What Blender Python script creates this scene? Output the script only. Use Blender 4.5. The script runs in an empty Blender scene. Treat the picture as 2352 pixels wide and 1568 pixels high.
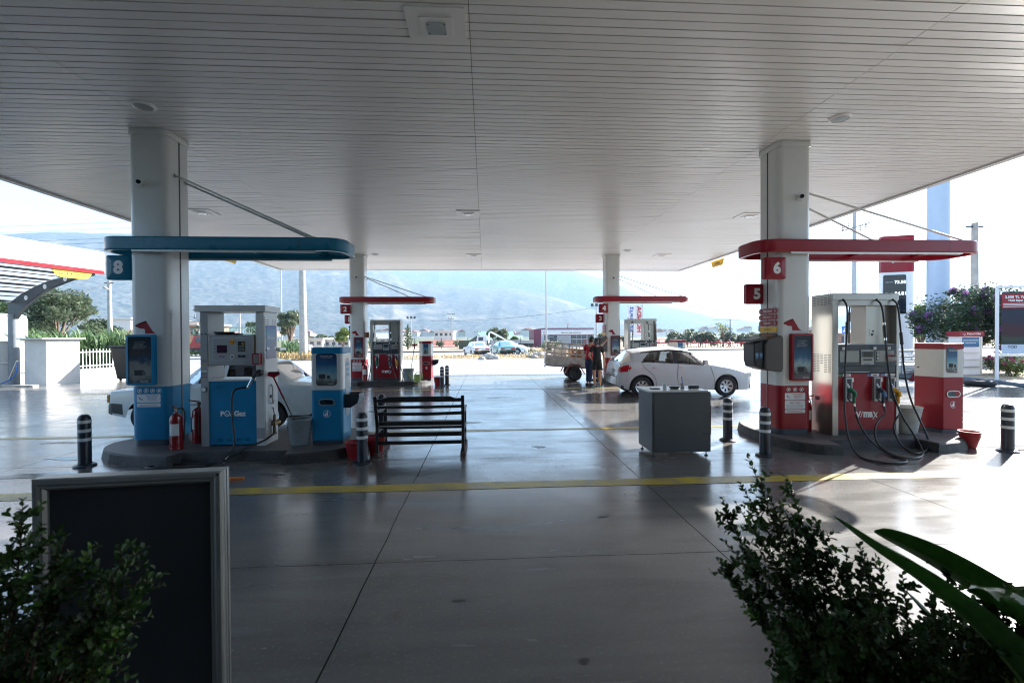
import bpy, bmesh, math, random
import numpy as np
from mathutils import Matrix, Vector, noise

S = bpy.context.scene
COL = S.collection
PI = math.pi
random.seed(7)

# ---------------------------------------------------------------- camera
F = 1045.0                      # focal length in pixels of a 2352 px wide view (a 16 mm lens)
YAW, PITCH, ROLL, EYE = math.atan(61 / F), -0.0099, 0.0055, 1.85
fw = Vector((math.sin(YAW) * math.cos(PITCH), math.cos(YAW) * math.cos(PITCH), math.sin(PITCH)))
r0 = Vector((math.cos(YAW), -math.sin(YAW), 0)); u0 = r0.cross(fw)
rt = r0 * math.cos(ROLL) - u0 * math.sin(ROLL); up = u0 * math.cos(ROLL) + r0 * math.sin(ROLL)
cam = bpy.data.cameras.new('camera'); camo = bpy.data.objects.new('camera', cam); COL.objects.link(camo)
cam.sensor_width = 36; cam.lens = 36 * F / 2352; cam.clip_start = 0.05; cam.clip_end = 30000
camo.matrix_world = Matrix(((rt.x, up.x, -fw.x, 0), (rt.y, up.y, -fw.y, 0), (rt.z, up.z, -fw.z, EYE), (0, 0, 0, 1)))
cam.dof.use_dof = True; cam.dof.focus_distance = 9.0; cam.dof.aperture_fstop = 4.0
S.camera = camo
# a surveyor's helper: the point of a sight line on a plane of given height or given Y
def sight(px, py): return fw + rt * ((px - 1176) / F) + up * ((784 - py) / F)
def gp(px, py, z=0.0):
    d = sight(px, py); t = (z - EYE) / d.z; return Vector((d.x * t, d.y * t, z))
def at(px, py, Y):
    d = sight(px, py); t = Y / d.y; return Vector((d.x * t, Y, EYE + d.z * t))

# ---------------------------------------------------------------- world, sun, exposure
SUN_EL = math.radians(29.4); SUN_AZ = math.atan2(1.50, 0.97)       # azimuth from +Y towards +X
W = bpy.data.worlds.new('World'); S.world = W; W.use_nodes = True
wn = W.node_tree.nodes; wl = W.node_tree.links
bg = wn['Background']; sky = wn.new('ShaderNodeTexSky')
sky.sky_type = 'NISHITA'; sky.sun_disc = False; sky.sun_elevation = SUN_EL; sky.sun_rotation = SUN_AZ
sky.air_density = 1.2; sky.dust_density = 0.8; sky.ozone_density = 2.0; sky.altitude = 50
wl.new(sky.outputs[0], bg.inputs[0]); bg.inputs[1].default_value = 0.088
sun = bpy.data.lights.new('sun', 'SUN'); sun.energy = 5.0; sun.angle = math.radians(0.5); sun.color = (1.0, 0.96, 0.90)
suno = bpy.data.objects.new('sun', sun); COL.objects.link(suno)
sd = Vector((math.sin(SUN_AZ) * math.cos(SUN_EL), math.cos(SUN_AZ) * math.cos(SUN_EL), math.sin(SUN_EL)))
suno.rotation_euler = sd.to_track_quat('Z', 'Y').to_euler(); suno.location = sd * 60
S.view_settings.view_transform = 'Standard'; S.view_settings.look = 'None'
S.view_settings.exposure = 2.3; S.view_settings.gamma = 1; S.view_settings.use_curve_mapping = False
S.cycles.use_denoising = True; S.cycles.pixel_filter_type = 'BLACKMAN_HARRIS'; S.cycles.filter_width = 1.15
S.cycles.max_bounces = 8; S.cycles.diffuse_bounces = 5; S.cycles.glossy_bounces = 4; S.cycles.transparent_max_bounces = 14
S.cycles.transmission_bounces = 4; S.cycles.volume_bounces = 0; S.cycles.sample_clamp_indirect = 8; S.cycles.caustics_reflective = False; S.cycles.caustics_refractive = False

# ---------------------------------------------------------------- materials
MATS = {}
def nodes(name):
    m = bpy.data.materials.new(name); m.use_nodes = True; MATS[name] = m
    return m, m.node_tree.nodes, m.node_tree.links, m.node_tree.nodes['Principled BSDF']
def N(n, t, **k):
    x = n.new(t)
    for a, v in k.items(): setattr(x, a, v)
    return x
def mat(name, c, rough=0.5, metal=0.0, var=0.06, scale=3.0, bump=0.0, bscale=60.0, coat=0.0, rvar=0.12, spec=0.5, dirt=0.0):
    """plain paint / plastic / metal with a little procedural wear"""
    m, n, l, b = nodes(name)
    tc = N(n, 'ShaderNodeTexCoord'); nz = N(n, 'ShaderNodeTexNoise'); nz.inputs['Scale'].default_value = scale; nz.inputs['Detail'].default_value = 6
    l.new(tc.outputs['Object'], nz.inputs['Vector'])
    r = N(n, 'ShaderNodeValToRGB'); a, d = 1 - var * 2, 1 + var
    r.color_ramp.elements[0].position = 0.3; r.color_ramp.elements[1].position = 0.7
    r.color_ramp.elements[0].color = (c[0] * a, c[1] * a, c[2] * a, 1); r.color_ramp.elements[1].color = (min(1, c[0] * d), min(1, c[1] * d), min(1, c[2] * d), 1)
    l.new(nz.outputs[0], r.inputs[0]); out = r.outputs[0]
    if dirt:
        n2 = N(n, 'ShaderNodeTexNoise'); n2.inputs['Scale'].default_value = scale * 2.3; n2.inputs['Detail'].default_value = 8; n2.inputs['Distortion'].default_value = 1.5
        l.new(tc.outputs['Object'], n2.inputs['Vector'])
        mr = N(n, 'ShaderNodeMapRange'); mr.inputs[1].default_value = 0.5; mr.inputs[2].default_value = 0.75; mr.inputs[4].default_value = dirt
        l.new(n2.outputs[0], mr.inputs[0]); mx = N(n, 'ShaderNodeMix', data_type='RGBA'); l.new(mr.outputs[0], mx.inputs[0]); l.new(out, mx.inputs[6])
        mx.inputs[7].default_value = (0.12, 0.1, 0.08, 1); out = mx.outputs[2]
    l.new(out, b.inputs['Base Color'])
    mr = N(n, 'ShaderNodeMapRange'); mr.inputs[3].default_value = max(0.02, rough - rvar); mr.inputs[4].default_value = min(1, rough + rvar)
    l.new(nz.outputs[0], mr.inputs[0]); l.new(mr.outputs[0], b.inputs['Roughness'])
    b.inputs['Metallic'].default_value = metal; b.inputs['Coat Weight'].default_value = coat; b.inputs['Specular IOR Level'].default_value = spec
    if bump:
        n3 = N(n, 'ShaderNodeTexNoise'); n3.inputs['Scale'].default_value = bscale; n3.inputs['Detail'].default_value = 4; l.new(tc.outputs['Object'], n3.inputs['Vector'])
        bp = N(n, 'ShaderNodeBump'); bp.inputs['Strength'].default_value = bump; bp.inputs['Distance'].default_value = 0.01; l.new(n3.outputs[0], bp.inputs['Height']); l.new(bp.outputs[0], b.inputs['Normal'])
    return m
def foliage(name, a, b_, scale=2.0, trans=0.35, rough=0.55):
    m, n, l, b = nodes(name)
    gi = N(n, 'ShaderNodeNewGeometry'); tc = N(n, 'ShaderNodeTexCoord'); nz = N(n, 'ShaderNodeTexNoise'); nz.inputs['Scale'].default_value = scale
    l.new(tc.outputs['Object'], nz.inputs['Vector'])
    ad = N(n, 'ShaderNodeMath', operation='ADD'); mu = N(n, 'ShaderNodeMath', operation='MULTIPLY'); mu.inputs[1].default_value = 0.5
    l.new(gi.outputs['Random Per Island'], mu.inputs[0]); l.new(mu.outputs[0], ad.inputs[0]); l.new(nz.outputs[0], ad.inputs[1])
    r = N(n, 'ShaderNodeValToRGB'); r.color_ramp.elements[0].position = 0.35; r.color_ramp.elements[1].position = 1.0
    r.color_ramp.elements[0].color = (*a, 1); r.color_ramp.elements[1].color = (*b_, 1); l.new(ad.outputs[0], r.inputs[0])
    l.new(r.outputs[0], b.inputs['Base Color']); b.inputs['Roughness'].default_value = rough
    tr = N(n, 'ShaderNodeBsdfTranslucent'); l.new(r.outputs[0], tr.inputs[0]); mx = N(n, 'ShaderNodeMixShader'); mx.inputs[0].default_value = trans
    l.new(b.outputs[0], mx.inputs[1]); l.new(tr.outputs[0], mx.inputs[2]); l.new(mx.outputs[0], n['Material Output'].inputs[0])
    return m
def glass(name, tint=(0.5, 0.55, 0.58), rough=0.02, ior=1.5):
    m, n, l, b = nodes(name); n.remove(b)
    t = N(n, 'ShaderNodeBsdfTransparent'); t.inputs[0].default_value = (*tint, 1); g = N(n, 'ShaderNodeBsdfGlossy'); g.inputs['Roughness'].default_value = rough
    fr = N(n, 'ShaderNodeFresnel'); fr.inputs[0].default_value = ior; mx = N(n, 'ShaderNodeMixShader')
    l.new(fr.outputs[0], mx.inputs[0]); l.new(t.outputs[0], mx.inputs[1]); l.new(g.outputs[0], mx.inputs[2]); l.new(mx.outputs[0], n['Material Output'].inputs[0])
    return m
def picture(name, stops, cloud=0.25, scale=4.0, rough=0.12, axis=2):
    """a printed picture: bands of colour from bottom to top broken up by noise"""
    m, n, l, b = nodes(name)
    tc = N(n, 'ShaderNodeTexCoord'); sp = N(n, 'ShaderNodeSeparateXYZ'); l.new(tc.outputs['Generated'], sp.inputs[0])
    nz = N(n, 'ShaderNodeTexNoise'); nz.inputs['Scale'].default_value = scale; nz.inputs['Detail'].default_value = 5; l.new(tc.outputs['Generated'], nz.inputs['Vector'])
    mu = N(n, 'ShaderNodeMath', operation='MULTIPLY_ADD'); mu.inputs[1].default_value = cloud; l.new(nz.outputs[0], mu.inputs[0]); l.new(sp.outputs[axis], mu.inputs[2])
    sb = N(n, 'ShaderNodeMath', operation='SUBTRACT'); sb.inputs[1].default_value = cloud * 0.5; l.new(mu.outputs[0], sb.inputs[0])
    r = N(n, 'ShaderNodeValToRGB'); l.new(sb.outputs[0], r.inputs[0]); e = r.color_ramp.elements
    while len(e) < len(stops): e.new(0.5)
    for k, (p, c) in enumerate(stops): e[k].position = p; e[k].color = (*c, 1)
    l.new(r.outputs[0], b.inputs['Base Color']); b.inputs['Roughness'].default_value = rough
    return m

mat('white_paint', (0.70, 0.71, 0.70), 0.35, coat=0.1, var=0.03, dirt=0.12)
mat('pillar_white', (0.66, 0.67, 0.665), 0.3, var=0.02, scale=1.5, coat=0.25, rvar=0.05, dirt=0.05)
mat('fascia_white', (0.82, 0.82, 0.82), 0.5, var=0.02)
mat('soffit_white', (0.89, 0.875, 0.868), 0.32, var=0.012, scale=0.4, rvar=0.03)
mat('soffit_gap', (0.29, 0.26, 0.235), 0.7)
mat('red_paint', (0.27, 0.004, 0.016), 0.33, coat=0.1, var=0.04, dirt=0.06, spec=0.35)
mat('dark_red', (0.20, 0.012, 0.03), 0.4, coat=0.1)
mat('blue_paint', (0.006, 0.215, 0.43), 0.35, coat=0.1, var=0.05, dirt=0.08, spec=0.35)
mat('teal_paint', (0.003, 0.16, 0.27), 0.3, coat=0.1, var=0.03, spec=0.3)
mat('steel', (0.42, 0.40, 0.365), 0.32, metal=0.85, var=0.05, scale=1.2, rvar=0.08)
mat('steel_frame', (0.40, 0.385, 0.36), 0.35, metal=0.75, var=0.05, scale=1.5)
mat('aluminium', (0.55, 0.55, 0.53), 0.35, metal=0.7, var=0.05)
mat('galvanised', (0.40, 0.41, 0.42), 0.5, metal=0.4, var=0.08, dirt=0.2)
mat('chrome', (0.8, 0.8, 0.8), 0.12, metal=1.0)
mat('black_plastic', (0.018, 0.02, 0.024), 0.4, var=0.1)
mat('navy_plastic', (0.022, 0.03, 0.045), 0.35, var=0.1, coat=0.1, dirt=0.1)
mat('rubber', (0.02, 0.02, 0.022), 0.6, var=0.15, dirt=0.15)
mat('hose_black', (0.012, 0.012, 0.013), 0.35, var=0.1)
mat('kerb_dark', (0.035, 0.036, 0.04), 0.6, var=0.2, scale=4, bump=0.4, dirt=0.5)
mat('kerb_top', (0.12, 0.11, 0.108), 0.55, var=0.2, scale=3, bump=0.3, dirt=0.4)
mat('plinth_blue', (0.05, 0.07, 0.10), 0.5)
mat('bench_wood', (0.022, 0.018, 0.017), 0.42, var=0.3, scale=9, bump=0.3, bscale=30)
mat('bench_foot', (0.10, 0.05, 0.042), 0.6, var=0.2)
mat('counter_grey', (0.065, 0.078, 0.088), 0.45, var=0.08, scale=2, dirt=0.1)
mat('counter_top', (0.58, 0.57, 0.55), 0.3, var=0.05, dirt=0.1)
mat('reflective_white', (0.75, 0.77, 0.78), 0.4)
mat('bucket_grey', (0.24, 0.28, 0.30), 0.5, var=0.1, dirt=0.3)
mat('bucket_pale', (0.45, 0.46, 0.44), 0.5, var=0.1, dirt=0.35)
mat('bucket_red', (0.38, 0.015, 0.02), 0.45, var=0.1, dirt=0.2)
mat('extinguisher_red', (0.24, 0.006, 0.010), 0.25, coat=0.5)
mat('watering_green', (0.30, 0.42, 0.10), 0.4)
mat('nozzle_green', (0.01, 0.16, 0.09), 0.4); mat('nozzle_yellow', (0.72, 0.36, 0.02), 0.4); mat('nozzle_navy', (0.02, 0.025, 0.05), 0.4)
mat('nozzle_blue', (0.08, 0.2, 0.45), 0.4)
mat('brass', (0.30, 0.22, 0.12), 0.45, metal=0.6, dirt=0.4)
mat('brown_stick', (0.14, 0.08, 0.05), 0.6)
mat('yellow_paint', (0.60, 0.42, 0.02), 0.5, var=0.12, dirt=0.35)
mat('sign_yellow', (0.80, 0.48, 0.03), 0.4)
mat('sign_blue', (0.02, 0.16, 0.55), 0.4)
mat('letter_white', (0.80, 0.80, 0.80), 0.5, var=0.0)
mat('letter_dark', (0.03, 0.03, 0.035), 0.5, var=0.0)
mat('letter_red', (0.45, 0.02, 0.03), 0.5, var=0.0)
mat('letter_blue', (0.03, 0.10, 0.40), 0.5, var=0.0)
mat('panel_grey', (0.36, 0.38, 0.40), 0.4, var=0.03)
mat('screen_purple', (0.05, 0.012, 0.04), 0.1)
mat('screen_grey', (0.30, 0.31, 0.30), 0.25)
mat('screen_dark', (0.015, 0.02, 0.03), 0.1)
mat('car_white', (0.80, 0.81, 0.82), 0.35, coat=0.5, var=0.01, rvar=0.03)
mat('car_pale', (0.66, 0.70, 0.70), 0.3, coat=0.7, var=0.02, dirt=0.04)
mat('car_silver', (0.54, 0.55, 0.57), 0.35, coat=0.5, metal=0.1, var=0.01, rvar=0.03)
mat('car_green', (0.08, 0.30, 0.32), 0.3, coat=0.8, var=0.02)
mat('car_interior', (0.025, 0.025, 0.028), 0.8)
mat('tail_red', (0.40, 0.008, 0.012), 0.12, coat=1.0)
mat('lamp_clear', (0.75, 0.75, 0.72), 0.1, coat=1.0)
mat('lamp_amber', (0.6, 0.3, 0.05), 0.2)
mat('tyre', (0.018, 0.018, 0.019), 0.75, var=0.15, bump=0.2)
mat('rim_silver', (0.55, 0.55, 0.55), 0.3, metal=0.8)
mat('rim_dark', (0.06, 0.06, 0.065), 0.45, metal=0.3)
mat('wood_grey', (0.60, 0.54, 0.50), 0.8, var=0.15, scale=6, bump=0.5)
mat('wood_orange', (0.40, 0.18, 0.08), 0.8, var=0.2)
mat('skin', (0.45, 0.25, 0.17), 0.5, var=0.05)
mat('hair', (0.018, 0.013, 0.011), 0.55)
mat('cloth_red', (0.42, 0.012, 0.03), 0.8); mat('cloth_black', (0.012, 0.012, 0.014), 0.85); mat('cloth_denim', (0.02, 0.035, 0.09), 0.85, var=0.2, scale=20)
mat('cloth_white', (0.6, 0.62, 0.64), 0.8); mat('slipper', (0.02, 0.45, 0.5), 0.6)
mat('white_wall', (0.62, 0.61, 0.59), 0.8, var=0.04, bump=0.1, dirt=0.08)
mat('grey_wall', (0.45, 0.45, 0.43), 0.85, var=0.08, bump=0.2, dirt=0.2)
mat('roof_tile', (0.35, 0.13, 0.09), 0.8, var=0.15, scale=1); mat('roof_green', (0.22, 0.36, 0.28), 0.6); mat('roof_grey', (0.3, 0.3, 0.32), 0.7)
mat('maroon_panel', (0.16, 0.03, 0.07), 0.45); mat('window_dark', (0.05, 0.07, 0.09), 0.08, coat=0.6)
mat('shutter_grey', (0.50, 0.54, 0.60), 0.5); mat('wall_clay', (0.42, 0.22, 0.15), 0.85)
mat('pole_concrete', (0.40, 0.38, 0.35), 0.8, var=0.1, bump=0.3)
mat('pole_metal', (0.42, 0.43, 0.45), 0.45, metal=0.3); mat('wire', (0.05, 0.05, 0.06), 0.6)
mat('insulator', (0.035, 0.025, 0.02), 0.3)
mat('totem_blue', (0.50, 0.60, 0.74), 0.45, var=0.02)
mat('tank_grey', (0.42, 0.48, 0.47), 0.5)
mat('polycarbonate', (0.72, 0.76, 0.78), 0.35, var=0.04)
_n = MATS['polycarbonate'].node_tree; _t = _n.nodes.new('ShaderNodeBsdfTranslucent'); _t.inputs[0].default_value = (0.75, 0.8, 0.82, 1); _x = _n.nodes.new('ShaderNodeMixShader'); _x.inputs[0].default_value = 0.6; _n.links.new(_n.nodes['Principled BSDF'].outputs[0], _x.inputs[1]); _n.links.new(_t.outputs[0], _x.inputs[2]); _n.links.new(_x.outputs[0], _n.nodes['Material Output'].inputs[0])
mat('post_grey', (0.20, 0.23, 0.26), 0.5)
mat('steel_dark', (0.045, 0.055, 0.065), 0.45, metal=0.2)
mat('hose_blue', (0.02, 0.16, 0.55), 0.4)
mat('rock', (0.42, 0.39, 0.35), 0.9, var=0.25, scale=5, bump=0.8, bscale=12)
mat('bark', (0.16, 0.11, 0.08), 0.9, var=0.25, scale=12, bump=0.6)
mat('twig', (0.10, 0.05, 0.035), 0.8)
mat('board_dark', (0.045, 0.045, 0.047), 0.5, var=0.1, scale=2)
mat('board_frame', (0.36, 0.35, 0.32), 0.35, metal=0.5, var=0.05)
mat('terracotta', (0.25, 0.10, 0.06), 0.8)
mat('military_green', (0.06, 0.075, 0.05), 0.7); mat('truck_red', (0.38, 0.025, 0.03), 0.4, coat=0.3); mat('farm_red', (0.38, 0.01, 0.03), 0.5)
mat('kerb_blue', (0.12, 0.16, 0.21), 0.7, var=0.1, bump=0.3)
mat('orange_plastic', (0.75, 0.20, 0.03), 0.45)
mat('lens_glass', (0.45, 0.52, 0.52), 0.15, coat=0.5)
glass('car_glass', (0.42, 0.46, 0.48)); glass('car_glass_dark', (0.10, 0.11, 0.13)); glass('clear_plastic', (0.8, 0.85, 0.85))
picture('poster_print', [(0.0, (0.10, 0.10, 0.11)), (0.12, (0.06, 0.06, 0.065)), (0.2, (0.22, 0.24, 0.25)), (0.34, (0.30, 0.42, 0.45)), (0.5, (0.05, 0.13, 0.24)), (0.75, (0.03, 0.06, 0.11)), (1.0, (0.04, 0.05, 0.07))], 0.3)
picture('poster_sky', [(0.0, (0.05, 0.05, 0.06)), (0.15, (0.12, 0.13, 0.13)), (0.25, (0.28, 0.40, 0.42)), (0.45, (0.12, 0.30, 0.42)), (0.7, (0.02, 0.10, 0.25)), (1.0, (0.015, 0.04, 0.10))], 0.3)
picture('poster_night', [(0.0, (0.09, 0.10, 0.11)), (0.2, (0.28, 0.27, 0.25)), (0.4, (0.22, 0.22, 0.21)), (0.5, (0.04, 0.07, 0.12)), (0.65, (0.06, 0.055, 0.05)), (0.8, (0.03, 0.04, 0.05)), (1.0, (0.02, 0.03, 0.035))], 0.45, 6)
picture('poster_lpg', [(0.0, (0.03, 0.10, 0.28)), (0.3, (0.04, 0.17, 0.36)), (0.7, (0.12, 0.28, 0.42)), (1.0, (0.03, 0.09, 0.30))], 0.15)
picture('banner_stadium', [(0.0, (0.015, 0.025, 0.015)), (0.16, (0.03, 0.045, 0.03)), (0.26, (0.035, 0.006, 0.01)), (0.5, (0.045, 0.006, 0.014)), (0.62, (0.012, 0.012, 0.03)), (0.85, (0.012, 0.015, 0.04)), (1.0, (0.01, 0.01, 0.02))], 0.3, 5, 0.6)
foliage('leaf_box', (0.012, 0.032, 0.006), (0.05, 0.11, 0.02), 6, 0.35, 0.45)
foliage('leaf_fresh', (0.06, 0.14, 0.015), (0.18, 0.34, 0.05), 6, 0.4, 0.4)
foliage('leaf_olive', (0.05, 0.08, 0.04), (0.16, 0.20, 0.11), 1.2, 0.35)
foliage('leaf_dark', (0.02, 0.045, 0.018), (0.06, 0.11, 0.035), 1.2, 0.3)
foliage('leaf_yellowgreen', (0.05, 0.10, 0.02), (0.22, 0.28, 0.05), 1.5, 0.5)
foliage('leaf_reed', (0.05, 0.10, 0.04), (0.16, 0.24, 0.10), 1.5, 0.35)
foliage('flower_purple', (0.26, 0.08, 0.36), (0.60, 0.28, 0.65), 3, 0.45)
foliage('flower_pink', (0.45, 0.05, 0.15), (0.70, 0.22, 0.40), 3, 0.4)
foliage('dry_grass', (0.30, 0.20, 0.08), (0.55, 0.42, 0.20), 1, 0.3)

# ---------------------------------------------------------------- mesh builder
def frame_m(o, x, y, z):
    return Matrix(((x[0], y[0], z[0], o[0]), (x[1], y[1], z[1], o[1]), (x[2], y[2], z[2], o[2]), (0, 0, 0, 1)))
def Mfront(x, y, z): return frame_m((x, y, z), (1, 0, 0), (0, 0, 1), (0, -1, 0))      # faces the camera side (-Y)
def Mleft(x, y, z): return frame_m((x, y, z), (0, -1, 0), (0, 0, 1), (-1, 0, 0))       # faces -X
def Mright(x, y, z): return frame_m((x, y, z), (0, 1, 0), (0, 0, 1), (1, 0, 0))        # faces +X
TXT = {}
def textmesh(s, bold):
    k = (s, bold)
    if k not in TXT:
        cu = bpy.data.curves.new('t', 'FONT'); cu.body = s; cu.size = 1.0; cu.align_x = 'CENTER'; cu.offset = bold; cu.resolution_u = 3
        cu.space_line = 1.0
        ob = bpy.data.objects.new('t', cu); COL.objects.link(ob); bpy.context.view_layer.update()
        me = bpy.data.meshes.new_from_object(ob)
        v = [tuple(p.co) for p in me.vertices]; f = [tuple(p.vertices) for p in me.polygons]
        bpy.data.objects.remove(ob); bpy.data.meshes.remove(me); bpy.data.curves.remove(cu)
        if v:
            xs = [p[0] for p in v]; ys = [p[1] for p in v]; cx, cy = (min(xs) + max(xs)) / 2, (min(ys) + max(ys)) / 2
            w, h = max(xs) - min(xs), max(ys) - min(ys); v = [((p[0] - cx) / w, (p[1] - cy) / h) for p in v]
        else: w = h = 1
        TXT[k] = (v, f, w, h)
    return TXT[k]
class MB:
    def __init__(s, M=None): s.v = []; s.f = []; s.mi = []; s.sm = []; s.mats = []; s.M = M
    def mid(s, m):
        if m not in s.mats: s.mats.append(m)
        return s.mats.index(m)
    def add(s, vs, fs, m, smooth=False, M=None):
        b = len(s.v)
        M = (s.M @ M) if (M is not None and s.M is not None) else (M if M is not None else s.M)
        s.v += [tuple(M @ Vector(p)) for p in vs] if M is not None else [tuple(p) for p in vs]
        k = s.mid(m)
        for f in fs: s.f.append(tuple(i + b for i in f)); s.mi.append(k); s.sm.append(smooth)
        return s
    def box(s, x0, x1, y0, y1, z0, z1, m, M=None):
        vs = [(x, y, z) for z in (z0, z1) for y in (y0, y1) for x in (x0, x1)]
        return s.add(vs, [(0, 2, 3, 1), (4, 5, 7, 6), (0, 1, 5, 4), (2, 6, 7, 3), (0, 4, 6, 2), (1, 3, 7, 5)], m, False, M)
    def prism(s, poly, h0, h1, m, M=None, smooth=False, mtop=None):
        """polygon in local xy extruded along local z from h0 to h1"""
        n = len(poly); vs = [(x, y, h0) for x, y in poly] + [(x, y, h1) for x, y in poly]
        s.add(vs, [(i, (i + 1) % n, n + (i + 1) % n, n + i) for i in range(n)], m, smooth, M)
        s.add(vs, [tuple(reversed(range(n)))], m, False, M); s.add(vs, [tuple(range(n, 2 * n))], mtop or m, False, M); return s
    def cyl(s, p0, p1, r0, r1=None, m=None, n=14, cap=True, M=None):
        r1 = r0 if r1 is None else r1; p0, p1 = Vector(p0), Vector(p1); d = (p1 - p0).normalized()
        a = d.orthogonal().normalized(); b = d.cross(a); vs = []
        for p, r in ((p0, r0), (p1, r1)):
            vs += [p + (a * math.cos(2 * PI * i / n) + b * math.sin(2 * PI * i / n)) * r for i in range(n)]
        s.add(vs, [(i, (i + 1) % n, n + (i + 1) % n, n + i) for i in range(n)], m, True, M)
        if cap: s.add(vs, [tuple(reversed(range(n))), tuple(range(n, 2 * n))], m, False, M)
        return s
    def tube(s, pts, r, m, n=8, sub=6, M=None, cap=True):
        P = spline([Vector(p) for p in pts], sub) if sub > 1 else [Vector(p) for p in pts]
        t = (P[1] - P[0]).normalized(); a = t.orthogonal().normalized(); vs = []; L = len(P)
        for i, p in enumerate(P):
            t2 = (P[min(i + 1, L - 1)] - P[max(i - 1, 0)]).normalized()
            a = (a - t2 * a.dot(t2)).normalized(); b = t2.cross(a)
            rr = r(i / (L - 1)) if callable(r) else r
            vs += [p + (a * math.cos(2 * PI * k / n) + b * math.sin(2 * PI * k / n)) * rr for k in range(n)]
        s.add(vs, [(i * n + k, i * n + (k + 1) % n, (i + 1) * n + (k + 1) % n, (i + 1) * n + k) for i in range(L - 1) for k in range(n)], m, True, M)
        if cap: s.add(vs, [tuple(reversed(range(n))), tuple(range((L - 1) * n, L * n))], m, False, M)
        return s
    def lathe(s, prof, m, c=(0, 0, 0), n=24, M=None, flat=False):
        """profile of (radius, height[, material]) turned about the local z axis"""
        for k in range(len(prof) - 1):
            (ra, za), (rb, zb) = prof[k][:2], prof[k + 1][:2]; mm = prof[k + 1][2] if len(prof[k + 1]) > 2 else m
            vs = [(c[0] + r * math.cos(2 * PI * i / n), c[1] + r * math.sin(2 * PI * i / n), c[2] + z) for r, z in ((ra, za), (rb, zb)) for i in range(n)]
            s.add(vs, [(i, (i + 1) % n, n + (i + 1) % n, n + i) for i in range(n)], mm, not flat, M)
        return s
    def quad(s, a, b, c, d, m, M=None): return s.add([a, b, c, d], [(0, 1, 2, 3)], m, False, M)
    def text(s, body, m, M, w, h, bold=0.02, lift=0.002, fit=False):
        v, f, tw, th = textmesh(body, bold)
        if not f: return s
        if not fit: k = min(w / tw, h / th); w, h = tw * k, th * k
        return s.add([(p[0] * w, p[1] * h, lift) for p in v], f, m, False, M)
    def build(s, name, parent=None, loc=(0, 0, 0), rot=0.0, bevel=0.0, seg=2, label=None, cat=None, group=None, kind=None):
        me = bpy.data.meshes.new(name); me.from_pydata(s.v, [], s.f)
        for m in s.mats: me.materials.append(MATS[m])
        me.polygons.foreach_set('material_index', s.mi); me.polygons.foreach_set('use_smooth', s.sm); me.update()
        o = bpy.data.objects.new(name, me); COL.objects.link(o); o.location = loc; o.rotation_euler = (0, 0, rot)
        if parent: o.parent = parent
        if bevel:
            me2 = bmesh.new(); me2.from_mesh(me); bmesh.ops.remove_doubles(me2, verts=me2.verts, dist=1e-5); me2.to_mesh(me); me2.free()
            b = o.modifiers.new('bevel', 'BEVEL'); b.width = bevel; b.segments = seg; b.limit_method = 'ANGLE'; b.angle_limit = math.radians(40)
        tag(o, label, cat, group, kind); return o
def tag(o, label=None, cat=None, group=None, kind=None):
    for k, v in (('label', label), ('category', cat), ('group', group), ('kind', kind)):
        if v: o[k] = v
    return o
def thing(name, label, cat, loc=(0, 0, 0), rot=0.0, group=None):
    o = bpy.data.objects.new(name, None); COL.objects.link(o); o.location = loc; o.rotation_euler = (0, 0, rot); o.empty_display_size = 0.1
    return tag(o, label, cat, group)
def copy_tree(o, loc, rot, label, group=None, parent=None):
    kids = [c for c in S.objects if c.parent == o] if parent is None else [c for c in S.objects if c.parent == o]
    c = o.copy(); COL.objects.link(c)
    if parent is None: c.location = loc; c.rotation_euler = (0, 0, rot); c['label'] = label
    else: c.parent = parent
    if group: c['group'] = group
    for k in kids: copy_tree(k, None, 0, None, None, c)
    return c
def spline(P, sub):
    out = []; L = len(P)
    for i in range(L - 1):
        a, b, c, d = P[max(i - 1, 0)], P[i], P[i + 1], P[min(i + 2, L - 1)]
        for k in range(sub):
            t = k / sub; out.append(0.5 * ((2 * b) + (c - a) * t + (2 * a - 5 * b + 4 * c - d) * t * t + (3 * b - a - 3 * c + d) * t ** 3))
    out.append(P[-1]); return out
def rrect(x0, x1, y0, y1, r, n=5, corners=(1, 1, 1, 1)):
    """rounded rectangle, counter-clockwise; corners: (x1y0, x1y1, x0y1, x0y0)"""
    out = []
    for k, (cx, cy, a0) in enumerate(((x1 - r, y0 + r, -90), (x1 - r, y1 - r, 0), (x0 + r, y1 - r, 90), (x0 + r, y0 + r, 180))):
        if corners[k]: out += [(cx + r * math.cos(math.radians(a0 + 90 * i / n)), cy + r * math.sin(math.radians(a0 + 90 * i / n))) for i in range(n + 1)]
        else: out.append(((x1, y0), (x1, y1), (x0, y1), (x0, y0))[k])
    return out
def ring(ax, ay, r_in, r_out, n=28, a0=0, a1=360): 
    k = range(n + 1)
    o = [(ax + r_out * math.cos(math.radians(a0 + (a1 - a0) * i / n)), ay + r_out * math.sin(math.radians(a0 + (a1 - a0) * i / n))) for i in k]
    q = [(ax + r_in * math.cos(math.radians(a0 + (a1 - a0) * i / n)), ay + r_in * math.sin(math.radians(a0 + (a1 - a0) * i / n))) for i in k]
    return o, q
def flat_ring(b, ax, ay, r_in, r_out, m, M, lift=0.002, a0=0, a1=360, n=28):
    o, q = ring(ax, ay, r_in, r_out, n, a0, a1); vs = [(x, y, lift) for x, y in o] + [(x, y, lift) for x, y in q]; L = n + 1
    b.add(vs, [(i, i + 1, L + i + 1, L + i) for i in range(n)], m, False, M)
def poly_flat(b, pts, m, M, lift=0.002): b.add([(x, y, lift) for x, y in pts], [tuple(range(len(pts)))], m, False, M)
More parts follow.
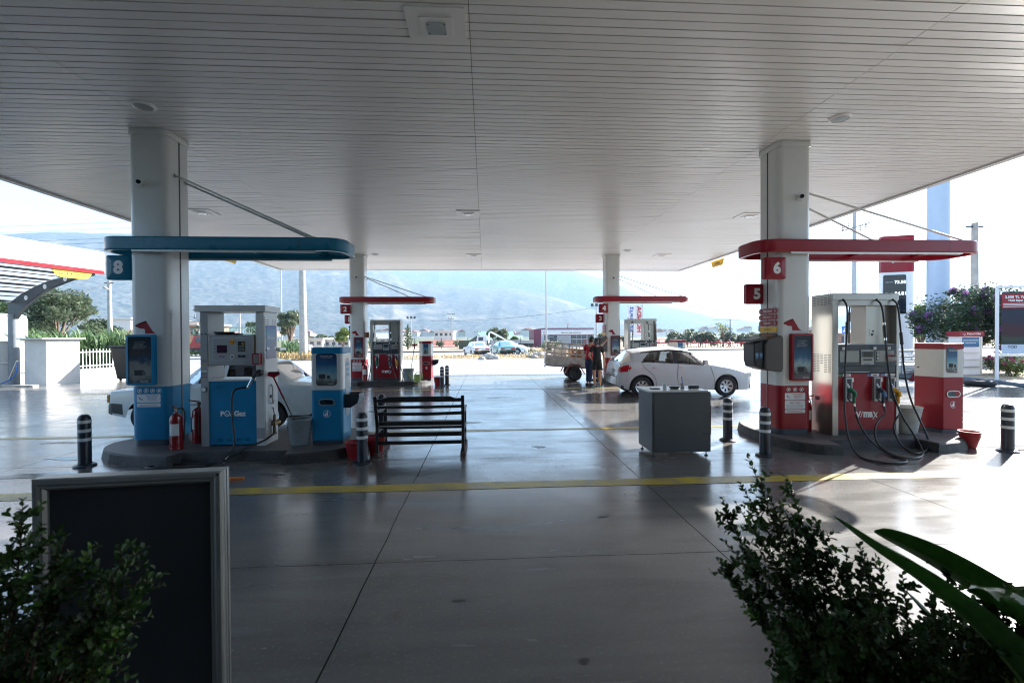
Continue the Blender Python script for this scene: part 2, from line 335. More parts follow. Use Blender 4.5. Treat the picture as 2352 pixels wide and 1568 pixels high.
# ================================================================ SETTING
def T(x, y, z): return Matrix.Translation((x, y, z))
def floor_material():
    m, n, l, b = nodes('concrete'); tc = N(n, 'ShaderNodeTexCoord')
    def noise_(sc, det=6, dist=0.0, vec=None):
        x = N(n, 'ShaderNodeTexNoise'); x.inputs['Scale'].default_value = sc; x.inputs['Detail'].default_value = det; x.inputs['Distortion'].default_value = dist
        l.new(vec or tc.outputs['Object'], x.inputs['Vector']); return x.outputs[0]
    def math_(op, a, b2=None, c=None):
        x = N(n, 'ShaderNodeMath', operation=op)
        for i, q in enumerate((a, b2, c)):
            if q is None: continue
            if hasattr(q, 'links'): l.new(q, x.inputs[i])
            else: x.inputs[i].default_value = q
        return x.outputs[0]
    def ramp(v, a, b2, lo=0.0, hi=1.0):
        x = N(n, 'ShaderNodeMapRange'); l.new(v, x.inputs[0]); x.inputs[1].default_value = a; x.inputs[2].default_value = b2; x.inputs[3].default_value = lo; x.inputs[4].default_value = hi; return x.outputs[0]
    def mixc(f, a, b2):
        x = N(n, 'ShaderNodeMix', data_type='RGBA')
        for s_, q in ((0, f), (6, a), (7, b2)):
            if hasattr(q, 'links'): l.new(q, x.inputs[s_])
            else: x.inputs[s_].default_value = q if s_ == 0 else (*q, 1)
        return x.outputs[2]
    sp = N(n, 'ShaderNodeSeparateXYZ'); l.new(tc.outputs['Object'], sp.inputs[0]); X, Y = sp.outputs[0], sp.outputs[1]
    # stretched vector: trowel and tyre streaks run across the forecourt
    mp = N(n, 'ShaderNodeMapping'); mp.inputs['Scale'].default_value = (0.35, 1.6, 1); l.new(tc.outputs['Object'], mp.inputs[0])
    mp2 = N(n, 'ShaderNodeMapping'); mp2.inputs['Scale'].default_value = (0.18, 3.0, 1); mp2.inputs['Rotation'].default_value = (0, 0, 0.12); l.new(tc.outputs['Object'], mp2.inputs[0])
    big = noise_(0.35, 5); mid = noise_(2.2, 8, 0.6, mp.outputs[0]); fine = noise_(40, 4); streak = noise_(3.5, 6, 0.3, mp.outputs[0])
    col = mixc(ramp(big, 0.3, 0.7), (0.115, 0.112, 0.105), (0.20, 0.195, 0.184)); col = mixc(ramp(mid, 0.42, 0.7, 0, 0.7), col, (0.085, 0.08, 0.077))
    col = mixc(ramp(fine, 0.55, 0.8, 0, 0.4), col, (0.34, 0.33, 0.31))
    # slab tone: each slab its own
    wob = math_('MULTIPLY_ADD', noise_(1.7, 3), 0.03, -0.015)
    gx = math_('DIVIDE', math_('ADD', math_('ADD', X, 0.92), wob), 2.92); gy = math_('DIVIDE', math_('SUBTRACT', math_('ADD', Y, wob), 3.78), 3.17)
    wn_ = N(n, 'ShaderNodeTexWhiteNoise', noise_dimensions='2D'); cb = N(n, 'ShaderNodeCombineXYZ'); l.new(math_('FLOOR', gx), cb.inputs[0]); l.new(math_('FLOOR', gy), cb.inputs[1]); l.new(cb.outputs[0], wn_.inputs[0])
    col = mixc(ramp(wn_.outputs[0], 0, 1, 0, 0.28), col, (0.17, 0.165, 0.162))
    def line(g, size, w):
        fr = math_('SUBTRACT', g, math_('FLOOR', math_('ADD', g, 0.5))); return math_('LESS_THAN', math_('MULTIPLY', math_('ABSOLUTE', fr), size), w)
    jx = line(gx, 2.92, 0.0055); jy = line(gy, 3.17, 0.0045); jt = math_('MAXIMUM', jx, jy)
    # oil spots and splashes
    vo = N(n, 'ShaderNodeTexVoronoi'); vo.inputs['Scale'].default_value = 1.3; l.new(tc.outputs['Object'], vo.inputs['Vector'])
    spot = math_('LESS_THAN', vo.outputs['Distance'], math_('MULTIPLY', ramp(noise_(0.6, 2), 0.5, 0.75), 0.10))
    col = mixc(math_('MULTIPLY', spot, 0.7), col, (0.05, 0.045, 0.04))
    oil = math_('MULTIPLY', ramp(noise_(1.1, 7, 2.0), 0.60, 0.85), 0.5); col = mixc(oil, col, (0.10, 0.085, 0.075))
    grit = N(n, 'ShaderNodeTexVoronoi'); grit.inputs['Scale'].default_value = 14; l.new(tc.outputs['Object'], grit.inputs['Vector']); gs_ = math_('LESS_THAN', grit.outputs['Distance'], math_('MULTIPLY', ramp(noise_(3.1, 2), 0.5, 0.8), 0.12)); col = mixc(math_('MULTIPLY', gs_, 0.55), col, (0.42, 0.40, 0.37))
    tyre = math_('MULTIPLY', ramp(noise_(0.9, 4, 0.2, mp2.outputs[0]), 0.58, 0.72), 0.35); col = mixc(tyre, col, (0.05, 0.047, 0.046))
    # thin wandering cracks
    cr = math_('MULTIPLY', math_('LESS_THAN', math_('ABSOLUTE', math_('SUBTRACT', noise_(0.22, 5, 0.4), 0.47)), 0.0007), ramp(noise_(0.15, 2), 0.5, 0.6))
    jc = math_('MAXIMUM', jt, math_('MULTIPLY', cr, 0.7)); col = mixc(jc, col, (0.025, 0.022, 0.02))
    l.new(col, b.inputs['Base Color'])
    ro = math_('ADD', ramp(mid, 0.3, 0.75, 0.17, 0.27), ramp(streak, 0.35, 0.7, -0.02, 0.05)); ro = math_('MAXIMUM', ro, math_('MULTIPLY', jt, 0.8))
    l.new(ro, b.inputs['Roughness']); b.inputs['Specular IOR Level'].default_value = 0.6; l.new(math_('MULTIPLY', math_('MULTIPLY', ramp(big, 0.38, 0.62, 0.65, 0.2), ramp(noise_(1.3, 8, 1.2), 0.35, 0.6, 0.35, 1.0)), math_('SUBTRACT', 1.0, jt)), b.inputs['Coat Weight']); l.new(math_('MULTIPLY', math_('SUBTRACT', 1.0, jt), 0.6), b.inputs['Specular IOR Level']); l.new(ramp(mid, 0.3, 0.7, 0.12, 0.24), b.inputs['Coat Roughness'])
    bp = N(n, 'ShaderNodeBump'); bp.inputs['Strength'].default_value = 0.12; bp.inputs['Distance'].default_value = 0.004
    l.new(math_('ADD', math_('MULTIPLY', fine, 0.35), math_('SUBTRACT', mid, jt)), bp.inputs['Height']); l.new(bp.outputs[0], b.inputs['Normal'])
floor_material()
def line_material():
    m = mat('yellow_line', (0.55, 0.40, 0.03), 0.4, var=0.1); n, l = m.node_tree.nodes, m.node_tree.links; b = n['Principled BSDF']; tc = N(n, 'ShaderNodeTexCoord'); a = N(n, 'ShaderNodeTexNoise'); a.inputs['Scale'].default_value = 2.2; a.inputs['Detail'].default_value = 9; a.inputs['Roughness'].default_value = 0.7; l.new(tc.outputs['Object'], a.inputs['Vector'])
    r = N(n, 'ShaderNodeMapRange'); r.inputs[1].default_value = 0.46; r.inputs[2].default_value = 0.64; r.inputs[3].default_value = 0.05; r.inputs[4].default_value = 0.7; l.new(a.outputs[0], r.inputs[0]); x = N(n, 'ShaderNodeMix', data_type='RGBA'); l.new(r.outputs[0], x.inputs[0]); src = b.inputs['Base Color'].links[0].from_socket; l.new(src, x.inputs[6]); x.inputs[7].default_value = (0.20, 0.185, 0.16, 1); l.new(x.outputs[2], b.inputs['Base Color']); b.inputs['Roughness'].default_value = 0.22
line_material()
mat('asphalt_pale', (0.31, 0.31, 0.31), 0.75, var=0.12, scale=0.4, bump=0.3, bscale=40, rvar=0.1)
mat('dry_earth', (0.36, 0.28, 0.19), 0.95, var=0.2, scale=0.3, bump=0.5, bscale=5)
mat('field_green', (0.12, 0.14, 0.07), 0.95, var=0.3, scale=0.01)
mat('drain_grate', (0.10, 0.10, 0.10), 0.6, metal=0.3)
mat('wet_patch', (0.10, 0.085, 0.075), 0.06, var=0.1, scale=2)

def sheet(name, x0, x1, y0, y1, z, m, kind='structure', label=None, cat=None):
    return MB().quad((x0, y0, z), (x1, y0, z), (x1, y1, z), (x0, y1, z), m).build(name, kind=kind, label=label, cat=cat)
sheet('ground', -9000, 9000, -3000, 9000, -0.03, 'field_green')
sheet('roadside_earth', -160, 190, 57.5, 140, -0.012, 'dry_earth')
sheet('road', -160, 190, 22.6, 57.2, -0.016, 'asphalt_pale')
sheet('forecourt', -60, 62, -6, 22.6, 0.0, 'concrete')
b = MB(); b.box(-160, 190, 57.2, 57.5, -0.02, 0.14, 'kerb_dark'); b.build('kerb', kind='structure', bevel=0.02)
b = MB(); b.quad((-4, 22.02, 0.004), (9, 22.02, 0.004), (9, 22.2, 0.004), (-4, 22.2, 0.004), 'drain_grate')
for i in range(65): b.box(-4 + i * 0.2, -3.9 + i * 0.2, 22.04, 22.18, 0.0042, 0.012, 'concrete')
b.build('trench_drain', kind='structure')
for (x0, x1, yy, w) in ((-14, 13.5, 5.54, 0.25), (-14, 13.5, 8.95, 0.15), (-14, 13.5, 16.05, 0.14), (-14, 13.5, 20.3, 0.15)):
    b = MB(); xs = np.linspace(x0, x1, 40); vs = [(x, yy + 0.012 * math.sin(x * 1.7) - 0.012 * x * 0 , 0.004) for x in xs] + [(x, yy + w + 0.01 * math.sin(x * 2.3 + 1), 0.004) for x in xs]
    b.add(vs, [(i, i + 1, 41 + i, 40 + i) for i in range(39)], 'yellow_line'if 'yellow_line' in MATS else 'yellow_paint'); b.build('painted_line', kind='structure')
# wet patches by the left island
def blob(name, cx, cy, rx, ry, m, seed, z=0.0035):
    R = random.Random(seed); n = 40; ph = [R.uniform(0, 6) for _ in range(4)]
    vs = [(cx, cy, z)]
    for i in range(n):
        a = 2 * PI * i / n; k = 1 + 0.25 * math.sin(2 * a + ph[0]) + 0.18 * math.sin(3 * a + ph[1]) + 0.1 * math.sin(7 * a + ph[2]) + 0.08 * math.sin(11 * a + ph[3])
        vs.append((cx + rx * k * math.cos(a), cy + ry * k * math.sin(a), z))
    MB().add(vs, [(0, 1 + i, 1 + (i + 1) % n) for i in range(n)], m).build(name, kind='structure')
blob('wet_patch', -5.9, 6.55, 0.55, 0.16, 'wet_patch', 3); blob('wet_patch', -6.5, 7.45, 0.30, 0.10, 'wet_patch', 5)
blob('wet_patch', 8.4, 6.75, 0.28, 0.05, 'wet_patch', 9); blob('wet_patch', 8.8, 9.5, 0.7, 0.10, 'wet_patch', 12)

mat('oil_stain', (0.055, 0.05, 0.048), 0.35, var=0.3, scale=9)
for i, (x, y, a, c) in enumerate(((-2.9, 6.35, 0.16, 0.05), (-0.4, 9.9, 0.22, 0.09), (0.9, 7.6, 0.12, 0.05), (1.2, 4.6, 0.05, 0.03), (-0.2, 3.2, 0.035, 0.02), (3.6, 5.3, 0.09, 0.03), (5.9, 6.2, 0.35, 0.09), (3.0, 11.2, 0.4, 0.12), (-2.6, 11.5, 0.3, 0.12), (0.4, 13.9, 0.3, 0.08), (6.6, 10.6, 0.35, 0.12), (-7.6, 8.6, 0.25, 0.08), (0.55, 2.55, 0.03, 0.02), (2.6, 3.1, 0.04, 0.018), (-8.2, 6.1, 0.3, 0.1), (1.7, 5.0, 0.02, 0.015))): blob('oil_stain', x, y, a, c, 'oil_stain', 40 + i, 0.003)
# ---------------------------------------------------------------- hills far behind the road
def hill_material():
    m, n, l, b = nodes('hillside'); tc = N(n, 'ShaderNodeTexCoord')
    a = N(n, 'ShaderNodeTexNoise'); a.inputs['Scale'].default_value = 0.055; a.inputs['Detail'].default_value = 10; a.inputs['Roughness'].default_value = 0.75; l.new(tc.outputs['Object'], a.inputs['Vector'])
    c = N(n, 'ShaderNodeTexNoise'); c.inputs['Scale'].default_value = 0.0035; c.inputs['Detail'].default_value = 9; c.inputs['Roughness'].default_value = 0.65; c.inputs['Distortion'].default_value = 0.8; l.new(tc.outputs['Object'], c.inputs['Vector'])
    r = N(n, 'ShaderNodeValToRGB'); e = r.color_ramp.elements; e[0].position = 0.40; e[0].color = (0.012, 0.024, 0.024, 1); e[1].position = 0.62; e[1].color = (0.13, 0.125, 0.10, 1); l.new(a.outputs[0], r.inputs[0])
    r2 = N(n, 'ShaderNodeValToRGB'); r2.color_ramp.elements[0].position = 0.54; r2.color_ramp.elements[1].position = 0.72; l.new(c.outputs[0], r2.inputs[0])
    mx = N(n, 'ShaderNodeMix', data_type='RGBA'); l.new(r2.outputs[0], mx.inputs[0]); l.new(r.outputs[0], mx.inputs[6]); mx.inputs[7].default_value = (0.26, 0.21, 0.16, 1)
    l.new(mx.outputs[2], b.inputs['Base Color']); b.inputs['Roughness'].default_value = 1.0; b.inputs['Specular IOR Level'].default_value = 0.1
hill_material()
def hills(name, prof, r0_, r1_, r2_, seed, amp=0.10):
    """prof: skyline as (view x, elevation px above the horizon) at the crest distance r1_"""
    th = [math.atan2(sight(p[0], 774).x, sight(p[0], 774).y) for p in prof]; el = [p[1] / F for p in prof]
    nt, nr = 420, 60; A = np.linspace(min(th), max(th), nt); vs = []
    for j in range(nr + 1):
        t = j / nr; r = r0_ + (r2_ - r0_) * t; tc_ = (r1_ - r0_) / (r2_ - r0_)
        for a in A:
            hc = np.interp(a, th, el) * r1_ + EYE
            k = (math.sin(min(1, t / tc_) * PI / 2)) ** 1.25 if t < tc_ else max(0.0, 1 - ((t - tc_) / (1 - tc_)) ** 2 * 0.9)
            x, y = r * math.sin(a), r * math.cos(a)
            q = noise.fractal(Vector((x / 900 + seed, y / 900, 0.3)), 0.9, 2.1, 7)
            g = abs(noise.noise(Vector((a * 16 + seed + q * 0.5, r / 2600, 0)))) * 2
            h = hc * k * (1 - 0.08 * g * (1 - k) * 1.6) + hc * amp * q * (1.2 - k) * min(1, k * 3) + noise.fractal(Vector((x / 160, y / 160, seed)), 1, 2, 5) * 7 * min(1, k * 4)
            vs.append((x, y, max(-2.0, h) - 0.5))
    L = nt; fs = [(j * L + i, j * L + i + 1, (j + 1) * L + i + 1, (j + 1) * L + i) for j in range(nr) for i in range(L - 1)]
    MB().add(vs, fs, 'hillside', True).build(name, kind='structure')
hills('hills', [(-700, 120), (-300, 140), (0, 152), (120, 165), (250, 172), (330, 178), (420, 186), (520, 188), (620, 178), (720, 168), (850, 150), (960, 118), (1040, 112), (1130, 108), (1190, 105), (1250, 92), (1310, 75), (1370, 55), (1450, 28), (1520, 14), (1650, 6), (1800, 3), (2400, 2), (2900, 2)], 1500, 3100, 4300, 4.0, 0.035)
hills('far_hills', [(-700, 130), (300, 150), (700, 160), (900, 165), (1100, 165), (1250, 163), (1322, 150), (1387, 128), (1430, 112), (1508, 72), (1590, 52), (1650, 38), (1750, 26), (1850, 28), (1950, 36), (2050, 30), (2200, 22), (2500, 18), (2900, 14)], 3300, 4150, 5600, 9.0, 0.03)

# air between: haze box round the whole scene, under the open sky
def haze():
    m = bpy.data.materials.new('haze_air'); m.use_nodes = True; n = m.node_tree.nodes; n.clear()
    o = n.new('ShaderNodeOutputMaterial'); v = n.new('ShaderNodeVolumePrincipled'); v.inputs['Color'].default_value = (0.47, 0.71, 1.0, 1); v.inputs['Density'].default_value = HAZE_D
    v.inputs['Anisotropy'].default_value = 0.1; m.node_tree.links.new(v.outputs[0], o.inputs['Volume']); MATS['haze_air'] = m
    MB().box(-9200, 9200, -3200, 9200, -4, 690, 'haze_air').build('haze', kind='stuff')
HAZE_D = 0.00021
haze()

# ================================================================ CANOPY
CX0, CX1, CY0, CY1, CZ = -10.0, 10.0, -1.0, 22.7, 5.17
cano = thing('forecourt_canopy', 'huge white slatted forecourt canopy roof over all the pumps', 'canopy', (0, 10, 0))
b = MB(T(0, -10, 0)); R = random.Random(2); seams = [CX0 + 0.2, -5.12, -0.15, 4.83, CX1 - 0.2]
y = CY0 + 0.1
while y < CY1 - 0.25:
    for k in range(4):
        x0, x1 = seams[k] + 0.004, seams[k + 1] - 0.004; e = R.uniform(-0.001, 0.001); d = R.uniform(-0.003, 0.003)
        vs = [(x0, y, CZ + e), (x1, y, CZ + e + d), (x1, y + 0.113, CZ - e + d), (x0, y + 0.113, CZ - e), (x0, y, CZ + 0.014), (x1, y, CZ + 0.014), (x1, y + 0.113, CZ + 0.014), (x0, y + 0.113, CZ + 0.014)]
        b.add(vs, [(0, 3, 2, 1), (0, 1, 5, 4), (2, 3, 7, 6), (0, 4, 7, 3), (1, 2, 6, 5)], 'soffit_white')
    y += 0.131
b.build('soffit', cano)
b = MB(T(0, -10, 0)); b.box(CX0 + 0.2, CX1 - 0.2, CY0 + 0.05, CY1 - 0.2, CZ + 0.015, CZ + 0.05, 'soffit_gap'); b.build('backing', cano)
b = MB(T(0, -10, 0)); prof = rrect(CX0, CX1, CY0, CY1, 0.35, 6)
for (x0, x1, y0, y1) in ((CX0, CX0 + 0.2, CY0, CY1), (CX1 - 0.2, CX1, CY0, CY1), (CX0 + 0.2, CX1 - 0.2, CY1 - 0.2, CY1), (CX0 + 0.2, CX1 - 0.2, CY0, CY0 + 0.1)): b.box(x0, x1, y0, y1, CZ - 0.03, CZ + 0.95, 'fascia_white')
b.build('fascia', cano, bevel=0.03)
b = MB(T(0, -10, 0)); b.box(CX0 + 0.2, CX1 - 0.2, CY0 + 0.1, CY1 - 0.2, CZ + 0.5, CZ + 0.6, 'roof_grey'); b.build('roof', cano)
for x in (CX0 + 0.2, CX1 - 0.215): MB(T(0, -10, 0)).box(x, x + 0.015, CY0 + 0.1, CY1 - 0.2, CZ - 0.034, CZ - 0.03, 'letter_dark').build('edge_joint', cano)

def downlight():
    t = thing('canopy_light', '', 'ceiling light')
    b = MB(); b.prism(rrect(-0.31, 0.31, -0.285, 0.285, 0.01), -0.02, 0.012, 'soffit_white'); b.build('frame', t)
    b = MB(); b.prism(rrect(-0.17, 0.17, -0.16, 0.16, 0.01), -0.034, -0.0205, 'soffit_white'); b.build('tray', t)
    b = MB(); b.prism(rrect(-0.1, 0.1, -0.09, 0.09, 0.02), -0.046, -0.0345, 'lens_glass')
    for x in (-0.085, 0.085):
        for y_ in (-0.075, 0.075): b.cyl((x, y_, -0.05), (x, y_, -0.046), 0.008, m='letter_dark', n=8)
    b.build('lens', t); return t
dl = downlight(); dl['group'] = 'square lights in the canopy ceiling'
for i, (px, py, lab) in enumerate(((1003, 58, 'large square ceiling light nearest the camera at top centre'), (465, 487, 'square ceiling light right of the left front pillar'), (1075, 490, 'square ceiling light in the middle of the ceiling seam'), (1720, 495, 'square ceiling light just left of the right front pillar'),
        (1088, 586, 'small far square ceiling light between the two rear pillars'), (1520, 586, 'far square ceiling light right of the rear right pillar'))):
    p = gp(px, py, CZ); o = dl if i == 0 else copy_tree(dl, p, 0, lab); o.location = p; o['label'] = lab
sp_ = None
for i, (px, py, lab) in enumerate(((329, 242, 'round ceiling speaker above the left front pillar'), (1930, 270, 'round ceiling speaker right of the right front pillar'), (1441, 575, 'small round ceiling speaker by the rear right pillar'), (862, 584, 'small round ceiling speaker by the rear left pillar'))):
    p = gp(px, py, CZ)
    if i == 0:
        sp_ = thing('ceiling_speaker', lab, 'speaker', p, 0, 'round speakers in the canopy ceiling')
        MB().lathe([(0.155, 0.01), (0.155, -0.015), (0.12, -0.03), (0.115, -0.02)], 'soffit_white').build('rim', sp_)
        MB().lathe([(0.115, -0.022), (0.06, -0.03), (0.0, -0.032)], 'panel_grey').build('grille', sp_)
    else: copy_tree(sp_, p, 0, lab)
for sx, yy, lab in ((1, 19.2, 'yellow clearance sign hanging from the right canopy edge'), (-1, 18.6, 'yellow clearance sign hanging from the left canopy edge')):
    o = thing('clearance_sign', lab, 'sign', (sx * 10.06, yy, CZ - 0.03), 0, 'yellow clearance signs on the canopy edge')
    MB().prism([(-0.55, 0), (0.55, 0), (0.45, -0.22), (0.38, -0.28), (-0.38, -0.28), (-0.45, -0.22)], -0.015, 0.015, 'sign_yellow', Mright(0, 0, 0)).build('plate', o)
    [MB().text('4.40m', 'letter_dark', q_, 0.55, 0.14).build('lettering', o) for q_ in (Mleft(-0.015, 0, -0.14), Mright(0.015, 0, -0.14))]

# unseen shop added behind the camera to block sky light and bounce some back
shop = thing('shop_building', 'unseen long low shop added behind the camera to block sky light', 'building', (0, -1.5, 0))
b = MB(); b.box(-14, 14, -8, -0.3, 0, 5.05, 'grey_wall'); b.box(-14, 14, -0.3, 0, 3.0, 5.05, 'counter_grey'); b.build('wall', shop)
for k in range(7):
    x = -13.6 + k * 4
    MB().box(x, x + 3.4, -0.29, -0.25, 0.3, 2.9, 'window_dark').build('window', shop)
MB().box(-14, 14, -0.3, 0.1, 0, 0.15, 'kerb_dark').build('step', shop)
# ================================================================ ISLANDS
ITOP = 0.15
def island(name_label, xl, xc1, xc2, xr, ym, loc, hy=1.04, hm=0.80, square=False, en=2.6):
    def half(s):
        pts = []
        n = 10
        for i in range(n + 1):      # left lobe: quarter superellipse from tip to corner
            a = PI / 2 * i / n; c, si = abs(math.cos(a)) ** (2 / en), abs(math.sin(a)) ** (2 / en)
            pts.append((xc1 - (xc1 - xl) * c, ym - s * hy * si))
        pts.append((xc1 + 0.04, ym - s * hm)); pts.append((xc2 - 0.04, ym - s * hm))
        for i in range(n + 1):
            a = PI / 2 * (1 - i / n); c, si = abs(math.cos(a)) ** (2 / 2.1), abs(math.sin(a)) ** (2 / 2.1)
            pts.append((xc2 + (xr - xc2) * c, ym - s * hy * si))
        return pts
    near = half(1); far = list(reversed(half(-1)))[1:-1]; poly = near + far
    if square: poly = [(max(x, xl + 0.0), y_) for x, y_ in poly]
    o = thing('pump_island', name_label, 'kerb island', (loc[0], loc[1], 0))
    b = MB(T(-loc[0], -loc[1], 0)); n = len(poly); cx = sum(p[0] for p in poly) / n
    def inset(d):
        out = []
        for i in range(n):
            p, q, r_ = Vector(poly[i - 1]), Vector(poly[i]), Vector(poly[(i + 1) % n]); t = (r_ - p).normalized(); out.append((q.x - t.y * d, q.y + t.x * d))
        return out
    A, B, C = inset(-0.0), inset(0.025), inset(0.05)
    for (P0, z0, P1, z1, m) in ((A, 0, B, ITOP - 0.02, 'kerb_dark'), (B, ITOP - 0.02, C, ITOP, 'kerb_dark')):
        vs = [(x, y_, z0) for x, y_ in P0] + [(x, y_, z1) for x, y_ in P1]; b.add(vs, [(i, (i + 1) % n, n + (i + 1) % n, n + i) for i in range(n)], m)
    b.build('kerb', o)
    b = MB(T(-loc[0], -loc[1], 0)); vs = [(x, y_, ITOP) for x, y_ in C]; me_f = [tuple(range(n))]
    bmf = bmesh.new(); vv = [bmf.verts.new(p) for p in vs]; bmf.faces.new(vv); bmesh.ops.triangulate(bmf, faces=bmf.faces[:]); bmf.verts.index_update()
    b.add(vs, [tuple(v.index for v in f.verts) for f in bmf.faces], 'kerb_top'); bmf.free(); b.build('top_slab', o); return o
YM = 7.84
island('dark concrete kerb island under the blue gas pump', -6.16, -4.58, -2.98, -1.93, YM, (-4, YM), en=1.8)
RED0 = Vector((5.0, 7.5, 0))                         # front left corner of the red column, front right island
SH = {'BL': Vector((-10.41, 10.95, 0)), 'BR': Vector((-0.12, 10.68, 0))}
isl = island('dark kerb island with the red pump at the front right', 4.80, 5.52, 7.06, 8.26, YM, (6.4, YM), 1.15, 0.81)
copy_tree(isl, isl.location + SH['BL'], 0, 'far kerb island on the left with red pump number 2')
copy_tree(isl, isl.location + SH['BR'], 0, 'far kerb island behind the white hatchback')

DOG = [(0.0, 0.60), (0.05, 0.52), (0.17, 0.475), (0.21, 0.50), (0.13, 0.535), (0.17, 0.55), (0.27, 0.54), (0.31, 0.50), (0.20, 0.46), (0.16, 0.42), (0.26, 0.385), (0.40, 0.375), (0.45, 0.28), (0.455, 0.0), (1.0, 0.0), (0.93, 0.02), (0.85, 0.09), (0.78, 0.22), (0.52, 0.92), (0.495, 1.0), (0.47, 0.80), (0.33, 0.79), (0.27, 0.71), (0.08, 0.72), (0.07, 0.64), (0.15, 0.60), (0.06, 0.575)]
def column(label, x0, x1, y0, y1, stripe, low, seam=1, blue=False):
    cx, cy = (x0 + x1) / 2, (y0 + y1) / 2; o = thing('canopy_pillar', label, 'pillar', (cx, cy, ITOP)); TM = T(-cx, -cy, -ITOP)
    pl = rrect(x0, x1, y0, y1, 0.11, 7)
    MB(TM).prism(rrect(x0 + 0.02, x1 - 0.02, y0 + 0.02, y1 - 0.02, 0.10, 6), ITOP, ITOP + 0.10, 'plinth_blue', smooth=False).build('plinth', o)
    b = MB(TM); b.prism(pl, ITOP + 0.10, stripe, low, smooth=True); b.build('lower_cladding', o)
    b = MB(TM); b.prism(pl, stripe, CZ + 0.02, 'pillar_white', smooth=True); b.build('shaft', o)
    b = MB(TM); b.prism(rrect(x0 - 0.02, x1 + 0.02, y0 - 0.02, y1 + 0.02, 0.12, 7), CZ - 0.10, CZ - 0.003, 'pillar_white', smooth=True); b.build('collar', o, bevel=0.004)
    xs = x1 if seam > 0 else x0; b = MB(TM); b.box(xs - 0.004, xs + 0.003, cy - 0.012, cy + 0.012, ITOP + 0.1, CZ - 0.1, 'letter_dark'); b.box(xs - 0.004 if seam > 0 else xs - 0.006, xs + 0.006 if seam > 0 else xs + 0.004, cy + 0.012, cy + 0.018, ITOP + 0.1, CZ - 0.1, 'panel_grey'); b.build('panel_seam', o)
    # printed marks on the front: animal head, warning rings, contact stickers
    b = MB(TM); dx0 = x0 + (0.09 if not blue else 0.09); w_ = 0.34; poly = [(p[0] * w_, p[1] * 0.205) for p in DOG]
    M_ = Mfront(dx0, y0 - 0.002, 1.935)
    bm_ = bmesh.new(); vv = [bm_.verts.new((x, y_, 0)) for x, y_ in poly]; bm_.faces.new(vv); bmesh.ops.triangulate(bm_, faces=bm_.faces[:]); bm_.verts.index_update()
    b.add([tuple(v.co) for v in bm_.verts], [tuple(v.index for v in f.verts) for f in bm_.faces], 'red_paint', False, M_); bm_.free(); b.build('emblem', o)
    b = MB(TM); lc = 'letter_blue' if blue else 'letter_red'; nr = 4 if blue else 3; sx = x0 + (0.13 if not blue else 0.10)
    for k in range(nr):
        c_ = sx + 0.05 + k * (0.098 if blue else 0.115); M_ = Mfront(c_, y0 - 0.002, stripe - 0.065); flat_ring(b, 0, 0, 0.030, 0.036, 'letter_white', M_)
        b.add([(-0.026, -0.020, 0.002), (-0.021, -0.026, 0.002), (0.026, 0.020, 0.002), (0.021, 0.026, 0.002)], [(0, 1, 2, 3)], 'letter_white', False, M_)
        poly_flat(b, [(-0.012, -0.016), (0.014, -0.012), (0.010, 0.015), (-0.014, 0.010)], 'letter_white', M_, 0.0015)
    bx = sx + (0.185 if blue else 0.165); z = stripe - 0.185; rows = ((0.13, 0), (0.06, 1)) if blue else ((0.12, 0), (0.145, 2), (0.055, 1))
    for h_, kind_ in rows:
        M_ = Mfront(bx, y0 - 0.002, z); b.prism(rrect(-0.18, 0.18, -h_ / 2, h_ / 2, 0.012, 3), 0, 0.0015, 'reflective_white', M_)
        if kind_ == 0:
            flat_ring(b, -0.10, 0.02, 0.032, 0.046, lc, M_, 0.003, 180, 290, 10); b.text('Müşteri Hizmetleri', lc, M_ @ T(0.05, 0.035, 0), 0.18, 0.022, lift=0.003); b.text('0850 339 33 39', lc, M_ @ T(0.05, 0.005, 0), 0.14, 0.016, lift=0.003); b.text('0850 339 33 39', lc, M_ @ T(0.05, -0.022, 0), 0.14, 0.016, lift=0.003)
        elif kind_ == 2:
            b.text('Performans İçin Doğru Yakıtı Seç', lc, M_ @ T(0, 0.055, 0), 0.32, 0.016, lift=0.003); b.text('VMAX', lc, M_ @ T(-0.055, 0.025, 0), 0.08, 0.025, lift=0.003); b.text('VMAX', lc, M_ @ T(0.055, 0.025, 0), 0.08, 0.025, lift=0.003)
            for q in range(4): b.box(-0.15, 0.15, -0.01 - q * 0.014, -0.005 - q * 0.014, 0.0014, 0.0024, 'panel_grey', M_)
        else:
            for q in range(2): b.box(-0.14, 0.14, 0.004 - q * 0.018, 0.009 - q * 0.018, 0.0014, 0.0024, lc, M_)
        z -= h_ / 2 + 0.012 + {0: (0.03 if blue else 0.0725), 2: 0.0275, 1: 0}[kind_]
    b.build('stickers', o); return o
colL = column('white front pillar with light blue foot and number 8', -5.62, -5.02, 7.53, 8.12, 1.095, 'blue_paint', 1, True)
colR = column('white front pillar with red foot and numbers 5 and 6', 5.0, 5.60, 7.5, 8.09, 0.99, 'red_paint', -1)
cBL = copy_tree(colR, colR.location + SH['BL'], 0, 'far white pillar with red foot and number 2')
cBR = copy_tree(colR, colR.location + SH['BR'], 0, 'far white pillar with red foot and numbers 3 and 4')

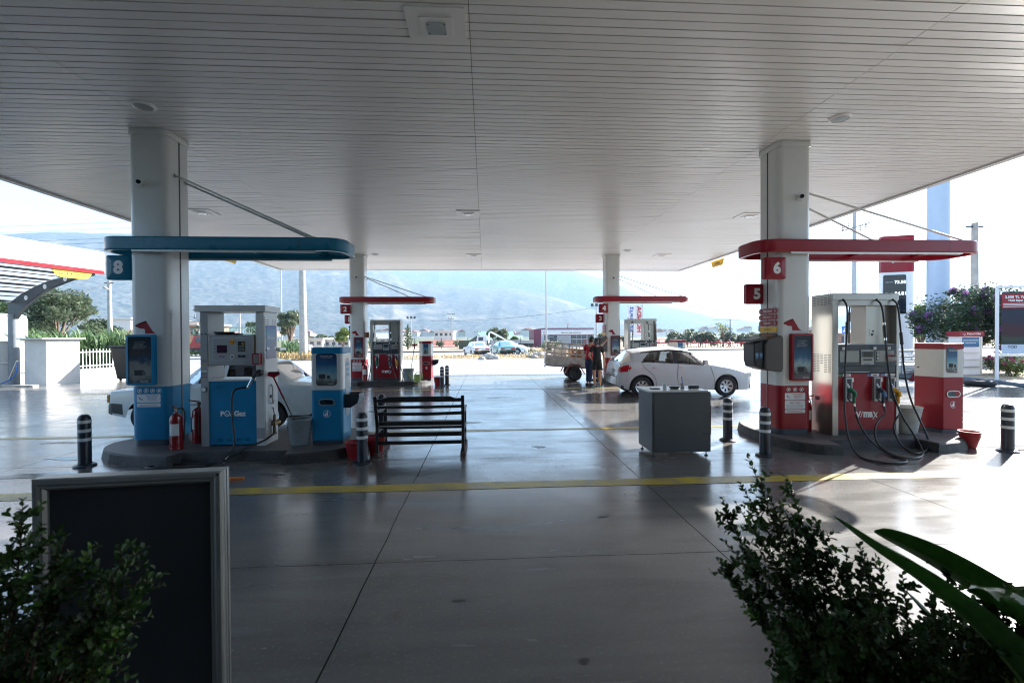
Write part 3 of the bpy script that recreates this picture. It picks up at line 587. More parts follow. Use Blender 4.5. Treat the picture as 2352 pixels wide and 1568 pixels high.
def poster_frame(label, x0, x1, z0, z1, yf, fm, pic, rad=0.03, lines=True, name='poster_frame'):
    o = thing(name, label, 'poster', ((x0 + x1) / 2, yf, z0)); w, h = x1 - x0, z1 - z0
    M_ = Mfront(0, 0, 0); bd = 0.035
    b = MB(); out = rrect(-w / 2, w / 2, 0, h, rad, 4); inn = rrect(-w / 2 + bd, w / 2 - bd, bd, h - bd, 0.01, 4); n = len(out)
    b.add([(x, y_, 0.0) for x, y_ in out] + [(x, y_, 0.075) for x, y_ in out] + [(x, y_, 0.08) for x, y_ in inn] + [(x, y_, 0.068) for x, y_ in inn],
          [(i, (i + 1) % n, n + (i + 1) % n, n + i) for i in range(n)] + [(n + i, n + (i + 1) % n, 2 * n + (i + 1) % n, 2 * n + i) for i in range(n)] + [(2 * n + i, 2 * n + (i + 1) % n, 3 * n + (i + 1) % n, 3 * n + i) for i in range(n)], fm, False, M_)
    b.build('frame', o)
    b = MB(); poly_flat(b, [(p[0], p[1]) for p in rrect(-w / 2 + bd - 0.003, w / 2 - bd + 0.003, bd - 0.003, h - bd + 0.003, 0.01, 3)], pic, M_, 0.067); b.build('print', o)
    b = MB()
    if lines:
        for k, s_ in enumerate(('Yolunuzda, İşinizde,', 've evinizde', 'Petrol Ofisi her', 'enerjiniz her yanda.')): b.text(s_, 'screen_grey', M_ @ T(-0.02 if k % 2 else 0.0, h - 0.12 - k * 0.032, 0), (w - 0.12) * (0.9, 0.5, 0.72, 0.95)[k], 0.024, lift=0.069)
        b.box(-0.09, 0.05, h * 0.19, h * 0.30, 0.068, 0.0685, 'car_interior', M_); b.box(0.03, 0.08, h * 0.20, h * 0.27, 0.068, 0.0687, 'counter_grey', M_)
        b.box(-0.10, 0.14, h * 0.13, h * 0.135, 0.068, 0.0685, 'screen_grey', M_); b.text('Petrol Ofisi', 'letter_white', M_ @ T(0.06, 0.06, 0), 0.11, 0.018, lift=0.069)
    b.build('lettering', o); return o
poster_frame('blue framed poster on the blue footed pillar', -5.62, -5.20, 1.125, 1.92, 7.53, 'blue_paint', 'poster_night')
pR = poster_frame('red framed poster on the front right pillar', 5.19, 5.57, 1.075, 1.88, 7.5, 'red_paint', 'poster_print')
copy_tree(pR, pR.location + SH['BL'], 0, 'small red framed poster on the rear pillar with number 2')
copy_tree(pR, pR.location + SH['BR'], 0, 'small red framed poster on the rear pillar beside the woman')

def number_sign(label, txt, x0, x1, z0, z1, y, m):
    o = thing('number_sign', label, 'sign', (x1, y, (z0 + z1) / 2), 0, 'pump number signs on the pillars'); w, h = x1 - x0, z1 - z0
    b = MB()
    for s_, M_ in ((1, Mfront(-w / 2, 0, 0)), (-1, frame_m((-w / 2, 0, 0), (-1, 0, 0), (0, 0, 1), (0, 1, 0)))):
        out = rrect(-w / 2, w / 2, -h / 2, h / 2, 0.035, 4); n = len(out)
        sc = lambda k: [(x * k, y_ * k) for x, y_ in out]
        b.add([(x, y_, 0.0) for x, y_ in out] + [(x, y_, 0.04) for x, y_ in out] + [(x, y_, 0.055) for x, y_ in sc(0.86)] + [(x, y_, 0.068) for x, y_ in sc(0.5)] + [(0, 0, 0.07)],
              [(i, (i + 1) % n, n + (i + 1) % n, n + i) for i in range(n)] + [(n + i, n + (i + 1) % n, 2 * n + (i + 1) % n, 2 * n + i) for i in range(n)] + [(2 * n + i, 2 * n + (i + 1) % n, 3 * n + (i + 1) % n, 3 * n + i) for i in range(n)] + [(3 * n + i, 3 * n + (i + 1) % n, 4 * n) for i in range(n)], m, False, M_)
    b.build('plate', o)
    b = MB(); b.text(txt, 'letter_white', Mfront(-w / 2 + 0.01, -0.072, 0), w * 0.55, h * 0.56, bold=0.05); b.build('numeral', o); return o
number_sign('teal number 8 sign on the left front pillar', '8', -5.99, -5.60, 2.79, 3.18, 7.62, 'teal_paint')
for key, sh in (('', Vector((0, 0, 0))), ('BL', SH['BL']), ('BR', SH['BR'])):
    n1, n2 = {'': ('6', '5'), 'BL': ('2', '1'), 'BR': ('4', '3')}[key]; wh = {'': 'front right', 'BL': 'rear left', 'BR': 'rear right'}[key]
    number_sign('red number %s sign on the %s pillar' % (n1, wh), n1, 4.69 + sh.x, 5.07 + sh.x, 2.80, 3.17, 7.44 + sh.y, 'red_paint')
    number_sign('red number %s sign on the %s pillar' % (n2, wh), n2, 4.69 + sh.x, 5.04 + sh.x, 2.42, 2.78, 7.98 + sh.y, 'red_paint')
    # fuel direction labels on the pillar's left face
    for k, (s_, m_) in enumerate((('V/Max Diesel', 'red_paint'), ('V/Max Kurş. 95', 'red_paint'), ('DDE-UFC', 'red_paint'), ('SuperMarket', 'sign_yellow'), ('', 'black_plastic'))):
        o = thing('direction_label', {0: 'topmost red arrow label', 1: 'second red arrow label', 2: 'third red arrow label', 3: 'yellow arrow label', 4: 'lowest black framed label'}[k] + ' on the %s pillar' % wh, 'label', (4.997 + sh.x, 7.78 + sh.y, 2.28 - k * 0.108), 0, 'stack of fuel labels on the pillar')
        b = MB(); M_ = Mleft(0, 0, 0); b.prism(rrect(-0.25, 0.25, -0.048, 0.048, 0.047, 5), 0.0, 0.014, m_, M_); b.build('plate', o)
        b = MB()
        if s_: b.text(s_, 'letter_white' if k < 3 else 'letter_dark', M_ @ T(0, 0, 0), 0.28, 0.035, lift=0.016)
        else: b.box(-0.17, 0.15, -0.025, 0.025, 0.0142, 0.016, 'wood_orange', M_)
        for sx in ((-1, 1) if k < 3 else (-1,)):
            if s_: b.add([(sx * 0.19, 0.03, 0.016), (sx * 0.22, 0.0, 0.016), (sx * 0.19, -0.03, 0.016), (sx * 0.202, -0.03, 0.016), (sx * 0.235, 0, 0.016), (sx * 0.202, 0.03, 0.016)], [(0, 1, 4, 5), (1, 2, 3, 4)], 'letter_white' if k < 3 else 'letter_dark', False, M_)
        b.build('lettering', o)
# security cameras
def sec_cam(label, x, y, z, sx):
    o = thing('security_camera', label, 'camera', (x, y, z), 0, 'security cameras on the pillars')
    b = MB(); b.prism(rrect(-0.055, 0.055, -0.055, 0.055, 0.02, 4), 0, 0.02, 'white_paint', Mfront(0, 0, 0)); b.build('base', o)
    b = MB(); b.cyl((0, -0.02, -0.02), (0, -0.06, -0.02), 0.018, m='white_paint'); b.cyl((-0.02 * sx, -0.05, 0.0), (-0.06 * sx, -0.15, -0.02), 0.038, 0.04, m='white_paint'); b.build('body', o)
    b = MB(); b.cyl((-0.0605 * sx, -0.151, -0.0202), (-0.064 * sx, -0.16, -0.0222), 0.032, m='screen_dark'); b.build('lens', o)
sec_cam('white security camera high on the left front pillar', -5.40, 7.53, 4.30, -1)
sec_cam('white security camera high on the right front pillar', 5.37, 7.5, 4.20, 1)
sec_cam('small security camera on the rear left pillar', -5.14, 18.45, 4.26, -1)
sec_cam('small security camera on the rear right pillar', 5.22, 18.18, 4.22, 1)

# ---------------------------------------------------------------- small canopy rings round the pillars
def mini_canopy(label, x0, x1, y0, y1, z0, z1, m, rods, light='reflective_white'):
    cx, cy = (x0 + x1) / 2, (y0 + y1) / 2; o = thing('island_canopy', label, 'canopy', (cx, cy, z0)); TM = T(-cx, -cy, -z0)
    r = 0.30; A = rrect(x0, x1, y0, y1, r, 8); Bp = rrect(x0 + 0.07, x1 - 0.07, y0 + 0.07, y1 - 0.07, r - 0.05, 8); n = len(A); A2 = rrect(x0 + 0.015, x1 - 0.015, y0 + 0.015, y1 - 0.015, r - 0.01, 8)
    b = MB(TM); L = [(A2, z0), (A, z0 + 0.02), (A, z1 - 0.02), (A2, z1), (Bp, z1), (Bp, z0)]
    for k in range(6):
        (P, za), (Q, zb) = L[k], L[(k + 1) % 6]; b.add([(x, y_, za) for x, y_ in P] + [(x, y_, zb) for x, y_ in Q], [(i, (i + 1) % n, n + (i + 1) % n, n + i) for i in range(n)], m, k in (1,))
    b.build('rim', o)
    for xs_ in (x0 + 0.75, x1 - 0.7): MB(TM).box(xs_ - 0.002, xs_ + 0.002, y0 - 0.0015, y0 + 0.001, z0 + 0.02, z1 - 0.02, 'letter_dark').build('rim_joint', o)
    for yy in (y0 + 0.015, y1 - 0.065):
        b = MB(TM); b.box(x0 + 0.55, x1 - 0.45, yy, yy + 0.05, z0 - 0.022, z0 - 0.001, 'aluminium'); b.box(x0 + 0.57, x1 - 0.47, yy + 0.008, yy + 0.042, z0 - 0.028, z0 - 0.0222, light); b.build('light_strip', o)
    for (a, c) in rods:
        b = MB(TM); b.cyl(a, c, 0.017, m='aluminium', n=10); b.box(c[0] - 0.04, c[0] + 0.05, c[1] - 0.02, c[1] + 0.02, z1, z1 + 0.02, 'aluminium'); b.box(a[0] - 0.03, a[0] + 0.0, a[1] - 0.025, a[1] + 0.025, a[2] - 0.03, a[2] + 0.03, 'aluminium'); b.build('stay_rod', o)
    b = MB(TM); b.box((x0 + x1) / 2 + 0.2, (x0 + x1) / 2 + 0.26, y0 + 0.07, y1 - 0.07, z0 + 0.06, z0 + 0.12, m); b.box(x1 - 0.6, x1 - 0.54, y0 + 0.07, y1 - 0.07, z0 + 0.06, z0 + 0.12, m); b.build('crossbar', o)
    return o
mini_canopy('teal rim canopy around the left front pillar', -6.02, -2.24, 7.38, 8.26, 3.235, 3.445, 'teal_paint', [((-5.02, 7.72, 4.50), (-2.74, 7.46, 3.455)), ((-5.02, 7.98, 4.46), (-2.74, 8.18, 3.455))])
mR = mini_canopy('dark red rim canopy around the right front pillar', 4.60, 8.68, 7.38, 8.26, 3.26, 3.475, 'red_paint', [((5.60, 7.62, 4.32), (8.30, 7.46, 3.485)), ((5.60, 8.0, 4.30), (7.62, 8.18, 3.485))])
q = copy_tree(mR, mR.location + SH['BL'] + Vector((-0.16, 0, 0)), 0, 'thin red rim canopy around the rear left pillar')
q.scale.x = 0.93
q = copy_tree(mR, mR.location + SH['BR'] + Vector((-0.12, 0, 0)), 0, 'thin red rim canopy around the rear right pillar'); q.scale.x = 0.95
# ================================================================ PUMPS AND ISLAND FURNITURE
def zz(v, u=545, Y=7.42): return at((440 + u / 3.564) / 1.0204, (680 + v / 3.564) / 1.0204, Y)
# ---- blue gas pump, front left
LX0, LX1, LY0, LY1 = -4.475, -3.50, 7.42, 7.88
P0 = (LX0 + LX1) / 2
lpg = thing('gas_pump', 'white and blue gas pump with open portal top on left island', 'fuel pump', (P0, 7.65, ITOP)); TM = T(-P0, -7.65, -ITOP)
def lx(u): return LX0 + (u - 127) / (663 - 127) * (LX1 - LX0)      # along the front, from picture units to metres
def lz(v): return zz(v).z
zt = 2.37; zc = 2.27
b = MB(TM)
b.box(lx(127), lx(190), LY0, LY1, ITOP, zc, 'panel_grey'); b.build('side_post', lpg, bevel=0.006)
b = MB(TM); b.box(lx(592), lx(663), LY0, LY1, ITOP, zc, 'white_paint'); b.build('side_post', lpg, bevel=0.006)
b = MB(TM); b.box(LX0 - 0.06, LX1 + 0.04, LY0 - 0.04, LY1 + 0.04, zc, zt, 'white_paint'); b.build('roof_cap', lpg, bevel=0.006)
zp = lz(757); b = MB(TM); b.box(lx(190) + 0.002, lx(592) - 0.002, LY0 + 0.02, LY1 - 0.02, ITOP + 0.02, zp, 'blue_paint')
b.build('lower_panel', lpg, bevel=0.004)
b = MB(TM); b.box(lx(190) + 0.002, lx(592) - 0.002, LY0 + 0.0, LY1, zp, lz(735) - 0.01, 'white_paint'); b.build('shelf', lpg, bevel=0.005)
b = MB(TM)
for u0, u1, v0, v1 in ((253, 300, 790, 816), (486, 533, 790, 816), (258, 298, 1233, 1258), (337, 376, 1233, 1258), (414, 453, 1233, 1258), (492, 530, 1233, 1258)):
    n_ = 6
    for k in range(n_):
        z_ = lz(v1) + (lz(v0) - lz(v1)) * k / n_; b.box(lx(u0), lx(u1), LY0 + 0.016, LY0 + 0.0195, z_, z_ + (lz(v0) - lz(v1)) / n_ * 0.6, 'teal_paint')
b.build('vent', lpg)
b = MB(TM); M_ = Mfront(0, LY0 + 0.019, 0); cz_ = lz(1028); lw = 'letter_white'
b.text('P', lw, M_ @ T(lx(300), cz_, 0), 0.055, 0.088, bold=0.05); flat_ring(b, lx(341), cz_, 0.033, 0.046, lw, M_); 
b.add([(p[0] * 0.055 + lx(341) - 0.03, p[1] * 0.045 + cz_ - 0.02, 0.003) for p in (DOG[0], DOG[9], DOG[13], DOG[14], DOG[19], DOG[18], DOG[17], DOG[16], DOG[15])], [(0, 1, 2, 3, 4, 5, 6, 7, 8)], lw, False, M_)
b.add([(lx(366), cz_ - 0.04, 0.002), (lx(373), cz_ - 0.04, 0.002), (lx(384), cz_ + 0.045, 0.002), (lx(377), cz_ + 0.045, 0.002)], [(0, 1, 2, 3)], lw, False, M_)
b.text('Gaz', lw, M_ @ T(lx(449), cz_, 0), 0.23, 0.09, bold=0.05); b.build('lettering', lpg)
# control head
hz0, hz1 = lz(625), lz(372)
b = MB(TM); b.box(lx(203), lx(578), LY0 - 0.03, LY0 + 0.30, hz0, hz1, 'panel_grey'); hd = b.build('control_head', lpg, bevel=0.015)
b = MB(TM); b.box(lx(238), lx(550), LY0 - 0.031, LY0 - 0.0305, lz(585), lz(395), 'aluminium'); b.box(lx(244), lx(546), LY0 - 0.0325, LY0 - 0.031, lz(580), lz(400), 'panel_grey'); b.build('face_plate', hd)
b = MB(TM); b.box(lx(277), lx(360), LY0 - 0.036, LY0 - 0.032, lz(521), lz(457), 'screen_purple'); b.build('screen', hd)
b = MB(TM)
for k in range(3):
    b.box(lx(252), lx(270), LY0 - 0.0335, LY0 - 0.0325, lz(466 + 23 * k), lz(463 + 23 * k), 'letter_dark')
for r_ in range(6):
    for c_ in range(4): b.box(lx(460 + c_ * 13), lx(469 + c_ * 13), LY0 - 0.042, LY0 - 0.038, lz(443 + r_ * 12), lz(436 + r_ * 12), 'letter_dark' if r_ < 2 and c_ < 2 else ('sign_yellow' if r_ < 2 else 'screen_grey'))
b.text('PO', 'letter_red', Mfront(lx(305), LY0 - 0.033, lz(550)), 0.05, 0.022, 0.05); b.text('Gaz', 'letter_blue', Mfront(lx(329), LY0 - 0.033, lz(550)), 0.05, 0.022, 0.05)
b.build('markings', hd)
b = MB(TM); b.box(lx(454), lx(511), LY0 - 0.038, LY0 - 0.032, lz(510), lz(427), 'screen_dark'); b.build('keypad', hd)
b = MB(TM); b.cyl((lx(404), LY0 - 0.032, lz(431)), (lx(404), LY0 - 0.042, lz(431)), 0.037, m='sign_yellow', n=20); b.build('stop_disc', hd)
b = MB(TM); b.cyl((lx(404), LY0 - 0.042, lz(431)), (lx(404), LY0 - 0.07, lz(431)), 0.018, m='orange_plastic', n=16); b.build('stop_button', hd)
b = MB(TM); b.cyl((lx(404), LY0 - 0.032, lz(554)), (lx(404), LY0 - 0.040, lz(554)), 0.036, m='white_paint', n=20); b.build('card_ring', hd)
b = MB(TM); b.box(lx(396), lx(413), LY0 - 0.044, LY0 - 0.0405, lz(560), lz(547), 'letter_dark'); b.build('card_slot', hd)
for u in (466, 499): MB(TM).cyl((lx(u), LY0 - 0.032, lz(548)), (lx(u), LY0 - 0.05, lz(548)), 0.02, m='black_plastic', n=14).build('round_button', hd)
for u in (280, 502): MB(TM).cyl((lx(u), LY0 - 0.0305, lz(602)), (lx(u), LY0 - 0.038, lz(602)), 0.010, m='steel', n=10).build('lock', hd)
MB(TM).box(lx(191), lx(203) - 0.001, LY0 + 0.0, LY0 + 0.25, hz0, hz1, 'brass').build('hinge_strip', lpg)
MB(TM).box(lx(578) + 0.001, lx(591), LY0 + 0.0, LY0 + 0.25, hz0, hz1, 'brass').build('hinge_strip', lpg)
# labels on the posts
b = MB(TM); b.box(lx(131), lx(148), LY0 - 0.0015, LY0 - 0.0003, lz(371), lz(358), 'counter_grey'); b.box(lx(164), lx(181), LY0 - 0.0015, LY0 - 0.0003, lz(371), lz(358), 'nozzle_green')
for v in (575, 582, 589, 596, 680, 688, 696, 703): b.box(lx(134), lx(180), LY0 - 0.0015, LY0 - 0.0003, lz(v + 2), lz(v), 'counter_grey')
b.box(lx(131), lx(182), LY0 - 0.0015, LY0 - 0.0003, lz(613), lz(606), 'nozzle_yellow')
for k in range(3): b.cyl((lx(141 + 17 * k), LY0 - 0.0004, lz(722)), (lx(141 + 17 * k), LY0 - 0.002, lz(722)), 0.010, m=('letter_dark', 'letter_red', 'letter_dark')[k], n=12)
b.box(lx(131), lx(180), LY0 - 0.0012, LY0 - 0.0003, lz(678), lz(668), 'letter_white'); b.build('sticker', lpg)
b = MB(TM); b.cyl((lx(157), LY0, lz(824)), (lx(157), LY0 - 0.018, lz(824)), 0.042, m='steel_dark', n=24); b.cyl((lx(157), LY0 - 0.0181, lz(824)), (lx(157), LY0 - 0.021, lz(824)), 0.034, m='letter_white', n=24); b.build('pressure_gauge', lpg)
b = MB(TM); b.box(lx(585), lx(645), LY0 - 0.09, LY0 - 0.002, lz(620), lz(526), 'red_paint'); b.box(lx(597), lx(640), LY0 - 0.092, LY0 - 0.0902, lz(610), lz(535), 'screen_grey'); cb_ = b.build('card_terminal', lpg, bevel=0.008)
b = MB(TM); b.box(lx(592) + 0.002, lx(663) - 0.002, LY0 - 0.002, LY0 - 0.0004, lz(1240), lz(1150), 'galvanised'); b.build('repair_patch', lpg)
# right flank
fx = LX1
for c_ in (7.46, 7.53, 7.70, 7.78):
    b = MB(TM)
    for k in range(6): b.box(fx - 0.002, fx + 0.0015, c_, c_ + 0.045, 2.14 - k * 0.032, 2.15 - k * 0.032, 'letter_dark')
    b.build('side_vent', lpg)
for c_ in (7.46, 7.74):
    b = MB(TM)
    for k in range(5): b.box(fx - 0.002, fx + 0.0015, c_, c_ + 0.06, 0.36 - k * 0.03, 0.367 - k * 0.03, 'panel_grey')
    b.build('side_vent', lpg)
MP = Mright(fx, 7.655, 1.79)
b = MB(TM); b.prism(rrect(-0.175, 0.175, -0.27, 0.27, 0.03, 3, (1, 0, 0, 1)), 0.001, 0.006, 'poster_lpg', MP); gpz = b.build('gas_poster', lpg)
MP = Mright(fx + 0.006, 7.655, 1.79)
b = MB(TM); b.text('LPG Pasa', 'letter_white', MP @ T(-0.015, 0.07, 0), 0.28, 0.085, 0.01); b.build('lettering', gpz)
for s_ in (-1, 1):
    b = MB(TM); b.add([(s_ * 0.07, -0.09, 0.002), (s_ * 0.12, -0.09, 0.002), (s_ * 0.12, -0.055, 0.002), (s_ * 0.16, -0.105, 0.002), (s_ * 0.12, -0.155, 0.002), (s_ * 0.12, -0.12, 0.002), (s_ * 0.07, -0.12, 0.002)], [(0, 1, 5, 6), (2, 3, 4)], 'letter_white', False, MP); b.build('arrow', gpz)
for y_ in (7.475, 7.835): MB(TM).cyl((fx, y_, 1.66), (fx + 0.02, y_, 1.66), 0.012, m='steel_dark', n=10).build('poster_clip', lpg)
b = MB(TM); b.tube([(fx, 7.64, 1.10), (fx + 0.03, 7.63, 1.05), (fx + 0.03, 7.63, 0.82), (fx + 0.02, 7.70, 0.78), (fx, 7.76, 0.82)], 0.012, 'white_paint'); b.build('hose_hook', lpg)
b = MB(TM); b.box(fx, fx + 0.012, 7.60, 7.66, 0.88, 0.93, 'letter_dark'); b.build('flank_lock', lpg, bevel=0.004)
b = MB(TM); b.cyl((fx, 7.66, 0.46), (fx + 0.07, 7.66, 0.46), 0.04, m='brass'); b.cyl((fx + 0.04, 7.66, 0.60), (fx + 0.04, 7.66, 0.28), 0.024, m='brass'); b.cyl((fx + 0.04, 7.66, 0.45), (fx + 0.05, 7.78, 0.46), 0.03, 0.045, m='brass'); b.tube([(fx + 0.04, 7.66, 0.6), (fx + 0.04, 7.63, 0.68), (fx + 0.02, 7.66, 0.71), (fx, 7.66, 0.71)], 0.008, 'steel_dark'); b.build('gas_valve', lpg)
b = MB(TM); b.box(fx - 0.002, fx + 0.004, 7.435, 7.445, ITOP, 2.2, 'panel_grey'); b.build('door_gap', lpg)
# filling gun and hose
g0 = Vector((lx(625), LY0, lz(690)))
b = MB(TM); b.lathe([(0.0, 0.0), (0.055, 0.0), (0.055, 0.04), (0.035, 0.06), (0.0, 0.06)], 'black_plastic', (0, 0, 0), 20, Mfront(g0.x, g0.y, g0.z)); b.build('gun_socket', lpg)
b = MB(TM); b.cyl(g0 + Vector((0, -0.05, 0.0)), g0 + Vector((-0.05, -0.12, -0.07)), 0.026, m='black_plastic'); b.cyl(g0 + Vector((-0.05, -0.12, -0.07)), g0 + Vector((-0.115, -0.15, -0.22)), 0.022, 0.018, m='chrome'); b.tube([g0 + Vector((0, -0.09, 0.0)), g0 + Vector((-0.01, -0.15, -0.07)), g0 + Vector((-0.03, -0.16, -0.17))], 0.008, 'black_plastic'); b.build('filling_gun', lpg)
hs = [g0 + Vector((-0.11, -0.148, -0.21)), (-3.86, 7.22, 1.05), (-3.885, 7.2, 0.80), (-3.84, 7.15, 0.50), (-3.80, 7.10, 0.25), (-3.85, 6.95, 0.09), (-3.98, 6.80, 0.02), (-4.35, 6.73, 0.018), (-4.75, 6.72, 0.018), (-4.83, 6.80, 0.018), (-4.5, 6.93, 0.018), (-4.1, 6.94, 0.018), (-3.85, 6.93, 0.06), (-3.75, 6.98, 0.14), (-3.62, 7.22, 0.19), (-3.50, 7.4, 0.24), (-3.44, 7.60, 0.30), (-3.46, 7.72, 0.29)]
b = MB(TM); b.tube(hs, 0.0155, 'hose_black', 10, 8); b.build('hose', lpg)
b = MB(TM); b.cyl((-3.80, 6.955, 0.10), (-3.70, 7.06, 0.165), 0.026, m='steel_dark'); b.cyl((-3.84, 6.93, 0.07), (-3.80, 6.955, 0.10), 0.02, m='chrome'); b.build('breakaway_coupling', lpg)
# things on the pump
o = thing('rubber_tray', 'black rubber tray lying on top of the gas pump control head', 'tray', (-4.15, 7.5, hz1))
MB().lathe([(0.0, 0.004), (0.10, 0.004), (0.14, 0.05), (0.15, 0.05), (0.11, 0.0), (0.0, 0.0)], 'black_plastic').build('bowl', o)
b = MB(); b.box(0.02, 0.24, -0.05, 0.1, 0.0, 0.03, 'black_plastic'); b.build('pad', o, bevel=0.01)

# ---- cabinets with paper towels, bin and poster
def cabinet(label, poly, front, tray, M_c, z0, ztop, zs, col, org, pil, closed=True):
    o = thing('service_cabinet', label, 'cabinet', (org[0], org[1], ITOP)); TM_ = T(-org[0], -org[1], -ITOP)
    ins = [((x - org[0]) * 0.96 + org[0], (y_ - org[1]) * 0.96 + org[1]) for x, y_ in poly]
    MB(TM_).prism(ins, ITOP, ITOP + 0.06, 'plinth_blue').build('plinth', o)
    MB(TM_).prism(poly, ITOP + 0.06, zs, col).build('lower_body', o, bevel=0.012, seg=3)
    MB(TM_).prism(poly, zs, ztop - 0.10, 'pillar_white').build('upper_body', o, bevel=0.012, seg=3)
    MB(TM_).prism([((x - org[0]) * 1.012 + org[0], (y_ - org[1]) * 1.012 + org[1]) for x, y_ in poly], ztop - 0.10, ztop, col, mtop='reflective_white').build('top_band', o, bevel=0.006)
    xa, xb, yf = front; cx = (xa + xb) / 2; w = xb - xa; M_ = Mfront(cx, yf, 0)
    b = MB(TM_); pw, pz0, pz1 = pil; b.prism(rrect(-pw / 2, pw / 2, pz0, pz1, 0.045, 5), 0.0, 0.004, 'poster_sky', M_); b.build('poster', o)
    b = MB(TM_); b.text('Yolunuzda, işinizde, evinizde', 'letter_white', M_ @ T(0, pz1 - 0.04, 0), pw * 0.7, 0.016, lift=0.006); b.text('Petrol Ofisi her an yanınızda', 'letter_white', M_ @ T(0, pz1 - 0.062, 0), pw * 0.8, 0.014, lift=0.006)
    ph = pz1 - pz0; b.box(-pw * 0.36, -pw * 0.05, pz0 + ph * 0.22, pz0 + ph * 0.36, 0.0042, 0.005, 'car_interior', M_); b.box(pw * 0.03, pw * 0.18, pz0 + ph * 0.22, pz0 + ph * 0.32, 0.0042, 0.005, 'car_interior', M_); b.text('Petrol Ofisi', 'letter_white', M_ @ T(pw * 0.2, pz0 + 0.03, 0), pw * 0.35, 0.014, lift=0.006); b.build('poster_lettering', o)
    sz = 0.825; b = MB(TM_); out = rrect(-0.125, 0.125, sz - 0.055, sz + 0.055, 0.054, 7); inn = rrect(-0.113, 0.113, sz - 0.043, sz + 0.043, 0.042, 7); n = len(out)
    b.add([(x, y_, 0.001) for x, y_ in out] + [(x, y_, 0.010) for x, y_ in out] + [(x, y_, 0.010) for x, y_ in inn] + [(x, y_, -0.03) for x, y_ in inn], [(k * n + i, k * n + (i + 1) % n, (k + 1) * n + (i + 1) % n, (k + 1) * n + i) for k in range(3) for i in range(n)], 'aluminium', False, M_); b.build('slot_rim', o)
    b = MB(TM_); b.prism(inn, 0.0005, 0.002, 'screen_dark' if closed else 'clear_plastic', M_); b.build('bin_slot', o)
    b = MB(TM_); mz = sz - 0.185; flat_ring(b, 0, mz, 0.052, 0.058, 'letter_white', M_); b.box(-0.005, 0.02, mz - 0.035, mz + 0.02, 0.0012, 0.0024, 'letter_white', M_); b.prism([(0.02 * 0.6 * math.cos(a) + 0.008, mz + 0.034 + 0.012 * math.sin(a)) for a in np.linspace(0, 2 * PI, 10)[:-1]], 0.0012, 0.0024, 'letter_white', M_)
    b.add([(-0.034, mz - 0.035, 0.002), (-0.012, mz - 0.035, 0.002), (-0.009, mz - 0.003, 0.002), (-0.037, mz - 0.003, 0.002)], [(0, 1, 2, 3)], 'letter_white', False, M_); b.add([(-0.005, mz + 0.02, 0.002), (-0.028, mz + 0.008, 0.002), (-0.024, mz + 0.002, 0.002), (-0.005, mz + 0.012, 0.002)], [(0, 1, 2, 3)], 'letter_white', False, M_); b.build('bin_symbol', o)
    tx, ty0, ty1 = tray; b = MB(TM_)
    sec = [(0, 0), (0.10, 0.0), (0.21, 0.07), (0.235, 0.16), (0.235, 0.22), (0.225, 0.22), (0.215, 0.16), (0.2, 0.085), (0.09, 0.02), (0, 0.02)]
    b.prism([(x, z) for x, z in sec], -ty1, -ty0, 'navy_plastic', frame_m((tx, 0, 0.72), (1, 0, 0), (0, 0, 1), (0, -1, 0)))
    for yy in (ty0, ty1 - 0.008): b.prism([(0, 0), (0.10, 0.0), (0.21, 0.07), (0.235, 0.16), (0.235, 0.22), (0, 0.22)], -yy - 0.0075, -yy - 0.0005, 'navy_plastic', frame_m((tx, 0, 0.72), (1, 0, 0), (0, 0, 1), (0, -1, 0)))
    b.build('side_tray', o)
    return o
cabL = cabinet('light blue and white service cabinet on left island', rrect(-2.785, -2.29, 7.42, 7.92, 0.05, 4), (-2.785, -2.29, 7.42), (-2.289, 7.50, 7.80), None, 0.15, 1.70, 1.015, 'blue_paint', (-2.53, 7.67), (0.325, 1.09, 1.60), False)
b = MB(T(2.53, -7.67, -ITOP)); M_ = Mright(-2.29, 7.70, 0); b.prism([(0.115 * math.cos(a), 1.40 + 0.12 * math.sin(a)) for a in np.linspace(0, PI, 12)] + [(-0.115, 0.66)] + [(0.115 * math.cos(a), 0.66 + 0.1 * math.sin(a)) for a in np.linspace(PI, 2 * PI, 10)][1:], 0.0005, 0.003, 'panel_grey', M_); b.build('side_plate', cabL)
b = MB(T(2.53, -7.67, -ITOP))
for k in range(3): b.prism(rrect(-0.07, 0.07, 1.385 - k * 0.085, 1.445 - k * 0.085, 0.02, 3), 0.0032, 0.005, 'blue_paint', M_)
b.text('ISLAK MENDİL', 'letter_white', M_ @ T(0, 1.0, 0), 0.13, 0.02, lift=0.0035); b.build('side_labels', cabL)
hexp = [(7.885, 7.40), (8.235, 7.38), (8.27, 7.55), (8.25, 7.96), (7.96, 7.96), (7.715, 7.76)]
cabR = cabinet('red and white service cabinet at right end of the right island', hexp, (7.885, 8.235, 7.39), (8.262, 7.62, 7.90), None, 0.15, 1.70, 1.11, 'red_paint', (8.0, 7.79), (0.245, 1.19, 1.63))
MB(T(-8.0, -7.79, -ITOP)).cyl((7.745, 7.71, 1.27), (7.728, 7.705, 1.27), 0.012, m='steel_dark', n=12).build('lock', cabR)
copy_tree(cabR, Vector((8.0, 7.79, ITOP)) + SH['BL'], 0, 'small far red and white cabinet beside the green watering can')
copy_tree(cabR, Vector((8.0, 7.79, ITOP)) + SH['BR'], 0, 'far red and white cabinet seen over the white hatchback roof')

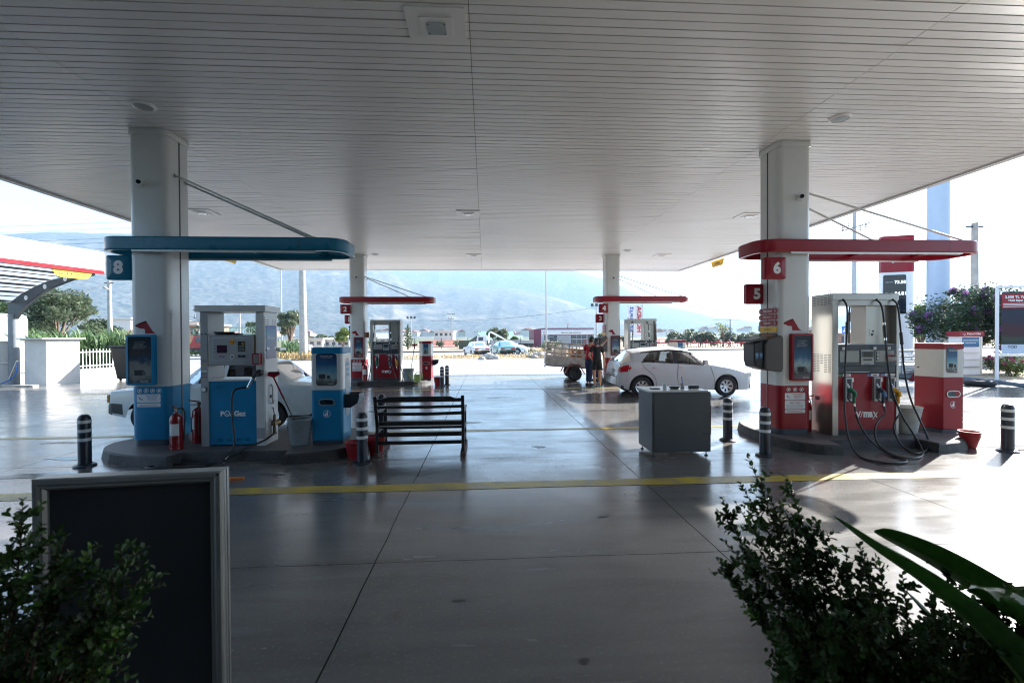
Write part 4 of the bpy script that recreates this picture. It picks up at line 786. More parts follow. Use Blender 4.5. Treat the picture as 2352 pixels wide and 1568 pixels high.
# ---- fuel pump with three nozzles
def hw(u, v, Y): return at((1880 + u / 3.267) / 1.0204, (640 + v / 3.267) / 1.0204, Y)
def hg(u, v): return gp((1880 + u / 3.267) / 1.0204, (640 + v / 3.267) / 1.0204, 0.02)
FX0, FX1, FY0, FY1 = 5.86, 7.04, 7.36, 7.86
def rx(u): return FX0 + (u - 235) / (765 - 235) * (FX1 - FX0)
def rz(v): return EYE + (769.3 - (640 + v / 3.267) / 1.0204) * 0.007035
FO = Vector((6.45, 7.61, ITOP)); TF = T(-FO.x, -FO.y, -ITOP)
fp = thing('fuel_pump', 'red and steel fuel pump with three nozzles on right island', 'fuel pump', FO)
zT = 2.545
b = MB(TF); b.box(FX0, FX0 + 0.10, FY0, FY1, ITOP, zT - 0.19, 'steel_frame'); b.build('side_post', fp, bevel=0.004)
b = MB(TF); b.box(FX1 - 0.045, FX1, FY0, FY1, ITOP, zT - 0.19, 'steel_frame'); b.build('side_post', fp, bevel=0.004)
b = MB(TF); b.box(FX0 - 0.004, FX0 - 0.0005, FY0 + 0.004, FY1 - 0.004, ITOP + 0.02, 1.14, 'red_side' if 'red_side' in MATS else 'steel'); b.box(FX0 - 0.004, FX0 - 0.0005, FY0 + 0.004, FY1 - 0.004, 1.141, zT - 0.005, 'steel'); b.build('flank_sheet', fp)
b = MB(TF); b.box(FX0, FX1, FY0, FY0 + 0.03, zT - 0.1, zT, 'steel_frame'); b.box(FX0, FX1, FY0 + 0.03, FY1 - 0.03, zT - 0.19, zT - 0.003, 'steel_frame'); b.box(FX0, FX1, FY1 - 0.03, FY1, zT - 0.1, zT, 'steel_frame'); b.box(FX0 - 0.0, FX1 + 0.012, FY0 - 0.012, FY1 + 0.012, zT + 0.0005, zT + 0.008, 'steel'); b.build('top_beam', fp, bevel=0.003)
b = MB(TF); b.tube([(FX0 + 0.05, 7.5, zT), (FX0 + 0.02, 7.5, zT + 0.035), (FX0 + 0.05, 7.5, zT + 0.065), (FX0 + 0.08, 7.5, zT + 0.035), (FX0 + 0.05, 7.5, zT)], 0.006, 'steel'); b.build('lifting_eye', fp)
b = MB(TF); b.box(rx(545), FX1 - 0.046, FY0 + 0.12, FY1 - 0.05, rz(550), zT - 0.19, 'steel'); b.build('hose_cover', fp, bevel=0.003)
b = MB(TF); b.box(rx(575), rx(615), FY0 + 0.118, FY0 + 0.1195, rz(485), rz(430), 'reflective_white'); b.box(rx(595), rx(612), FY0 + 0.117, FY0 + 0.118, rz(450), rz(436), 'nozzle_green'); b.box(rx(586), rx(606), FY0 + 0.117, FY0 + 0.118, rz(478), rz(462), 'letter_dark'); b.build('info_sticker', fp)
zh0, zh1 = rz(780), rz(552)
b = MB(TF); b.box(FX0 + 0.101, FX1 - 0.046, FY0 + 0.01, FY1 - 0.01, zh0, zh1, 'navy_plastic'); b.box(FX0 + 0.101, FX1 - 0.046, FY0 + 0.0, FY0 + 0.01, rz(722), zh1 - 0.005, 'navy_plastic'); hd = b.build('computer_head', fp, bevel=0.004)
b = MB(TF); b.box(FX0 + 0.101, FX1 - 0.046, FY0 + 0.03, FY1 - 0.03, zh1 + 0.0005, zh1 + 0.012, 'reflective_white'); b.build('shelf', fp)
b = MB(TF); b.prism(rrect(rx(292), rx(443), rz(690), rz(600), 0.008, 3), 0.0005, 0.004, 'screen_grey', Mfront(0, FY0, 0)); b.build('left_panel', hd)
b = MB(TF); b.prism(rrect(rx(573), rx(723), rz(690), rz(600), 0.008, 3), 0.0005, 0.004, 'screen_grey', Mfront(0, FY0, 0)); b.build('right_panel', hd)
b = MB(TF); b.prism(rrect(rx(457), rx(560), rz(712), rz(593), 0.006, 3), 0.0005, 0.012, 'panel_grey', Mfront(0, FY0, 0)); b.build('display', hd)
b = MB(TF); b.box(rx(462), rx(556), FY0 - 0.0145, FY0 - 0.0125, rz(652), rz(606), 'counter_grey'); b.box(rx(478), rx(538), FY0 - 0.016, FY0 - 0.0146, rz(648), rz(610), 'screen_dark')
for u in (473, 497, 521): b.box(rx(u), rx(u + 20), FY0 - 0.014, FY0 - 0.0125, rz(680), rz(666), 'screen_dark')
for u in (478, 496, 514): b.box(rx(u), rx(u + 10), FY0 - 0.014, FY0 - 0.0125, rz(706), rz(701), 'letter_dark')
b.build('display_windows', hd)
b = MB(TF); b.box(rx(579), rx(602), FY0 - 0.010, FY0 - 0.0042, rz(677), rz(608), 'screen_dark')
for r_ in range(6):
    for c_ in range(2): b.box(rx(583 + c_ * 10), rx(589 + c_ * 10), FY0 - 0.013, FY0 - 0.0102, rz(617 + r_ * 11), rz(611 + r_ * 11), 'reflective_white')
b.build('keypad', hd)
b = MB(TF); b.box(rx(660), rx(735), FY0 - 0.03, FY0 - 0.0042, rz(683), rz(630), 'screen_grey'); b.box(rx(663), rx(732), FY0 - 0.0315, FY0 - 0.0302, rz(651), rz(634), 'red_paint'); b.box(rx(663), rx(732), FY0 - 0.0315, FY0 - 0.0302, rz(681), rz(677), 'red_paint'); b.box(rx(690), rx(722), FY0 - 0.033, FY0 - 0.0316, rz(648), rz(641), 'screen_dark'); b.build('card_reader', hd, bevel=0.003)
for u, s_ in ((322, '1'), (571, ''), (686, '3')):
    b = MB(TF); b.box(rx(u - 11), rx(u + 11), FY0 - 0.003, FY0 - 0.0005, rz(592), rz(570), 'reflective_white')
    if s_: b.text(s_, 'letter_dark', Mfront(rx(u), FY0 - 0.003, rz(581)), 0.02, 0.025)
    b.build('grade_tag', hd)
b = MB(TF); b.box(FX0 + 0.103, FX1 - 0.048, FY0 - 0.004, FY0 + 0.012, rz(724) - 0.003, rz(724) + 0.003, 'steel_dark'); b.box(FX0 + 0.2, FX0 + 0.65, FY0 - 0.002, FY0 + 0.01, rz(771) - 0.003, rz(771) + 0.003, 'aluminium'); b.build('trim_strip', hd)
zl1 = rz(785); b = MB(TF); b.box(FX0 + 0.101, FX1 - 0.046, FY0 + 0.02, FY1 - 0.02, ITOP + 0.09, zl1, 'red_paint'); b.build('lower_panel', fp, bevel=0.003)
b = MB(TF); b.box(FX0 + 0.101, FX1 - 0.046, FY0 + 0.025, FY1 - 0.025, ITOP + 0.0, ITOP + 0.088, 'steel_dark')
for k in range(34): b.box(FX0 + 0.12 + k * 0.03, FX0 + 0.136 + k * 0.03, FY0 + 0.0225, FY0 + 0.0245, ITOP + 0.03, ITOP + 0.06, 'letter_dark')
b.build('base_grille', fp)
b = MB(TF)
for k, (za, zb, cs) in enumerate(((2.50, 2.36, 5), (1.52, 1.20, 5))):
    z = za
    while z > zb:
        for c_ in range(cs):
            if k == 1 and c_ == 2 and z < 1.36: continue
            b.box(FX0 - 0.0065, FX0 - 0.0042, FY0 + 0.04 + c_ * 0.087, FY0 + 0.105 + c_ * 0.087, z - 0.010, z, 'letter_dark')
        z -= 0.03
b.box(FX0 - 0.0065, FX0 - 0.0042, FY0 + 0.30, FY0 + 0.40, 0.71, 0.78, 'letter_dark'); b.build('side_vent', fp)
b = MB(TF); M_ = Mfront(0, FY0 + 0.019, 0)
b.text('V', 'letter_white', M_ @ T(rx(447), rz(1112), 0), 0.10, 0.11, 0.04); b.add([(rx(462), rz(1138), 0.002), (rx(468), rz(1138), 0.002), (rx(484), rz(1088), 0.002), (rx(478), rz(1088), 0.002)], [(0, 1, 2, 3)], 'letter_white', False, M_)
b.text('ma', 'letter_white', M_ @ T(rx(525), rz(1115), 0), 0.17, 0.10, 0.06, fit=True); b.add([(rx(562), rz(1092), 0.002), (rx(572), rz(1090), 0.002), (rx(600), rz(1136), 0.002), (rx(590), rz(1138), 0.002)], [(0, 1, 2, 3)], 'letter_white', False, M_); b.add([(rx(558), rz(1155), 0.002), (rx(566), rz(1153), 0.002), (rx(604), rz(1096), 0.002), (rx(596), rz(1096), 0.002)], [(0, 1, 2, 3)], 'letter_white', False, M_)
b.build('lettering', fp)
NZ = (('nozzle_green', 330, 382, 'nozzle_green'), ('nozzle_navy', 556, 612, 'nozzle_blue'), ('nozzle_yellow', 668, 722, 'nozzle_yellow'))
for k, (nm, u0, u1, tipm) in enumerate(NZ):
    b = MB(TF); b.box(rx(u0), rx(u1), FY0 - 0.03, FY0 + 0.0195, rz(1005), rz(812), 'galvanised'); b.box(rx(u0) + 0.02, rx(u1) - 0.02, FY0 - 0.032, FY0 - 0.0302, rz(985), rz(825), 'letter_dark'); bt = b.build('nozzle_boot', fp, bevel=0.004)
    b = MB(TF); b.box(rx(u0 - 42 if k else u0 - 43), rx(u0 + 55 if k != 2 else u0 + 75) , FY0 + 0.0155, FY0 + 0.0185, rz(806), rz(786), 'reflective_white'); b.box(rx(u0 - 42), rx(u0 - 8), FY0 + 0.0145, FY0 + 0.0154, rz(806), rz(786), ('nozzle_green', 'poster_lpg', 'poster_lpg')[k]); b.text('VMAX', 'letter_red', Mfront(rx(u0 + 22), FY0 + 0.0154, rz(796)), 0.08, 0.03, 0.04)
    b.box(rx(u1 - 5), rx(u1 + 8), FY0 - 0.034, FY0 - 0.0305, rz(848), rz(816), 'reflective_white'); b.build('grade_label', fp)
    c0, c1, c2, c3 = hw(u0 + 12, 845, FY0 - 0.05), hw(u0 + 40, 892, FY0 - 0.10), hw(u0 + 66, 915, FY0 - 0.13), hw(u0 + 68, 995, FY0 - 0.13)
    b = MB(TF); b.cyl(c0, c1, 0.016, 0.019, m='aluminium', n=12); b.build('spout', fp)
    b = MB(TF); b.tube([c1 + Vector((-0.02, 0.01, 0.02)), c1, (c1 + c2) / 2 + Vector((0.0, -0.005, 0.005)), c2, (c2 + c3) / 2, c3], lambda t: 0.030 + 0.012 * math.sin(PI * min(1, t * 1.6)) - 0.008 * t, nm, 12, 4)
    b.cyl(c2 + Vector((-0.01, -0.02, 0.02)), c2 + Vector((0.008, -0.03, -0.06)), 0.03, 0.026, m=tipm, n=12); b.build('nozzle_grip', fp)
    b = MB(TF); g_ = c1 + Vector((-0.04, -0.01, -0.06)); b.tube([c1 + Vector((0.0, -0.01, -0.02)), g_, g_ + Vector((-0.01, 0, -0.08)), g_ + Vector((0.04, 0.0, -0.14)), c3 + Vector((0, 0.0, 0.02))], 0.011, 'black_plastic', 8, 5); b.build('lever_guard', fp)
    b = MB(TF); b.cyl(c3, c3 + Vector((0.005, 0, -0.05)), 0.018, m='chrome', n=12); b.cyl(c3 + Vector((0.005, 0, -0.05)), c3 + Vector((0.02, -0.01, -0.14)), 0.017, m='steel_dark', n=12); b.build('swivel', fp)
H1 = [hw(315, 205, 7.36), hw(338, 240, 7.30), hw(345, 300, 7.27), hw(344, 420, 7.25), hw(332, 650, 7.22), hw(323, 950, 7.18), hw(332, 1120, 7.12), hw(362, 1280, 6.98), hg(430, 1395), hg(560, 1440), hg(700, 1452), hg(790, 1446), hg(790, 1425), hg(700, 1400), hw(600, 1345, 6.85), hw(510, 1265, 7.0), hw(445, 1165, 7.12), hw(412, 1082, 7.215)]
H2 = [hw(570, 205, 7.36), hw(600, 235, 7.30), hw(618, 300, 7.27), hw(632, 450, 7.25), hw(655, 680, 7.2), hw(690, 900, 7.15), hw(760, 1080, 7.08), hw(840, 1210, 7.0), hw(905, 1320, 6.9), hg(925, 1385), hg(880, 1412), hg(780, 1412), hg(690, 1388), hw(610, 1340, 6.85), hw(565, 1270, 7.0), hw(560, 1180, 7.1), hw(590, 1120, 7.17), hw(634, 1080, 7.215)]
H3 = [hw(695, 205, 7.36), hw(725, 235, 7.31), hw(742, 320, 7.28), hw(760, 500, 7.25), hw(785, 760, 7.2), hw(830, 960, 7.15), hw(900, 1120, 7.1), hw(955, 1240, 7.0), hw(968, 1320, 6.93), hg(930, 1368), hg(860, 1378), hw(785, 1340, 6.88), hw(725, 1260, 7.0), hw(702, 1180, 7.1), hw(716, 1125, 7.18), hw(746, 1082, 7.215)]
for k, H_ in enumerate((H1, H2, H3)):
    MB(TF).tube(H_, 0.0145, 'hose_black', 10, 6).build('hose', fp)
    b = MB(TF); a_ = H_[0]; b.cyl(a_ + Vector((0, 0.05, 0.02)), a_, 0.022, m='steel_dark', n=12); j = 3; d_ = (H_[j] - H_[j - 1]).normalized(); b.cyl(H_[j] - d_ * 0.10, H_[j] + d_ * 0.10, 0.024, m='black_plastic', n=12)
    if k == 1: b.cyl(H_[j] + d_ * 0.101, H_[j] + d_ * 0.14, 0.021, m='chrome', n=12); b.cyl(H_[j] - d_ * 0.16, H_[j] - d_ * 0.12, 0.021, m='chrome', n=12)
    b.build('breakaway_coupling', fp)
for u, Y in ((380, 7.84), (500, 7.84)):   # hoses of the pump's far side
    MB(TF).tube([hw(u + 8, 225, Y), hw(u - 14, 245, Y + 0.06), hw(u - 20, 330, Y + 0.08), hw(u - 22, 550, Y + 0.1), hw(u - 30, 900, Y + 0.12), hw(u, 1220, Y + 0.2)], 0.0145, 'hose_black', 10, 6).build('hose', fp)
    b = MB(TF); b.cyl(hw(u - 20, 300, Y + 0.08), hw(u - 21, 370, Y + 0.08), 0.024, m='black_plastic', n=12); b.build('breakaway_coupling', fp)
copy_tree(fp, FO + SH['BL'], 0, 'far red fuel pump on the left behind the blue cabinet')
copy_tree(fp, FO + SH['BR'], 0, 'far steel fuel pump standing behind the white hatchback')

# ---- payment terminals hanging on the right pillars
def pay_box(label, sh):
    o = thing('payment_terminal', label, 'payment terminal', (4.78 + sh.x, 7.55 + sh.y, 1.25)); TM_ = T(-4.78, -7.55, -1.25)
    b = MB(TM_); sec = [(4.74, 1.26), (5.02, 1.23), (5.04, 1.30), (5.04, 1.80), (5.02, 1.85), (4.78, 1.80), (4.72, 1.70), (4.72, 1.36)]
    b.prism([(x, z) for x, z in sec], -7.85, -7.42, 'box_grey', frame_m((0, 0, 0), (1, 0, 0), (0, 0, 1), (0, -1, 0))); b.build('housing', o, bevel=0.02, seg=3)
    b = MB(TM_); b.prism([(4.58, 1.32), (4.72, 1.27), (4.72, 1.77), (4.55, 1.72), (4.55, 1.44)], -7.80, -7.47, 'black_plastic', frame_m((0, 0, 0), (1, 0, 0), (0, 0, 1), (0, -1, 0))); b.build('hood', o, bevel=0.02, seg=2)
    b = MB(TM_); b.add([(4.50, 7.44, 1.775), (4.75, 7.43, 1.83), (4.75, 7.84, 1.83), (4.50, 7.84, 1.775), (4.50, 7.44, 1.745), (4.75, 7.43, 1.79), (4.75, 7.84, 1.79), (4.50, 7.84, 1.745)], [(0, 1, 2, 3), (7, 6, 5, 4), (0, 4, 5, 1), (1, 5, 6, 2), (2, 6, 7, 3), (3, 7, 4, 0)], 'box_grey'); b.build('visor', o)
    for x in (4.575, 4.645): MB(TM_).box(x, x + 0.05, 7.462, 7.4695, 1.46, 1.56, 'poster_lpg').build('screen', o)
mat('box_grey', (0.085, 0.075, 0.07), 0.55, var=0.1, dirt=0.1)
pay_box('dark grey payment terminal on the front right pillar', Vector((0, 0, 0))); pay_box('dark payment terminal the man reaches for on rear pillar', SH['BR'])
o = thing('wall_lamp', 'small brown box on the right side of the rear left pillar', 'box', (-4.78, 18.6, 1.95)); MB().box(-0.03, 0.10, -0.08, 0.08, -0.1, 0.12, 'wood_orange').build('case', o, bevel=0.01); MB().box(0.0, 0.06, -0.12, -0.0805, -0.06, 0.08, 'roof_tile').build('cover', o, bevel=0.01)

# ---- bollards
def bollard_proto(o):
    b = MB(); b.lathe([(0.0, 0.0), (0.135, 0.0), (0.135, 0.018), (0.11, 0.035), (0.09, 0.04)], 'navy_plastic', n=28); b.build('base', o)
    b = MB(); b.lathe([(0.078, 0.0395), (0.078, 0.66), (0.074, 0.71), (0.055, 0.745), (0.03, 0.757), (0.0, 0.76)], 'navy_plastic', n=28); b.build('post', o)
    for z in (0.37, 0.50, 0.63): MB().lathe([(0.0785, z), (0.0800, z + 0.002), (0.0800, z + 0.043), (0.0785, z + 0.045)], 'reflective_white', n=28).build('reflective_band', o)
bol = None
for (x, y_, rz_, lab) in ((-5.85, 6.98, 0.2, 'bollard at far left in front of the blue footed pillar'), (-1.82, 6.80, 1.0, 'bollard between the blue cabinet and the bench'), (-2.02, 8.95, 0.5, 'bollard seen through the bench back at its left end'),
        (4.27, 7.80, 0, 'bollard between the grey counter and right island'), (4.28, 6.74, 2, 'bollard in front of the right island corner'), (8.21, 6.69, 1.3, 'bollard at far right standing alone in the sun'),
        (-1.63, 17.14, 0, 'nearer of two far bollards right of the far left island'), (-1.50, 17.80, 0.4, 'farther of two far bollards right of the far left island'), (4.42, 17.3, 0.4, 'far bollard hidden behind the woman in black')):
    if bol is None: bol = thing('bollard', lab, 'bollard', (x, y_, 0), rz_, 'dark bollards with white bands'); bollard_proto(bol)
    else: copy_tree(bol, (x, y_, 0), rz_, lab)

# ---- buckets, squeegees, extinguishers, watering can
def bucket(label, loc, r0_, r1_, h, m, handle=0.0, name='bucket', group=None):
    o = thing(name, label, 'bucket', loc, 0, group)
    b = MB(); b.lathe([(0.0, 0.012), (r0_ - 0.006, 0.012), (r1_ - 0.006, h), (r1_ + 0.012, h), (r1_ + 0.012, h - 0.02), (r1_, h - 0.025), (r1_ - 0.003, h - 0.05), (r1_ + 0.004, h - 0.055), (r1_ - 0.006, h - 0.09), (r0_, 0.01), (r0_ - 0.01, 0.0), (0, 0)], m, n=32); b.build('pail', o)
    b = MB(); s_ = 0.9; b.tube([(-r1_ - 0.012, 0, h - 0.03), (-r1_ * 0.9, r1_ * 0.5, h - 0.03 + handle), (0, r1_ * 1.0 + 0.02, h - 0.035 + handle), (r1_ * 0.9, r1_ * 0.5, h - 0.03 + handle), (r1_ + 0.012, 0, h - 0.03)], 0.004, 'steel', 6, 5); b.build('handle', o); return o
bucket('grey green plastic bucket beside the blue cabinet', (-2.97, 7.46, ITOP), 0.135, 0.185, 0.42, 'bucket_grey')
bucket('pale dented bucket between right pump and red cabinet', (7.28, 7.50, ITOP), 0.17, 0.235, 0.46, 'bucket_pale')
bucket('red bucket left of the bollard by the bench', (-2.02, 7.12, 0), 0.095, 0.135, 0.26, 'bucket_red'); bucket('dark red bucket under the left end of bench', (-1.74, 7.32, 0), 0.10, 0.14, 0.30, 'bucket_red')
bucket('red bucket on the sunlit floor at right island end', (7.90, 6.98, 0), 0.08, 0.135, 0.27, 'bucket_red')
bucket('far grey bucket on the far left island', (-3.02, 18.0, ITOP), 0.16, 0.21, 0.48, 'bucket_grey'); bucket('small far red bucket behind the two far bollards', (-1.83, 17.45, 0), 0.10, 0.14, 0.34, 'bucket_red')
def squeegee(label, p0, p1, name='window_squeegee'):
    p0, p1 = Vector(p0), Vector(p1); o = thing(name, label, 'squeegee', p0); b = MB(T(-p0.x, -p0.y, -p0.z)); d = (p1 - p0).normalized(); m_ = p0 + (p1 - p0) * 0.62
    b.cyl(p0, m_, 0.011, m='brown_stick', n=10); b.build('stick', o); b = MB(T(-p0.x, -p0.y, -p0.z)); b.cyl(m_, p1 - d * 0.05, 0.015, 0.013, m='red_paint', n=10); b.build('grip', o)
    s_ = Vector((1, 0.2, 0)).normalized(); q = p1 - d * 0.055; nn = d.cross(s_).normalized() * 0.012; b = MB(T(-p0.x, -p0.y, -p0.z))
    pts = [q - s_ * 0.02, p1 - s_ * 0.115, p1 - s_ * 0.115 + d * 0.02, p1 + s_ * 0.115 + d * 0.02, p1 + s_ * 0.115, q + s_ * 0.02]
    b.add([p + nn for p in pts] + [p - nn for p in pts], [(0, 1, 2, 3, 4, 5), (11, 10, 9, 8, 7, 6)] + [(i, (i + 1) % 6, 6 + (i + 1) % 6, 6 + i) for i in range(6)], 'red_paint'); b.build('head', o)
    b = MB(T(-p0.x, -p0.y, -p0.z)); b.add([p1 - s_ * 0.12 + d * 0.0205 + nn * 0.5, p1 + s_ * 0.12 + d * 0.0205 + nn * 0.5, p1 + s_ * 0.12 + d * 0.045 + nn * 0.5, p1 - s_ * 0.12 + d * 0.045 + nn * 0.5], [(0, 1, 2, 3)], 'hose_black'); b.build('rubber_blade', o)
squeegee('red squeegee leaning on gas pump with stick in bucket', (-2.94, 7.50, 0.22), (-3.44, 7.55, 1.27)); squeegee('far squeegee standing in the far grey bucket', (-2.98, 18.05, 0.25), (-2.80, 18.2, 1.55))
def extinguisher(label, x, y_, z, rot, s_=1.0, name='fire_extinguisher'):
    o = thing(name, label, 'fire extinguisher', (x, y_, z), rot, 'red fire extinguishers'); o.scale = (s_, s_, s_)
    MB().lathe([(0.0, 0.0), (0.085, 0.0), (0.09, 0.01), (0.088, 0.03), (0.090, 0.03), (0.090, 0.46), (0.080, 0.51), (0.05, 0.54), (0.025, 0.555), (0.02, 0.58)], 'extinguisher_red', n=28).build('cylinder', o)
    b = MB(); b.cyl((0, 0, 0.58), (0, 0, 0.63), 0.024, m='brass', n=14); b.cyl((0, -0.01, 0.60), (0, -0.05, 0.60), 0.016, m='letter_white', n=12); b.build('valve', o)
    b = MB(); b.add([(-0.012, 0.02, 0.625), (0.012, 0.02, 0.625), (0.012, -0.13, 0.665), (-0.012, -0.13, 0.665), (-0.012, 0.02, 0.645), (0.012, 0.02, 0.645), (0.012, -0.13, 0.685), (-0.012, -0.13, 0.685)], [(0, 1, 2, 3), (7, 6, 5, 4), (0, 4, 5, 1), (1, 5, 6, 2), (2, 6, 7, 3), (3, 7, 4, 0)], 'extinguisher_red'); b.box(-0.011, 0.011, -0.11, 0.01, 0.595, 0.607, 'extinguisher_red'); b.build('lever', o)
    MB().tube([(0.02, 0.0, 0.61), (0.08, 0.0, 0.63), (0.12, -0.02, 0.52), (0.108, -0.02, 0.35), (0.105, -0.02, 0.15)], 0.011, 'hose_black', 8, 6).build('hose', o)
    b = MB(); n = 10; vs = [(0.0908 * math.cos(a), 0.0908 * math.sin(a), z_) for z_ in (0.22, 0.40) for a in np.linspace(-PI * 0.78, -PI * 0.3, n)]; b.add(vs, [(i, i + 1, n + i + 1, n + i) for i in range(n - 1)], 'reflective_white', True); b.build('label_sticker', o)
extinguisher('fire extinguisher in front at foot of the left pillar', -4.77, 7.30, ITOP, 0.3); extinguisher('fire extinguisher behind, nearer the gas pump', -4.69, 7.72, ITOP, -0.8, 1.05)
extinguisher('small fire extinguisher behind the right pillar foot', 5.70, 7.78, ITOP, 0.5, 0.95); extinguisher('far fire extinguisher beside the far left pump', -4.78, 18.3, ITOP, 0.4, 1.15)
o = thing('watering_can', 'lime green watering can on the far left island', 'watering can', (-2.62, 17.62, ITOP))
MB().lathe([(0.0, 0), (0.13, 0.0), (0.12, 0.28), (0.11, 0.28), (0.11, 0.26), (0, 0.26)], 'watering_green', n=20).build('body', o); MB().tube([(-0.1, 0, 0.06), (-0.2, 0, 0.12), (-0.32, 0, 0.27)], 0.02, 'watering_green').build('spout', o); MB().lathe([(0.02, 0), (0.045, 0.04), (0, 0.045)], 'watering_green', (0, 0, 0), 12, T(-0.32, 0, 0.26) @ Matrix.Rotation(-0.8, 4, 'Y')).build('rose', o); MB().tube([(0.11, 0, 0.05), (0.2, 0, 0.15), (0.17, 0, 0.33), (0.0, 0, 0.36), (-0.1, 0, 0.27)], 0.014, 'watering_green').build('handle', o)

# ---- bench (seen from behind)
be = thing('park_bench', 'black slatted wooden bench seen from behind', 'bench', (-1.0, 7.5, 0)); TB = T(1.0, -7.5, 0)
bx0, bx1 = -1.72, -0.34
for x in (bx0, bx1 - 0.045):
    b = MB(TB); b.add([(x, 7.13, 0.07), (x + 0.05, 7.13, 0.07), (x + 0.05, 7.20, 0.07), (x, 7.20, 0.07), (x, 7.19, 0.45), (x + 0.05, 7.19, 0.45), (x + 0.05, 7.26, 0.45), (x, 7.26, 0.45), (x, 7.05, 0.95), (x + 0.05, 7.05, 0.95), (x + 0.05, 7.10, 0.95), (x, 7.10, 0.95)], [(0, 1, 5, 4), (1, 2, 6, 5), (2, 3, 7, 6), (3, 0, 4, 7), (4, 5, 9, 8), (5, 6, 10, 9), (6, 7, 11, 10), (7, 4, 8, 11), (8, 9, 10, 11), (3, 2, 1, 0)], 'bench_wood'); b.build('rear_leg', be, bevel=0.006)
    b = MB(TB); b.box(x, x + 0.05, 7.78, 7.84, 0.07, 0.66, 'bench_wood'); b.build('front_leg', be, bevel=0.005)
    b = MB(TB); b.box(x - 0.01, x + 0.06, 7.17, 7.90, 0.665, 0.69, 'bench_wood'); b.build('armrest', be, bevel=0.006)
    b = MB(TB); b.box(x + 0.005, x + 0.045, 7.2, 7.78, 0.36, 0.42, 'bench_wood'); b.box(x + 0.005, x + 0.045, 7.2, 7.78, 0.20, 0.24, 'bench_wood'); b.build('side_rail', be, bevel=0.004)
    b = MB(TB); b.box(x - 0.015, x + 0.065, 7.06, 7.96, 0.0, 0.068, 'bench_foot'); b.build('foot_beam', be, bevel=0.006)
for k, (z0_, z1_, yy) in enumerate(((0.855, 0.92, 7.075), (0.755, 0.80, 7.11), (0.645, 0.695, 7.145))):
    b = MB(TB); xs = np.linspace(bx0 + 0.051, bx1 - 0.046, 16); vs = []
    for x in xs:
        t = (x - bx0) / (bx1 - bx0); z2 = z1_ + (0.0 if k else (0.02 if 0.1 < t < 0.9 else -0.01)); sag = -0.006 * math.sin(PI * t) * k
        vs += [(x, yy, z0_ + sag), (x, yy + 0.022, z0_ + sag), (x, yy + 0.022, z2 + sag), (x, yy, z2 + sag)]
    b.add(vs, [(i * 4 + j, i * 4 + (j + 1) % 4, i * 4 + 4 + (j + 1) % 4, i * 4 + 4 + j) for i in range(15) for j in range(4)] + [(0, 1, 2, 3), (60, 63, 62, 61)], 'bench_wood'); b.build('back_slat', be)
for k in range(5): b = MB(TB); b.box(bx0 + 0.03, bx1 - 0.03, 7.24 + k * 0.118, 7.345 + k * 0.118, 0.425, 0.448, 'bench_wood'); b.build('seat_slat', be, bevel=0.004)
for yy, z0_, z1_ in ((7.205, 0.50, 0.565), (7.16, 0.335, 0.40), (7.145, 0.215, 0.27), (7.79, 0.33, 0.40), (7.8, 0.22, 0.25)): b = MB(TB); b.box(bx0 + 0.051, bx1 - 0.046, yy, yy + 0.03, z0_ - 0.03, z1_ - 0.03, 'bench_wood'); b.build('rail', be, bevel=0.004)

# ---- grey counter
cx0, cx1, cy0, cy1 = 2.535, 3.455, 6.80, 7.42
ct = thing('counter_desk', 'dark grey steel counter with pale worktop', 'counter', (3.0, 7.1, 0)); TC = T(-3.0, -7.1, 0)
b = MB(TC); b.box(cx0, cx1, cy0, cy1, 0.07, 0.99, 'counter_grey'); b.build('body', ct, bevel=0.004)
b = MB(TC); b.box(cx0 + 0.03, cx1 - 0.012, cy0 - 0.008, cy0 - 0.0005, 0.085, 0.975, 'counter_grey'); b.build('door_panel', ct, bevel=0.002)
b = MB(TC)
for (xa, xb, za, zb) in ((cx0 + 0.035, cx0 + 0.15, 0.345, 0.353), (cx1 - 0.15, cx1 - 0.02, 0.34, 0.352), (cx1 - 0.016, cx1 - 0.002, 0.34, 0.78), (cx0 + 0.012, cx0 + 0.02, 0.33, 0.80)): b.box(xa, xb, cy0 - 0.012, cy0 - 0.0082, za, zb, 'letter_dark')
b.build('door_seam', ct)
b = MB(TC); b.box(cx0 - 0.05, cx1 - 0.045, cy0 - 0.012, cy1 + 0.02, 0.9905, 1.015, 'counter_top'); b.build('worktop', ct, bevel=0.003)
b = MB(TC); b.box(cx1 - 0.24, cx1 - 0.10, cy0 + 0.12, cy0 + 0.50, 1.0152, 1.0165, 'reflective_white'); b.build('paper_mat', ct)
for x in (cx0 + 0.04, cx1 - 0.05):
    for yy in (cy0 + 0.05, cy1 - 0.06): b = MB(TC); b.cyl((x, yy, 0.0), (x, yy, 0.014), 0.026, m='black_plastic'); b.cyl((x, yy, 0.014), (x, yy, 0.07), 0.008, m='steel_dark'); b.build('foot', ct)
zc_ = 1.0155
def small(name, label, cat, x, y_, parts):
    o = thing(name, label, cat, (x, y_, zc_))
    for pn, f_, bv in parts: f_().build(pn, o, bevel=bv)
small('paper_cup', 'white paper cup on the counter worktop', 'cup', 2.83, 7.05, [('shell', lambda: MB().lathe([(0, 0), (0.028, 0), (0.036, 0.075), (0.033, 0.075), (0.026, 0.006), (0, 0.006)], 'reflective_white'), 0)])
